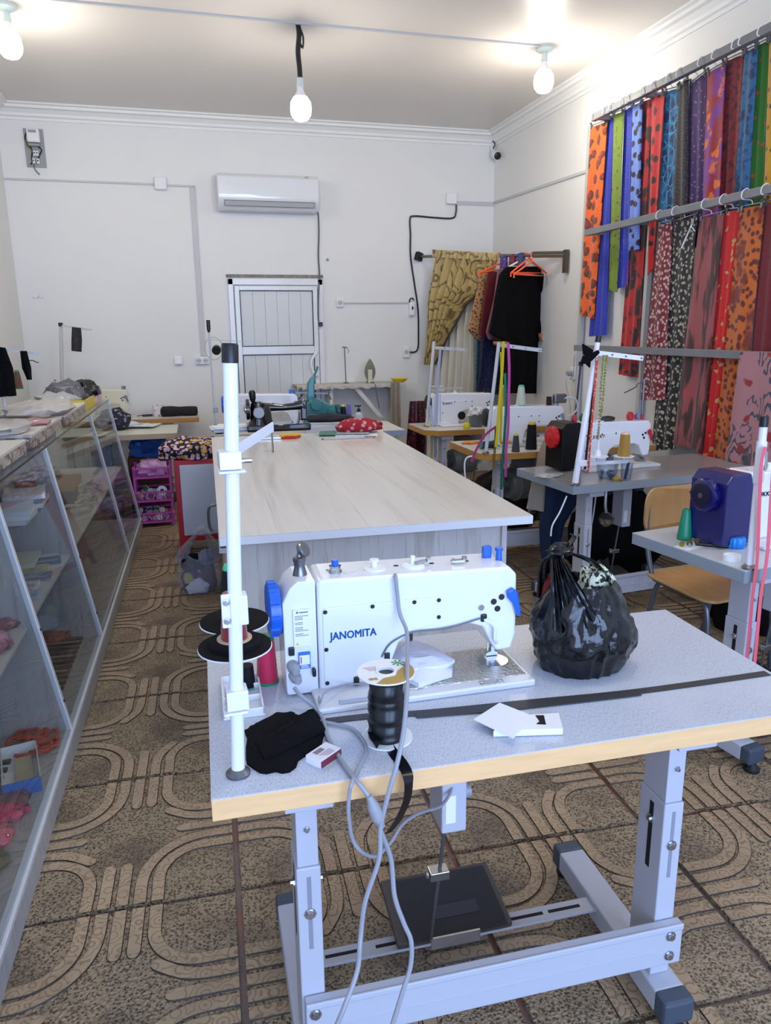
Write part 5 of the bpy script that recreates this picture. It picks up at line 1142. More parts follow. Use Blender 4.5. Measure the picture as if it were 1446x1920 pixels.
drape3(plane_rows([(816, 471, 938, 477), (808, 520, 908, 525), (805, 545, 896, 550), (803, 570, 873, 572), (802, 607, 853, 609), (801, 633, 838, 635), (797, 684, 816, 684)], PF, fN), .01, 7, .028, 60, 24, 2, False).build('swag', M_gcur, cu, sm=60, off=cu.location)
drape3(plane_rows([(814, 468, 936, 475), (813, 482, 936, 489)], PF, fN), .05, 16, .012, 90, 4, 5, False).build('gathered_heading', M_gcur, cu, sm=60, off=cu.location)
drape3(plane_rows([(894, 551, 897, 552), (872, 572, 875, 573), (852, 609, 855, 610), (837, 635, 840, 636), (816, 682, 818, 684)], PF+fN*.012, fN), .012, 1, .005, 4, 20, 1).build('trim', mat('brown_binding', (70, 50, 34), .7), cu, off=cu.location)
PS = RA-fN*.03
sc_ = thing('cream_curtain', 'plain cream sheer curtain under the gold swag', 'curtain', Vector((PS.x, PS.y, PS.z-1.1)))
drape3(plane_rows([(822, 482, 930, 486), (818, 600, 908, 602), (810, 750, 898, 750), (808, 790, 896, 790)], PS, fN), .01, 7, .03, 60, 14, 6, False).build('panel', mat('cream_voile', (206, 200, 184), .8), sc_, sm=60, off=sc_.location)
M_bvel = mat('black_velvet', (7, 6, 7), .9, spec=.15)
M_leo = mat('leopard_print', (176, 128, 84), .8, layers=[('vor', 44, .42, .34, (52, 32, 24), .5), ('vor', 44, .2, .14, (140, 90, 60), .3)])
GM = [
 ('black dress with leopard cuffs hanging foremost on the rod', .30, M_bvel, [(950, 500, 1012, 500), (937, 515, 1026, 518), (928, 560, 1030, 560), (922, 606, 1034, 604), (919, 622, 1036, 640), (948, 640, 1012, 643), (949, 700, 1009, 700), (950, 737, 1005, 738)], 3),
 ('dusty mauve tunic behind the black dress', .45, mat('mauve_cloth', (130, 86, 106), .85), [(934, 505, 975, 503), (926, 560, 960, 560), (911, 622, 945, 628), (914, 636, 940, 638)], 1),
 ('burgundy tunic between mauve and leopard garments', .55, mat('burgundy_cloth', (96, 20, 34), .85), [(917, 510, 955, 508), (909, 560, 945, 560), (899, 628, 930, 634)], 1),
 ('leopard print blouse on the clothes rod', .65, M_leo, [(903, 514, 935, 510), (893, 560, 920, 560), (880, 618, 908, 630), (893, 634, 905, 640)], 1),
 ('grey teal long dress at the back of the garments', .75, mat('grey_teal_cloth', (104, 132, 136), .85, layers=[('noise', 60, .5, .6, (80, 100, 110), 0)]), [(897, 516, 925, 514), (889, 600, 915, 600), (888, 738, 908, 740)], 2),
 ('navy patterned long skirt under the leopard blouse', .60, mat('navy_pattern', (26, 30, 66), .85, layers=[('vor', 50, .3, .2, (70, 74, 120), .3)]), [(905, 632, 950, 634), (900, 690, 945, 690), (894, 738, 945, 740)], 2)]
M_orh = mat('orange_plastic', (255, 100, 50), .35)
for k, (lb_, s_, m_, rows, fo) in enumerate(GM):
    P = RA+rdn*(RL*(1-s_*.62)-.12); pr_ = plane_rows(rows, P, hN); zmin = min(min(a.z, b.z) for a, b in pr_)
    g_ = thing('hanging_garment', lb_, 'garment', (P.x, P.y, zmin))
    drape3(pr_, .045, fo, .014, 22, 24, k).build('cloth', m_, g_, sm=60, off=g_.location)
    if k == 0:
        for rr in ([(1011, 625, 1036, 628), (1013, 640, 1036, 643)], [(926, 640, 950, 640), (927, 647, 950, 648)]):
            drape3(plane_rows(rr, P+hN*.06, hN), .05, 1, .004, 6, 4, 1).build('leopard_cuff', M_leo, g_, sm=60, off=g_.location)
        for rr in ([(1013, 514, 1027, 519), (1019, 565, 1031, 565), (1012, 628, 1036, 641)], [(938, 516, 950, 514), (929, 565, 943, 565), (919, 622, 948, 641)]):
            drape3(plane_rows(rr, P+hN*.04, hN), .05, 1, .006, 8, 12, 2).build('sleeve', M_bvel, g_, sm=60, off=g_.location)
        MB().cbox(at(927, 612, P=P+hN*.035, N=hN), (.06, .004, .004), .5).build('cuff_zip', M_steel, g_, off=g_.location)
def clothes_hanger(label, tri, apex, s_, m_):
    P = RA+rdn*(RL*(1-s_*.62)-.12)+hN*.02; L_ = at(*tri[0], P=P, N=hN); R_ = at(*tri[1], P=P, N=hN); A_ = at(*apex, P=P, N=hN); top = RA+rdn*(RL*(1-s_*.62)-.12)
    h = thing('clothes_hanger', label, 'hanger', A_)
    MB().tube([L_, A_, R_, (L_+R_)/2, L_], .008, 8, 0).build('frame', m_, h, off=A_)
    MB().tube([A_, A_+Vector((0, 0, .02)), top+Vector((0, 0, .018))+hN*.0+fN*.02, top+Vector((0, 0, .02))-fN*.015], .005, 6, 4).build('hook', m_, h, off=A_)
    for q in (L_, R_): MB().turn(q, q+Vector((0, 0, -.03)), ((0, .006), (.7, .006), (1, .009)), 8).build('skirt_hook', m_, h, off=A_)
clothes_hanger('bright orange plastic hanger in front of the black dress', ((964, 514), (1032, 518)), (998, 490), .22, M_orh)
clothes_hanger('second orange hanger just behind the foremost one', ((958, 512), (1024, 512)), (992, 484), .28, M_orh)
clothes_hanger('orange hanger holding the burgundy tunic', ((898, 512), (968, 500)), (934, 495), .56, M_orh)
clothes_hanger('white plastic hanger between the orange hangers', ((955, 500), (1012, 502)), (984, 484), .36, M_plast)
for k, (px, py, col, nm) in enumerate(((945, 486, (84, 66, 130), 'violet'), (962, 484, (110, 40, 60), 'plum'), (978, 481, (60, 70, 110), 'slate blue'))):
    P = at(px, py, P=RA, N=fN); r = thing('scarf', '%s scarf looped over the clothes rod between hangers' % nm, 'scarf', P-Vector((0, 0, .09)))
    drape3([(Vector((-.03, 0, .12)), Vector((.03, 0, .12))), (Vector((-.035, 0, .05)), Vector((.035, 0, .05))), (Vector((-.03, 0, -.03)), Vector((.03, 0, -.03)))], .05, 2, .008, 10, 8, k).build('loop', mat('scarf_%d' % k, col, .8, layers=[('vor', 40, .3, .2, tuple(min(255, c+70) for c in col), .3)]), r)
# ------------------------------------------------------------------ sewing stations on the right
M_gtop = mat('grey_sheen_top', (150, 146, 144), .2, var=.06)
M_gtop2 = mat('pale_grey_top', (196, 198, 200), .22, var=.05)
M_dblue = mat('deep_blue_enamel', (17, 15, 92), .22, coat=.4)
T0 = sewing_table('pine-edged sewing table furthest back below the gold curtain', (1.74, 5.22, 0), 0.0, M_ltop, M_ochre, D=.50, cut=.09, emboss='JUKKY')
T1 = sewing_table('pine-edged sewing table with black thread cones and hanging tapes', (1.72, 4.13, 0), .0, M_ltop, M_ochre, D=.56, cut=.06, emboss='JUKKY')
T2 = sewing_table('grey sewing table under the machine with red handwheel', (1.775, 3.13, 0), .10, M_gtop, M_gedge, D=.52, emboss='JUKKY')
T3 = sewing_table('grey sewing table carrying the deep blue motor unit', (1.645, 1.83, 0), .15, M_gtop2, M_gedge, D=.50, emboss='JUKKY')
JK = lambda c, x=.088: (('JUKKY', .022, x, .165, 1.2), c)
b0 = at(812, 800, z=.75); mm0 = machine('white machine lettered JUKKY in blue below the gold curtain', (b0.x, b0.y+.02, .75), 0, wheel=M_black, lever=M_black, brand=JK(0)[0], bcol=M_bluetx)
mm0b = MB().cone((.24, -.004, .075), (.24, -.008, .075), .032, n=24).build('dark_recess', M_black, mm0)
b1 = at(925, 838, z=.75); mm1 = machine('white machine with grey clip on its head on the tape-hung table', (b1.x, b1.y+.03, .75), 0, wheel=M_black, lever=M_grayp)
MB().cone((.455, -.002, .12), (.455, -.02, .12), .03, .026, 10).build('grey_clip', mat('blue_grey_plastic', (118, 130, 150), .4), mm1)
MB().tube([(.50, .02, .16), (.56, .0, .18), (.60, .0, .22), (.585, .0, .28), (.53, .02, .29), (.5, .03, .27)], .006, 8, 4).build('lamp_neck', M_cond, mm1)
MB().cbox((.49, .04, .285), (.09, .04, .06)).build('lamp_head', M_dsteel, mm1, sm=0, bev=.01)
b2 = at(1052, 886, z=.75); R2 = Matrix.Rotation(.10, 3, 'Z'); o2 = b2-R2 @ Vector((-.075, -.02, 0))
mm2 = machine('white machine lettered JUKKY in red with black motor and red handwheel', (o2.x, o2.y, .75), .10, wheel=M_red, lever=M_red, box=mat('satin_black_cover', (7, 7, 9), .4, spec=.25), brand=JK(0, .125)[0], bcol=M_redtx)
b3 = at(1352, 1032, z=.75); R3 = Matrix.Rotation(.15, 3, 'Z'); o3 = b3-R3 @ Vector((-.075, -.02, 0))
mm3 = machine('white machine with large deep blue motor unit beside the pink tapes', (o3.x, o3.y, .75), .15, wheel=M_dblue, lever=M_blue, box=M_dblue, brand=JK(0)[0], bcol=mat('navy_print', (30, 34, 70), .4))
MB().box((.03, -.018, .01), (.085, .125, .19)).build('motor_shoulder', M_dblue, mm3, sm=0, bev=.006)
MB().turn((-.103, .0575, .178), (-.1065, .0575, .178), ((0, .04), (.5, .042), (1, .036)), 28).build('wheel_recess', mat('dark_blue_recess', (10, 10, 46), .3), mm3)
MB().cone((-.1065, .0575, .178), (-.111, .0575, .178), .009, n=14).build('wheel_screw', M_dsteel, mm3)
MB().box((-.02, -.0225, .012), (.012, -.0195, .026)).build('rating_label', mat('lilac_label', (150, 150, 190), .5), mm3, sm=0)
# clutch motors below
M_mot = mat('grey_motor', (112, 116, 112), .45)
def motor(label, loc, rz=0, s=1.0):
    r = thing('clutch_motor', label, 'motor', loc, rz)
    MB().turn((-.10*s, 0, 0), (.14*s, 0, 0), ((0, .03*s), (.02, .085*s), (.22, .10*s), (.24, .108*s), (.3, .108*s), (.32, .10*s), (.8, .10*s), (.85, .09*s), (1, .05*s)), 26).build('housing', M_mot, r)
    for k in range(8):
        a = k*PI/4; MB().cbox((.06*s, .10*s*math.cos(a), .10*s*math.sin(a)), (.1*s, .01, .012), 0, a).build('rib', M_mot, r, sm=0)
    MB().turn((-.10*s, 0, 0), (-.14*s, 0, 0), ((0, .05*s), (.2, .06*s), (.5, .045*s), (.8, .06*s), (1, .05*s)), 22).build('pulley', M_dsteel, r)
    MB().cbox((.02, .0, .14*s), (.12, .1, .1*s)).build('mount', M_mot, r, sm=0, bev=.006)
    return r
motor('round grey motor under the table below the gold curtain', (at(873, 860, Y=5.35).x, 5.45, .48), .2)
motor('round grey motor under the tape-hung table', (at(985, 905, Y=4.3).x, 4.4, .50), .2, 1.05)
# ---- thread stands with tapes
def stand(label, base, top, rad, m_, arm_to=None, rib=None, cap=True, sleeve=None):
    r = thing('thread_stand', label, 'thread stand', base); base, top = Vector(base), Vector(top)
    MB().turn(base, top, ((0, rad), (1, rad)), 16).build('pole', m_, r, off=base)
    MB().lathe(base, [(rad*1.9, 0), (rad*1.9, .006), (rad*1.2, .014)], 18).build('base_nut', M_dsteel, r, off=base)
    if cap: MB().turn(top, top+(top-base).normalized()*.03, ((0, rad*1.15), (1, rad*1.1)), 16).build('cap', M_black, r, off=base)
    if sleeve:
        a, b = base.lerp(top, sleeve[0]), base.lerp(top, sleeve[1]); MB().turn(a, b, ((0, rad*1.3), (1, rad*1.3)), 16).build('sleeve', m_, r, off=base)
    if arm_to is not None:
        a, b = arm_to; MB().band([a, Vector(a).lerp(Vector(b), .5), b], (0, 0, 1), .022, .004, 1).build('guide_arm', m_, r, off=base)
        for k in (.3, .6, .95):
            q = Vector(a).lerp(Vector(b), k)+Vector((0, -.004, 0)); MB().cone(q, q+Vector((0, -.004, 0)), .004, n=8).build('eyelet', M_dsteel, r, off=base)
    return r
# station with red wheel
sb = at(1078, 910, z=.75); YS = sb.y
stop = at(1121, 642, Y=YS)
s1 = stand('white thread stand with gold cone beside the red handwheel', sb, stop, .012, M_wpow, (at(1122, 662, Y=YS), at(1206, 672, Y=YS)), sleeve=(.0, .52))
ca_ = at(1090, 868, Y=YS); MB().cbox(ca_, (.045, .035, .03)).build('clamp', M_wpow, s1, sm=0, bev=.003, off=sb)
d1, d2 = at(1121, 856, Y=YS), at(1170, 856, Y=YS)
MB().band([ca_, at(1130, 868, Y=YS), at(1178, 865, Y=YS)], (0, 0, 1), .016, .004, 2).build('spool_arm', M_wpow, s1, off=sb)
for d_ in (d1, d2): MB().lathe(d_, [(.008, -.02), (.01, -.004), (.05, .0), (.05, .003), (.008, .004)], 24).build('spool_dish', M_wpow, s1, off=sb)
MB().lathe(d1, [(.018, .003), (.012, .03), (.006, .032), (.0035, .11)], 14).build('spool_pin', M_wpow, s1, off=sb)
cone('gold thread cone on the dish of the white stand', d2+Vector((0, 0, .004)), .105, .030, .022, (170, 128, 44), (224, 190, 170))
M_bow = M_blkcl
r = thing('black_ribbon_bow', 'black cloth bow tied to the white thread stand', 'ribbon', at(1103, 665, Y=YS-.03))
for pp in ([(1092, 644), (1112, 656), (1106, 672), (1094, 664)], [(1094, 666), (1108, 668), (1106, 690), (1098, 682), (1088, 683)], [(1105, 664), (1122, 656), (1124, 662), (1108, 678)]):
    P = [at(x, y, Y=YS-.03) for x, y in pp]; n_ = len(P)
    g = MB(); g.add([tuple(p+Vector((0, dy, 0))) for dy in (-.008, .008) for p in P], [tuple(range(n_)), tuple(range(2*n_-1, n_-1, -1))]+[(i, (i+1) % n_, (i+1) % n_+n_, i+n_) for i in range(n_)])
    g.build('loop', M_bow, r, sm=0, off=r.location, bev=.004)
def tape(label, pts, wd_, m_, name='tape_measure', cat='tape measure', side=(1, .3, 0), th=.0012):
    r = thing(name, label, cat, pts[0]); MB().band(pts, side, wd_, th, 5).build('band', m_, r, off=pts[0]); return r
def tmat(nm, col): return mat('tape_'+nm, col, .5, layers=[('wave', 26, .86, .95, tuple(int(c*.35) for c in col), 0, (0, 0, 1))])
tape('red and white braid hanging down the white stand', [at(x, y, Y=YS-.02) for x, y in ((1120, 670), (1116, 720), (1111, 780), (1106, 840), (1103, 885))], .014, mat('red_braid', (196, 60, 40), .7, layers=[('vor', 90, .4, .3, (222, 180, 160), 0)]), 'braid_trim', 'trim')
tape('dark red braid hanging behind the red and white one', [at(x, y, Y=YS+.0) for x, y in ((1117, 690), (1110, 760), (1102, 830), (1097, 880))], .016, mat('dark_braid', (40, 20, 24), .7, layers=[('vor', 70, .35, .25, (130, 40, 40), 0)]), 'braid_trim', 'trim')
r = thing('beaded_chain', 'olive beaded chain hanging from the arm of the white stand', 'trim', at(1135, 668, Y=YS-.01))
for pth in (((1132, 668), (1129, 700), (1126, 740), (1124, 790), (1121, 822)), ((1138, 668), (1134, 705), (1131, 745), (1127, 780))):
    g = MB(); P = smooth_path([at(x, y, Y=YS-.01) for x, y in pth], 7)
    for i, p in enumerate(P): g.cbox(p, (.010, .006, .010), i, .6, .6)
    g.build('strand', mat('olive_beads', (146, 146, 86), .5), r, sm=0, off=r.location)
# on that table
def bowl(label, loc, r0, h, m_, name='bowl', cat='bowl', wall=.003):
    r = thing(name, label, cat, loc); MB().loft([[Vector((rr*math.cos(2*PI*j/26), rr*math.sin(2*PI*j/26), z)) for j in range(26)] for rr, z in ((r0*.3, .002), (r0*.75, 0), (r0*.95, h*.4), (r0, h), (r0-wall, h), (r0*.92-wall, h*.4), (r0*.7, .005), (.001, .005))], cap=False).build('vessel', m_, r); return r
M_clear = glass_mat('clear_acrylic', (.86, .9, .94), .35, .06, .02)
p = at(1138, 896, z=.75); bw = bowl('clear glass bowl of bits beside the white stand', (p.x, p.y, .75), .055, .085, M_clear)
g = MB()
for k in range(9): g.cbox((.028*math.cos(k*2.2), .028*math.sin(k*2.2), .012+.007*(k % 4)), (.02, .012, .01), k, k, k)
g.build('contents', mat('blue_grey_bits', (96, 108, 132), .4), bw, sm=0)
p = at(1174, 900, z=.75); cp = bowl('clear cup holding a dark blue stick', (p.x, p.y, .75), .03, .085, M_clear, 'cup', 'cup')
MB().cone((-.006, 0, .006), (.008, 0, .088), .007, n=10).build('stick', mat('dark_blue_stick', (40, 46, 96), .4), cp)
p = at(1157, 902, z=.75); r = thing('fabric_crumb', 'small mustard scrap between bowl and cup', 'scrap', (p.x, p.y, .75)); blob(MB(), (0, 0, 0), (.05, .035, .022), 61, .5, 3, 12, 8).build('scrap', mat('mustard_scrap', (160, 130, 60), .8), r)
p = at(1030, 893, z=.75); r = thing('clear_packet', 'crumpled clear packet at the left end of the grey table', 'packet', (p.x, p.y, .75)); blob(MB(), (0, 0, 0), (.16, .09, .014), 62, .5, 3, 18, 8).build('film', film_mat('clear_film', (206, 208, 206), .6), r)
# bits on the red-wheel machine's top
def onmach(M_, lx, ly, z): q = Matrix.Rotation(M_.rotation_euler.z, 3, 'Z') @ Vector((lx, ly, 0)); return Vector((M_.location.x+q.x, M_.location.y+q.y, M_.location.z+z))
for lx, sz, col, lb_ in ((.11, (.07, .05, .05), (20, 100, 50), 'green thread tangle on the red-wheel machine'), (.04, (.03, .03, .04), (170, 40, 70), 'pink bobbin bit on the red-wheel machine'), (.25, (.10, .05, .025), (40, 44, 42), 'dark clip on top of the red-wheel machine'), (.40, (.04, .04, .045), (180, 30, 50), 'red thread bobbin on the red-wheel machine'), (.455, (.025, .025, .045), (110, 120, 160), 'pale blue bobbin on the red-wheel machine')):
    q = onmach(mm2, lx, .05, .252-.02*lx); r = thing('machine_top_item', lb_, 'bobbin', q); blob(MB(), (0, 0, 0), sz, int(lx*100), .3, 2.5, 14, 9).build('piece', mat('bit_%d_%d_%d' % col, col, .5), r)
# thin hooked stand and black stand behind
p = at(1157, 800, Y=3.9)
r = thing('hook_stand', 'thin grey stand with small hooks behind the red-wheel machine', 'stand', (p.x, 3.66, .77)); zz = at(1157, 712, Y=3.66).z
MB().cone((0, 0, 0), (0, 0, zz-.77), .006, n=8).build('rod', M_dsteel, r)
zh = at(1157, 725, Y=3.66).z-.77
MB().tube([(-.12, 0, zh-.035), (-.05, 0, zh-.005), (-.045, 0, zh+.01), (0, 0, zh+.02), (.04, 0, zh+.012), (.045, 0, zh-.012)], .004, 6, 4).build('hooks', M_dsteel, r)
MB().lathe((0, 0, -.02), [(.03, 0), (.03, .012), (.01, .02)], 16).build('foot', M_dsteel, r)
p = at(1060, 770, Y=4.75)
r = thing('black_rod_stand', 'slim black rod stand with red ribbon by the right wall', 'stand', (p.x, 4.62, .75)); zz = at(1064, 680, Y=4.62).z
MB().cone((0, 0, 0), (.03, 0, zz-.75), .007, n=8).build('rod', M_black, r)
MB().cbox((.03, 0, zz-.76), (.025, .025, .03)).build('knob', M_black, r, sm=0, bev=.004)
MB().cone((-.02, 0, zz-.85), (-.02, 0, zz-.70), .003, n=6).build('pin', M_dsteel, r)
MB().band([(.03, 0, zz-.75), (.08, -.02, zz-.70), (.14, -.04, zz-.655)], (0, 0, 1), .012, .002, 3).build('red_ribbon', M_red, r)
p = at(1081, 700, X=XR)
r = thing('wall_socket', 'white socket with plug on the right wall behind the black bow', 'socket', (XR, p.y, p.z))
MB().box((-.04, -.05, -.05), (0, .05, .05)).build('housing', M_plast, r, bev=.008); MB().cone((-.04, 0, 0), (-.085, 0, 0), .02, n=12).build('plug', M_grayp, r); MB().tube([(-.08, 0, -.01), (-.09, 0, -.08), (-.02, .02, -.35), (-.01, .02, -.9)], .005, 6, 4).build('lead', M_cond, r)
# tape-hung table
sb = at(911, 850, z=.75); YS = sb.y; st_ = at(936, 642, Y=YS)
stand('grey thread stand hung with measuring tapes on the pine-edged table', sb, st_, .011, M_cond, (at(938, 647, Y=YS), at(1016, 657, Y=YS)), cap=False)
for lb_, pts, wd_, col in (
  ('yellow tape measure hanging over the grey thread stand', ((944, 640), (942, 690), (938, 740), (934, 790), (930, 838)), .02, (206, 190, 30)),
  ('second yellow tape hanging beside the first', ((940, 660), (941, 720), (940, 780), (938, 830)), .018, (190, 170, 20)),
  ('pink tape measure hanging at the right of the yellow ones', ((953, 642), (955, 690), (954, 750), (953, 800), (949, 850), (948, 895)), .02, (196, 80, 160)),
  ('green tape measure dangling below the pine edge', ((947, 700), (949, 760), (946, 820), (942, 870), (940, 918)), .02, (30, 120, 90)),
  ('magenta tape swinging left below the tapes', ((930, 800), (910, 816), (895, 840), (884, 866)), .018, (176, 60, 120)),
  ('olive tape end hanging over the pine edge', ((930, 800), (928, 845), (925, 880)), .016, (120, 96, 30))):
    tape(lb_, [at(x, y, Y=YS-.035-.006*i) for i, (x, y) in enumerate(pts)], wd_, tmat(lb_[:6], col))
def tcone(px, py, z, lb_, h, r0, r1, col, cap, foot=None, Y=None):
    p = at(px, py, z=z) if Y is None else at(px, py, Y=Y); return cone(lb_, (p.x, p.y, z), h, r0, r1, col, cap, foot)
tcone(996, 842, .75, 'large black thread cone with yellow tip on the pine edge', .155, .036, .026, (18, 18, 26), (200, 170, 40))
tcone(967, 847, .75, 'smaller charcoal thread cone with lime tip beside the large black one', .10, .026, .016, (50, 48, 48), (180, 190, 40))
q = onmach(mm1, .09, .05, .25); cone('khaki thread cone with mint tip behind the tapes', q, .12, .028, .016, (130, 120, 100), (90, 200, 150))
q = onmach(mm1, .22, .05, .247); cone('cream thread cone with mint ends on the tape-hung machine', q, .12, .032, .020, (206, 206, 190), (80, 190, 150), (80, 190, 150))
q = onmach(mm1, .42, .05, .243); cone('small dark brown spool on the tape-hung machine', q, .055, .018, .017, (50, 34, 32), None)
p = at(912, 843, z=.75); r = thing('bobbin_case', 'teal and clear bobbin drum on the pine-edged table', 'bobbin case', (p.x+.02, p.y+.03, .75))
MB().turn((-.05, 0, .026), (.05, 0, .026), ((0, .027), (.1, .027), (.12, .02), (.88, .02), (.9, .027), (1, .027)), 18).build('drum', mat('teal_plastic', (30, 120, 110), .35), r); MB().turn((-.04, 0, .026), (.04, 0, .026), ((0, .0225), (1, .0225)), 18).build('thread', mat('thread_16_40_60', (16, 40, 60), .6), r)
p = at(882, 832, z=.75); r = thing('orange_cloth_fold', 'small folded orange cloth on the pine-edged table corner', 'cloth', (p.x, p.y, .75)); blob(MB(), (0, 0, 0), (.12, .06, .02), 71, .3, 2.4, 18, 8).build('fold', mat('orange_cloth', (214, 130, 50), .8), r)
p = at(950, 836, z=.75); r = thing('small_yellow_box', 'small orange and white box under the pink tape', 'box', (p.x, p.y+.01, .75)); MB().box((-.03, -.02, 0), (.03, .02, .03)).build('box', mat('orange_box', (224, 160, 60), .5), r, sm=0, bev=.002)
p = at(1030, 842, Y=4.1)
r = thing('beige_cloth', 'beige cloth hanging off the right of the pine-edged table', 'cloth', (p.x, 4.08, .52))
drape3([(Vector((-.05, 0, .30)), Vector((.05, 0, .32))), (Vector((-.075, 0, .22)), Vector((.06, 0, .2))), (Vector((-.09, 0, .1)), Vector((.07, 0, .08))), (Vector((-.10, 0, -.02)), Vector((.05, 0, -.03)))], .02, 2.4, .03, 18, 12, 3).build('cloth', mat('beige_linen', (160, 146, 128), .85), r)
# first table
sb = at(800, 800, z=.75); YS = sb.y
s0 = stand('cream thread stand below the gold curtain', sb, at(814, 640, Y=YS), .012, M_cond, (at(815, 652, Y=YS), at(876, 656, Y=YS)), cap=False)
tape('pale blue ribbon hanging from the cream thread stand', [at(x, y, Y=YS-.03) for x, y in ((826, 656), (822, 700), (820, 760), (818, 810), (816, 858))], .022, mat('pale_blue_ribbon', (176, 186, 214), .6), 'ribbon', 'ribbon')
tape('second pale ribbon slanting down the cream stand', [at(x, y, Y=YS-.04) for x, y in ((806, 760), (812, 800), (818, 850))], .022, mat('pale_blue_ribbon', (0, 0, 0)), 'ribbon', 'ribbon')
tape('cream yellow ribbon hanging over the pine edge', [at(x, y, Y=YS-.04) for x, y in ((800, 797), (808, 802), (810, 840), (808, 862))], .022, mat('cream_yellow_ribbon', (208, 192, 120), .6), 'ribbon', 'ribbon')
q = onmach(mm0, .06, .05, .25); r = thing('wire_spool_rack', 'wire spool rack on top of the curtain-side machine', 'spool rack', q)
MB().tube(ring_((0, 0, .05), .05, .04, 0), .005, 6, 1).tube(ring_((.0, 0, .02), .06, .045, 0), .005, 6, 1).cone((0, 0, 0), (0, 0, .06), .006, n=8).cbox((.08, 0, .035), (.26, .01, .008)).cone((.15, 0, -.004), (.15, 0, .16), .003, n=6).build('rack', M_cond, r, sm=30)
p = at(893, 800, z=.75); r = thing('tool_pot', 'grey pot of scraps wrapped in white film beside the curtain-side machine', 'pot', (p.x, p.y, .75))
MB().lathe((0, 0, 0), [(.045, 0), (.055, .03), (.06, .10), (.001, .101)], 20).build('pot', mat('grey_tin', (104, 108, 114), .4, .3), r); blob(MB(), (0, 0, .085), (.14, .11, .07), 81, .5, 3, 18, 10).build('white_film', film_mat('white_film', (220, 222, 226), .85), r)
p = at(875, 804, z=.75); r = thing('yellow_scrap', 'bright yellow scrap beside the grey pot', 'scrap', (p.x, p.y, .75)); blob(MB(), (0, 0, 0), (.05, .04, .05), 83, .4, 3, 14, 8).build('scrap', mat('yellow_cloth', (210, 196, 40), .8), r)
p = at(834, 798, z=.75); r = thing('white_cloth_pad', 'small folded white cloth pad on the pine-edged table', 'cloth', (p.x, p.y, .75)); blob(MB(), (0, 0, 0), (.11, .07, .035), 84, .3, 2.2, 18, 9).build('pad', M_wcl, r)
r = thing('red_sequin_cloth', 'dark red sequinned cloth hanging beside the curtain-side table', 'cloth', (at(792, 800, Y=5.6).x, 5.78, .5))
drape3([(Vector((-.05, 0, .42)), Vector((.08, 0, .42))), (Vector((-.08, 0, .1)), Vector((.1, 0, .1))), (Vector((-.09, 0, -.12)), Vector((.10, 0, -.12)))], .03, 2.3, .03, 16, 12, 5).build('cloth', mat('red_sequin', (60, 14, 22), .4, layers=[('vor', 40, .3, .2, (150, 60, 70), 0)]), r)
# ---- blue motor station
sb = at(1405, 1066, z=.75); YS = sb.y
s3 = stand('pale thread stand draped with pink tape at the deep blue motor', sb, at(1432, 800, Y=YS), .0115, M_wpow, None, sleeve=(.62, .9))
MB().turn(at(1428, 880, Y=YS), at(1430, 845, Y=YS), ((0, .016), (1, .016)), 14).build('chrome_collar', M_steel, s3, off=sb)
M_pink = tmat('pink', (236, 106, 120))
tape('coral pink tape measure looped over the pale stand', [at(x, y, Y=YS-.03) for x, y in ((1436, 838), (1428, 870), (1424, 950), (1422, 1010), (1419, 1060), (1411, 1120), (1406, 1180), (1400, 1236))], .017, M_pink)
tape('second strand of coral pink tape beside the stand', [at(x, y, Y=YS-.05) for x, y in ((1450, 880), (1445, 950), (1439, 1040), (1428, 1110), (1422, 1170), (1415, 1245))], .018, M_pink)
p = at(1283, 1012, z=.75); r = thing('empty_cone', 'bare green plastic thread cone on the grey table', 'thread cone', (p.x, p.y, .75))
MB().lathe((0, 0, 0), [(.024, 0), (.026, .004), (.0255, .012), (.0145, .108), (.012, .113), (.001, .113)], 24).build('cone', mat('green_cone_plastic', (16, 128, 96), .35), r); MB().lathe((0, 0, 0), [(.0245, 0), (.0245, .004), (.001, .005)], 20).build('rim', M_gold, r)
p = at(1300, 1022, z=.75); r = thing('bobbin_sheet', 'white sheet with metal bobbins beside the green cone', 'bobbins', (p.x, p.y, .75), .3)
MB().box((-.07, -.03, 0), (.075, .025, .001)).build('sheet', M_paper, r, sm=0)
for k in range(6): MB().turn((-.055+.022*k, .006*(-1)**k, .009), (-.045+.022*k, .008*(-1)**k+.004, .009), ((0, .009), (.15, .009), (.16, .005), (.84, .005), (.85, .009), (1, .009)), 14).build('bobbin', M_steel if k % 2 else mat('brass', (170, 140, 70), .35, .9), r)
p = at(1309, 1000, z=.75); r = thing('cream_tube', 'green and white ointment tube standing behind the green cone', 'tube', (p.x, p.y+.01, .75))
MB().loft([[Vector((.017*math.cos(a)*kx, .017*math.sin(a)*ky, z)) for a in [2*PI*i/16 for i in range(16)]] for kx, ky, z in ((.8, .8, 0), (.85, .85, .018), (1, 1, .02), (1, .7, .06), (1.1, .1, .10))]).build('tube', mat('tube_white_green', (214, 224, 216), .35, layers=[('wave', 5, .6, .7, (50, 170, 80), 0, (0, 0, 1))]), r)
p = at(1388, 1030, z=.75); r = thing('blue_pot', 'ribbed bright blue round pot beside the white tape ring', 'pot', (p.x, p.y+.03, .75))
g = MB(); n = 48
g.loft([[Vector(((rr+.0018*math.cos(16*2*PI*j/n))*math.cos(2*PI*j/n), (rr+.0018*math.cos(16*2*PI*j/n))*math.sin(2*PI*j/n), z)) for j in range(n)] for rr, z in ((.030, 0), (.034, .008), (.034, .03), (.029, .038), (.001, .039))]); g.build('pot', mat('sky_blue_plastic', (30, 130, 214), .3), r)
p = at(1377, 1052, z=.75); r = thing('white_tape_ring', 'roll of white tape lying in front of the blue pot', 'tape roll', (p.x, p.y+.012, .75))
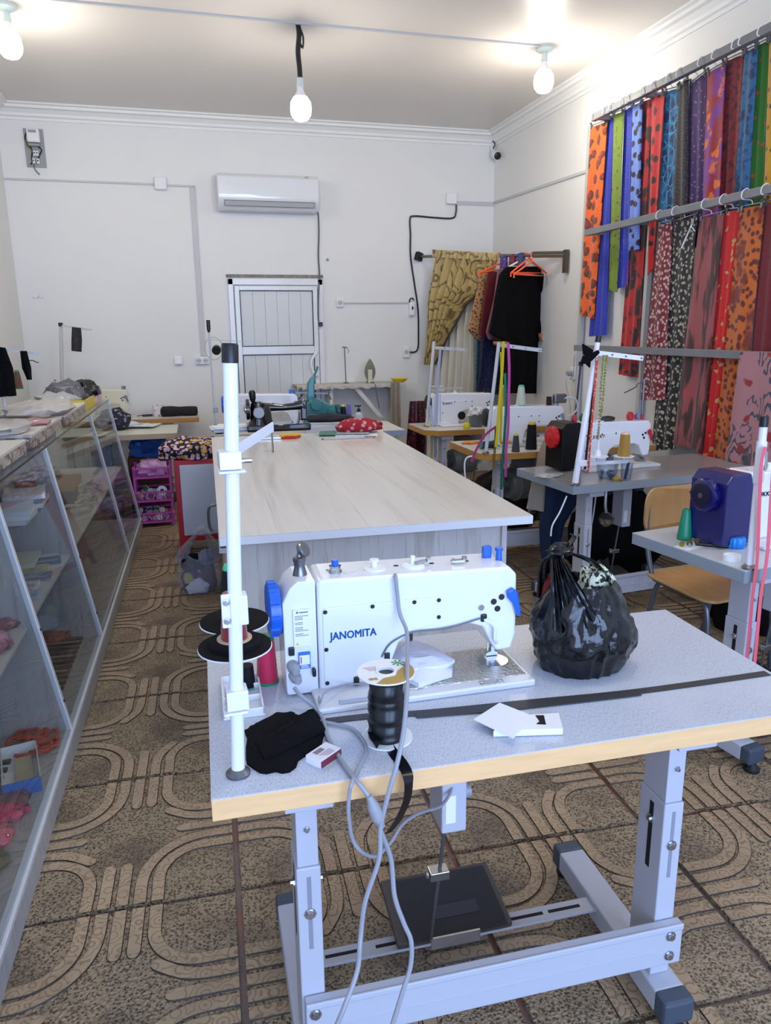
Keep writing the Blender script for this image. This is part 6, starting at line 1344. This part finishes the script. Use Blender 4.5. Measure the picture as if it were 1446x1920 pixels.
MB().loft([[Vector((rr*math.cos(2*PI*j/30), rr*math.sin(2*PI*j/30), z)) for j in range(30)] for rr, z in ((.027, 0), (.027, .018), (.0235, .018), (.0235, .001))], cap=False).cone((0, 0, 0), (0, 0, .010), .0236, n=30).build('ring', M_plast, r)
p = at(1338, 1025, z=.75); r = thing('black_pen', 'black pen lying before the deep blue motor', 'pen', (p.x-.01, p.y-.0, .75), -.6); MB().turn((-.05, 0, .006), (.06, 0, .006), ((0, .004), (.05, .006), (.9, .006), (1, .002)), 10).build('barrel', M_black, r)
p = at(1440, 1075, z=.75)
# ---- chairs
M_ply = mat('varnished_plywood', (196, 150, 92), .3, var=.14, vs_=5, stretch=(6, 1, 1), coat=.3)
M_tub = mat('grey_tube_steel', (100, 104, 110), .35, .5)
def chair(label, loc, rz):
    r = thing('plywood_chair', label, 'chair', loc, rz)
    def rr(w_, h_, rad, n=5):
        pts = []
        for cx_, cy_, a0 in ((w_/2-rad, h_/2-rad, 0), (-w_/2+rad, h_/2-rad, 90), (-w_/2+rad, -h_/2+rad, 180), (w_/2-rad, -h_/2+rad, 270)):
            for i in range(n+1): a = math.radians(a0+90*i/n); pts.append((cx_+rad*math.cos(a), cy_+rad*math.sin(a)))
        return pts
    MB().loft([[Vector((x, y, z-.02*(x/.2)**2*0+(.012*max(0, -y/.19)**3*-1))) for x, y in rr(.40, .38, .06)] for z in (.44, .452)]).build('seat', M_ply, r, sm=0, bev=.003)
    bp_ = rr(.40, .20, .07)
    MB().loft([[Vector((x, .20+dy-.035*(x/.2)**2*-1*-1+.03,   .715+z)) for x, z in bp_] for dy in (0, .011)]).build('backrest', M_ply, r, sm=0, bev=.003)
    for sx in (-1, 1):
        MB().tube([(sx*.17, -.20, 0), (sx*.17, -.17, .36), (sx*.17, -.13, .425), (sx*.17, -.05, .430), (sx*.17, .12, .430), (sx*.17, .165, .46), (sx*.172, .205, .60), (sx*.172, .215, .78)], .011, 10, 4).build('side_frame', M_tub, r)
        MB().tube([(sx*.17, .10, .43), (sx*.17, .14, .36), (sx*.17, .21, .0)], .011, 10, 4).build('leg', M_tub, r)
        MB().cone((sx*.17, .226, .72), (sx*.17, .223, .72), .008, n=10).build('rivet', M_steel, r)
    MB().cone((-.17, .02, .43), (.17, .02, .43), .009, n=8).build('stretcher', M_tub, r)
    return r
chair('varnished plywood chair facing the deep blue motor station', (2.095, 2.52, 0), .10)
r = thing('navy_jacket', 'navy blue jacket hanging under the red-wheel table', 'garment', (at(1030, 960, Y=3.70).x, 3.70, .30))
drape3([(Vector((-.02, 0, .45)), Vector((.24, 0, .45))), (Vector((-.04, 0, .28)), Vector((.2, 0, .26))), (Vector((-.05, 0, .1)), Vector((.1, 0, .1))), (Vector((-.02, 0, -.1)), Vector((.07, 0, -.1)))], .05, 2, .03, 16, 12, 7).build('jacket', mat('navy_wool', (16, 40, 70), .9), r)
r = thing('beige_lining', 'beige cloth strip hanging beside the navy jacket', 'cloth', (at(1010, 940, Y=3.65).x, 3.65, .42))
drape3([(Vector((-.03, 0, .32)), Vector((.04, 0, .32))), (Vector((-.07, 0, .1)), Vector((.03, 0, .08)))], .03, 1, .01, 8, 8, 2).build('cloth', mat('beige_linen', (0, 0, 0)), r)
# loose leads under the tables
cord('white lead dropping from the left corner of the red-wheel table', [at(x, y, Y=3.2) for x, y in ((1063, 930), (1050, 960), (1036, 985), (1033, 1005))], .004, 'table_lead', M_plast)
cord('long pale lead hanging under the red-wheel machine to the floor', [at(x, y, Y=3.35) for x, y in ((1118, 925), (1112, 970), (1103, 1010), (1095, 1050), (1088, 1062))], .004, 'table_lead', M_cond)
cord('grey lead hanging below the tape-hung table', [Vector((1.8, 4.25, .708))]+[at(x, y, Y=4.25) for x, y in ((876, 858), (872, 890), (880, 930))], .005, 'table_lead', M_plast)
p = at(1140, 965, Y=3.35); r = thing('chrome_lever', 'chrome knee lever hanging under the red-wheel table', 'lever', (p.x, 3.38, .70))
MB().tube([(0, 0, .0), (.0, 0, -.12), (.01, 0, -.17)], .008, 8, 3).build('rod', M_steel, r); MB().lathe((.01, 0, -.24), [(.01, 0), (.035, .02), (.045, .05), (.02, .075), (.006, .08)], 18).build('pad', M_steel, r)
# added dark bundles standing in for the blackness around the tables
for lb_, loc, sz, c, sd in (('big added black sack darkening the space behind the red-wheel table', (2.52, 3.92, 0), (.62, .32, .52), (10, 10, 13), 3), ('added dark brown sack darkening the space behind the tape-hung table', (2.15, 4.90, 0), (.6, .34, .45), (26, 20, 22), 6), ('added black sack darkening the space beside the plywood chair', (2.75, 2.95, 0), (.5, .34, .42), (12, 12, 14), 12)):
    r = thing('dark_filler_sack', lb_, 'sack', loc); blob(MB(), (0, 0, 0), sz, sd, .3, 1.8, 30, 14, crease=.06).build('sack', mat('sackcloth_%d' % sd, c, .85, bump=.4, bs=18, spec=.2), r, sm=60)
r = thing('fabric_roll', 'grey fabric roll lying on the black sack behind the red-wheel table', 'fabric roll', (2.42, 3.90, .49))
MB().turn((-.26, 0, .055), (.26, .03, .055), ((0, .03), (.01, .055), (.99, .055), (1, .03)), 20).build('roll', mat('slate_cloth', (70, 72, 76), .85), r)
# ------------------------------------------------------------------ slanted glass showcase on the left
fa, fb_ = at(87, 1600, z=0), at(262, 1010, z=0)
sang = -math.atan2(fb_.x-fa.x, fb_.y-fa.y)
RS = Matrix.Rotation(sang, 3, 'Z'); RSI = RS.inverted()
SO = Vector((fa.x, fa.y, 0))
def loc_(p): return RSI @ (p-SO)
sy0 = 1.05-fa.y; sy1 = loc_(at(268, 988, z=.0)).y-.05
HS, XB, XT = 1.0, -.56, -.165
M_wood = mat('grey_ash_board', (178, 176, 176), .45, var=.15, vs_=5, stretch=(6, 6, .6), layers=[('noise', 14, .56, .7, (150, 146, 146), 0, (4, 4, .3))])
M_strip = mat('silver_edge_strip', (206, 208, 212), .35)
M_pane = glass_mat('showcase_glass', (.95, .97, .97), .32, .015, .01)
cs = thing('glass_showcase', 'long slant-fronted glass showcase along the left wall', 'showcase', SO, sang)
MB().box((XB, sy0, 0), (0, sy1, .075)).build('plinth', M_wood, cs, sm=0, bev=.002)
MB().box((-.03, sy0, .075), (.0, sy1, .09)).build('sill', M_strip, cs, sm=0, bev=.002)
MB().box((XB, sy0, .075), (-.03, sy1, .088)).build('floor_board', M_wood, cs, sm=0)
MB().box((XB, sy0, .088), (XB+.012, sy1, HS-.01)).build('back_board', mat('white_back_board', (206, 206, 208), .4), cs, sm=0)
fx = lambda z: -.012+(XT+.012)*(z-.09)/(HS-.09)
parts_y = [sy0, loc_(at(57, 1600, z=.085)).y-.35, loc_(at(135, 1367, z=.085)).y, loc_(at(203, 1190, z=.085)).y, loc_(at(241, 1035, z=.085)).y, sy1]
for i, y in enumerate(parts_y):
    pl = [(fx(.09)-.012, .088), (fx(HS)-.012, HS-.008), (XB+.012, HS-.008), (XB+.012, .088)]
    if i in (2, 3): MB().prism(pl, y-.009, y+.009, 'y').build('partition', M_wood, cs, sm=0)
    elif i in (0, 5): MB().prism(pl, y-.004, y+.004, 'y').build('end_pane', M_pane, cs, sm=0)
    MB().prism([(fx(.09)+.006, .088), (fx(HS)+.006, HS-.004), (fx(HS)-.014, HS-.004), (fx(.09)-.014, .088)], y-.011, y+.011, 'y').build('upright', M_strip, cs, sm=0, bev=.002)
for a, b_ in zip(parts_y[:-1], parts_y[1:]):
    MB().prism([(fx(.09)+.003, .09), (fx(HS)+.003, HS-.006), (fx(HS)-.003, HS-.006), (fx(.09)-.003, .09)], a+.012, b_-.012, 'y').build('glass_pane', M_pane, cs, sm=0)
MB().box((XB, sy0, HS-.006), (XT+.005, sy1, HS)).build('top_pane', M_pane, cs, sm=0)
MB().box((XT+.003, sy0, HS-.007), (XT+.008, sy1, HS+.001)).build('glass_edge', mat('dark_glass_edge', (40, 52, 52), .2), cs, sm=0)
ZS1, ZS2 = .50, .77
M_shw = mat('white_shelf_board', (206, 204, 200), .45)
for i, (a, b_) in enumerate(zip(parts_y[:-1], parts_y[1:])):
    MB().box((XB+.012, a+.01, ZS1-.014), (fx(ZS1)-.03, b_-.01, ZS1)).build('shelf', M_shw, cs, sm=0, bev=.001)
    if i in (1, 2): MB().box((XB+.012, a+.01, ZS2-.006), (fx(ZS2)-.06, b_-.01, ZS2)).build('glass_shelf', M_pane, cs, sm=0)
for y in parts_y[2:5]:
    for z in (ZS1-.02, .2): MB().cone((fx(z)+.004, y, z), (fx(z)+.010, y, z), .005, n=10).build('hinge_pin', M_black, cs)
# goods inside: laid out in the showcase's own frame (distance from front, along, shelf)
def inside(x, y, z): v = RS @ Vector((x, y, 0)); return Vector((SO.x+v.x, SO.y+v.y, z))
def pin(px, py, z): q = at(px, py, z=z); l = loc_(q); return inside(max(min(l.x, fx(z+.05)-.10), XB+.10), l.y, z)
BOT = .089
def packet(label, p, size, m_, seed, rz=0, group=None, name='haberdashery_packet'):
    r = thing(name, label, 'packet', p, rz+sang, group); blob(MB(), (0, 0, 0), size, seed, .3, 3, 16, 8).build('packet', m_, r, sm=50); return r
def pk(nm, c): return mat('pack_'+nm, c, .2, bump=.6, bs=50, coat=.4, layers=[('noise', 26, .5, .62, tuple(int(v*.6) for v in c), 0)])
PACKS = (
  (20, 1215, ZS1, (.15, .2, .06), 'pink', (206, 130, 160), 'glossy pink packet on the middle shelf of the showcase'),
  (35, 1165, ZS1, (.16, .18, .05), 'mauve', (150, 96, 110), 'mauve packet behind the glossy pink one in the showcase'),
  (5, 1262, ZS1, (.14, .12, .05), 'sage', (150, 176, 150), 'sage green packet on the middle showcase shelf'),
  (48, 1505, BOT, (.13, .11, .03), 'plum', (130, 84, 92), 'flat plum velvet packet before the blue and white carton'),
  (25, 1530, BOT, (.14, .12, .03), 'hot', (226, 70, 120), 'hot pink packet on the showcase floor'),
  (50, 1552, BOT, (.12, .09, .025), 'lilac', (150, 140, 190), 'lilac packet on the showcase floor'),
  (15, 1572, BOT, (.14, .10, .035), 'rose', (232, 96, 130), 'rose pink packet beside the lilac one'),
  (30, 1612, BOT, (.14, .12, .03), 'olive', (110, 106, 84), 'clear packet of olive beads on the showcase floor'),
  (5, 1690, BOT, (.12, .14, .03), 'wine', (110, 40, 50), 'wine red packet on the showcase floor'),
  (100, 1200, BOT, (.16, .18, .05), 'coral', (180, 90, 90), 'coral packet beside the rows of zips'),
  (98, 1170, BOT, (.14, .2, .06), 'steel', (120, 136, 176), 'blue grey packet beside the coral one'),
  (148, 1320, BOT, (.06, .10, .02), 'peach', (214, 130, 110), 'small peach packet on the showcase floor'),
  (25, 908, ZS2, (.16, .2, .06), 'film', (190, 186, 200), 'pale film packet on the glass shelf'),
  (8, 935, ZS2, (.16, .2, .05), 'film2', (170, 168, 186), 'lavender film packet on the glass shelf'))
for k, (px, py, z, sz, cn_, c, lb_) in enumerate(PACKS): packet(lb_, pin(px, py, z), sz, pk(cn_, c), 100+k, .3*k, 'packets in the showcase')
p = pin(68, 1450, BOT); r = thing('button_carton', 'open white carton with blue end on the showcase floor', 'carton', p, sang+.25)
g = MB().box((-.055, -.12, 0), (.055, .12, .003)).box((-.055, -.12, 0), (-.052, .12, .05)).box((.052, -.12, 0), (.055, .12, .05)).box((-.055, .117, 0), (.055, .12, .05)); g.build('tray', M_pap, r, sm=0)
MB().box((-.055, -.123, 0), (.055, -.12, .05)).build('printed_end', mat('carton_blue', (30, 110, 190), .5), r, sm=0); MB().cbox((.01, .0, .012), (.05, .16, .018)).build('contents', mat('cream_filling', (190, 180, 150), .7), r, sm=0)
p = pin(88, 1395, BOT); r = thing('red_cord_heap', 'heap of coiled red trim on the showcase floor', 'trim', p, sang)
for k in range(7): MB().tube([Vector((.05*math.sin(k*2.4)+.035*math.cos(a), .06*math.cos(k*2.4)+.035*math.sin(a), .012+.004*(k % 3)+.004*math.sin(3*a))) for a in [2*PI*i/14 for i in range(15)]], .007, 6, 1).build('coil', mat('red_trim', (190, 50, 50), .6), r)
M_zip = mat('black_zip', (34, 34, 38), .6)
for k in range(16):
    p = inside(-.30, loc_(at(150, 1240, z=BOT)).y-.42+.052*k, BOT); r = thing('zip_fastener', 'black zip lying in the rows on the showcase floor', 'zip', p, sang, 'rows of zips on the showcase floor')
    MB().cbox((0, 0, .006), (.42, .024, .010)).build('tape', M_zip, r, sm=0, bev=.002); MB().cbox((0, 0, .0118), (.40, .006, .002)).build('teeth', M_dsteel if k % 3 else mat('cream_teeth', (190, 186, 170), .5), r, sm=0)
for k in range(8):
    p = inside(-.34, loc_(at(30, 1450, z=BOT)).y-.24+.05*k, BOT); r = thing('zip_fastener', 'dark zip in the row behind the red trim', 'zip', p, sang+.05, 'zips behind the red trim')
    MB().cbox((0, 0, .006), (.34, .024, .010)).build('tape', M_zip, r, sm=0, bev=.002); MB().cbox((0, 0, .0118), (.33, .006, .002)).build('teeth', M_dsteel, r, sm=0)
for k, (px, py, z, n_, cols_, lb_) in enumerate(((80, 950, ZS2, 4, ((60, 60, 66), (206, 206, 210), (90, 92, 100), (200, 202, 208)), 'stack of dark and white boxes on the glass shelf'), (20, 975, ZS2, 3, ((206, 206, 212), (214, 216, 218), (196, 200, 210)), 'stack of white boxes on the near glass shelf'), (30, 1062, ZS1, 2, ((190, 200, 90), (206, 208, 190)), 'lime and white cards on the middle shelf'))):
    p = pin(px, py, z); slabstack('box_stack', lb_, 'boxes', (p.x, p.y, z), [(.16, .22, .018, mat('bx_%d_%d' % (k, i), c, .4), .01*(i % 2), .0, .06*i) for i, c in enumerate(cols_)], sang, 'box')
p = pin(95, 906, ZS2+.075); slabstack('orange_card', 'orange brown card lying on the stacked boxes', 'card', (p.x, p.y, ZS2+.072), [(.09, .12, .006, mat('orange_brown_card', (150, 84, 56), .5), 0, 0, .2)], sang, 'card')
for k in range(6):
    p = inside(-.26-.03*(k % 2), loc_(at(92, 1075, z=ZS1)).y-.28+.11*k, ZS1); c = ((176, 190, 210), (206, 206, 214), (130, 146, 180), (190, 180, 130), (90, 110, 150), (200, 206, 190))[k]
    slabstack('lace_card', '%s card of lace on the middle shelf' % ('pale blue', 'white', 'slate blue', 'straw', 'denim blue', 'mint white')[k], 'lace card', p, [(.26, .10, .010, mat('lace_%d' % k, c, .6, layers=[('vor', 60, .35, .25, tuple(min(255, v+30) for v in c), .3)]), 0, 0, .05*k), (.24, .02, .004, mat('lacetrim_%d' % k, tuple(int(v*.55) for v in c), .6, layers=[('wave', 60, .4, .6, (220, 220, 224), 0)]), 0, -.02, .05*k)], sang, 'card')
p = pin(175, 935, ZS1); r = thing('white_lace_heap', 'tangled heap of cream lace on the second bay shelf', 'lace', p, sang)
random.seed(5)
for k in range(44): 
    a = random.uniform(0, 6); q = Vector((random.uniform(-.16, .04), random.uniform(-.45, .35), .012+.005*(k % 7)))
    MB().band([q+Vector((.05*math.cos(a+t*2), .06*math.sin(a+t*2.4), .008*math.sin(t*5))) for t in (0, .3, .6, .9, 1.2)], (0, 0, 1), .014, .003, 3).build('lace_strip', mat('cream_lace', (206, 200, 180), .8), r)
p = pin(150, 830, ZS2+.0)
# back-bay goods
q = inside(-.36, parts_y[3]+.5, .30)
slabstack('grey_parcel', 'dark grey wrapped parcel on the second bay shelf', 'parcel', inside(-.36, parts_y[3]+1.15, ZS1), [(.22, .36, .09, mat('dark_grey_wrap', (96, 98, 104), .5), 0, 0, .1), (.24, .3, .05, mat('tan_card', (176, 140, 104), .6), 0, 0, -.05)], sang, 'parcel')
slabstack('brown_carton', 'brown carton behind the lace cards in the showcase', 'carton', inside(-.44, parts_y[2]+.55, ZS1), [(.14, .3, .14, mat('brown_card', (150, 124, 96), .7), 0, 0, .0)], sang, 'carton')
# ---- on top of the showcase
def ontop(px, py): q = at(px, py, z=HS); l = loc_(q); return inside(min(l.x, XT-.03), l.y, HS)
M_cbx = mat('cream_box_lid', (206, 202, 194), .45, layers=[('noise', 10, .62, .70, (176, 168, 160), 0)])
M_bxs = mat('printed_box_side', (176, 166, 156), .5, layers=[('noise', 26, .48, .58, (120, 96, 84), 0), ('noise', 60, .6, .65, (230, 226, 220), 0)])
yb0 = loc_(at(0, 890, z=HS)).y
for k, (y, ln, h, lb_) in enumerate(((yb0-.62, .50, .05, 'cream flat box on the counter before the showcase uprights'), (yb0-.05, .55, .055, 'cream flat box with speckled side on the glass counter'), (yb0+.62, .72, .06, 'long cream flat box with speckled side further along the counter'), (yb0+1.45, .75, .055, 'flat cream box beneath the clear film on the counter'))):
    r = thing('flat_box', lb_, 'box', inside(XB+.02, y, HS+.0), sang)
    W_ = (XT-.035)-(XB+.02)
    MB().box((0, 0, 0), (W_, ln, h)).build('box', M_bxs, r, sm=0, bev=.002); MB().box((-.002, -.002, h*.8), (W_+.004, ln+.002, h+.002)).build('lid', M_cbx, r, sm=0, bev=.002)
    for j in range(2): MB().cbox((W_*.4, ln*(.3+.35*j), h+.003), (.06, .09, .001)).build('printed_mark', mat('grey_mark', (150, 144, 142), .6), r, sm=0)
for k, (y, sz, c, lb_) in enumerate(((yb0+.75, (.30, .5, .05), (214, 210, 204), 'sheet of clear crumpled film lying on the long flat box'), (yb0+1.5, (.32, .6, .07), (216, 210, 206), 'bulging clear film packet on the counter boxes'), (yb0+1.0, (.2, .16, .03), (206, 150, 150), 'pink card packet under clear film on the counter'))):
    r = thing('film_packet', lb_, 'packet', inside(-.38+.05*k, y, HS+.062), sang); blob(MB(), (0, 0, 0), sz, 130+k, .35, 3, 26, 9).build('film', film_mat('film_%d' % k, c, .75), r, sm=55)
# yellow tray at the far end with silver and black things
yy = loc_(at(120, 728, z=HS+.1)).y
yt_ = sy1-.55
r = thing('yellow_tray', 'yellow tray of glossy packets at the far end of the counter', 'tray', inside(-.37, yt_, HS), sang)
MB().box((-.17, -.30, 0), (.17, .30, .004)).box((-.17, -.30, .0), (-.165, .30, .07)).box((.165, -.30, 0), (.17, .30, .07)).box((-.17, -.30, 0), (.17, -.295, .07)).box((-.17, .295, 0), (.17, .30, .07)).build('tray', M_gold, r, sm=0, bev=.002)
for k, (dx, dy, dz, sz, c, lb_) in enumerate(((-.02, -.12, .01, (.26, .26, .10), (176, 178, 182), 'silver film packet in the yellow tray'), (.0, .12, .01, (.28, .28, .16), (96, 96, 106), 'grey silk cloth heaped in the yellow tray'), (.1, .2, .06, (.2, .2, .10), (24, 24, 30), 'black cloth with white specks over the tray end'))):
    q = RS @ Vector((-.37+dx, yt_+dy, 0)); r = thing('tray_goods', lb_, 'cloth', (SO.x+q.x, SO.y+q.y, HS+dz)); blob(MB(), (0, 0, 0), sz, 140+k, .4, 2.5, 24, 11, crease=.08).build('heap', mat('tg_%d' % k, c, .35, bump=.4, bs=40, layers=[('noise', 50, .62, .66, tuple(min(255, v+80) for v in c), 0)]), r, sm=55)
r = thing('pink_packet_box', 'pink and white packet box at the end of the counter', 'box', inside(XT-.06, sy1-.22, HS), sang)
MB().box((-.08, -.16, 0), (.03, .14, .085)).build('box', mat('pink_print_box', (206, 150, 160), .4, layers=[('noise', 20, .5, .6, (226, 210, 214), 0)]), r, sm=0, bev=.002)
MB().box((-.081, -.161, .06), (.031, .141, .0855)).build('band', mat('rose_band', (176, 60, 90), .4), r, sm=0)
p = ontop(37, 743); cc = cone('brown thread cone with green ends leaning on the counter', p+Vector((0, 0, .058)), .13, .034, .02, (96, 62, 44), (30, 130, 80), (30, 130, 80))
# black garments on a low stand
Yg = 4.3
p = at(6, 735, Y=Yg); zt_ = at(4, 645, Y=Yg).z
r = thing('garment_stand', 'low metal stand with sloping arm on the counter', 'stand', (p.x, Yg, HS+.058))
MB().cone((0, 0, 0), (0, 0, zt_-HS-.058), .009, n=10).build('pole', M_cond, r); MB().cone((0, 0, zt_-HS-.058), (0, 0, zt_-HS-.02), .012, n=10).build('cap', M_black, r)
a_, b_ = at(8, 656, Y=Yg), at(76, 664, Y=Yg)
MB().band([a_-r.location, b_-r.location], (0, 0, 1), .012, .004, 0).build('arm', M_cond, r); MB().lathe((0, 0, 0), [(.05, 0), (.05, .008), (.012, .014)], 18).build('foot', M_dsteel, r)
MB().tube([at(55, 676, Y=Yg)-r.location, at(62, 676, Y=Yg)-r.location, at(70, 680, Y=Yg)-r.location, at(73, 678, Y=Yg)-r.location], .003, 6, 3).build('wire_hook', M_dsteel, r)
for k, (rows, lb_) in enumerate((([(-6, 650, 10, 652), (-10, 700, 24, 690), (-8, 745, 31, 742)], 'black blouse hanging at the pole of the counter stand'), ([(38, 658, 50, 658), (42, 690, 58, 690), (52, 712, 59, 712)], 'narrow black strap cloth hanging from the sloping arm'))):
    pr_ = plane_rows(rows, Vector((0, Yg-.02-.02*k, 0)), Vector((0, -1, 0))); g_ = thing('hanging_cloth', lb_, 'cloth', (pr_[0][0].x, Yg, min(a.z for a, b in pr_))); drape3(pr_, .02, 1.5, .012, 12, 12, k).build('cloth', M_blkcl, g_, sm=60, off=g_.location)
# thread stand of the cream machine
Yg = 6.95; p = at(113, 740, Y=Yg); zt_ = at(114, 610, Y=Yg).z
r = thing('thread_stand', 'white thread stand with black cloth strip behind the counter', 'thread stand', (p.x, Yg, .75))
tp = at(114, 612, Y=Yg)-r.location; MB().cone((0, 0, 0), tp, .016, .014, 12).build('pole', M_cond, r); MB().cone(tp, tp+Vector((0, 0, .03)), .018, n=12).build('cap', M_black, r)
a_, b_ = at(116, 611, Y=Yg-.02), at(172, 619, Y=Yg-.02)
MB().band([a_-r.location, b_-r.location], (0, 0, 1), .016, .006, 0).build('arm', M_cond, r); MB().lathe((0, 0, 0), [(.035, 0), (.035, .01), (.018, .016)], 16).build('foot', M_dsteel, r)
for dz in (.30, .34): MB().cone((-.02, 0, dz), (-.035, 0, dz), .006, n=8).build('screw', M_dsteel, r)
M_gl = mat('black_glitter', (16, 16, 18), .6, layers=[('vor', 60, .10, .06, (200, 200, 190), 0)])
o = drape([(135, 613, 152, 615), (134, 637, 154, 638), (134, 658, 153, 660)], Y=Yg-.04, th=.012, folds=1, amp=.006, nv=8)
tag(o.build('glitter_cloth_strip', M_gl, None, sm=60, off=at(143, 660, Y=Yg-.04)), 'black glitter cloth strip hanging on the white stand arm', 'cloth')
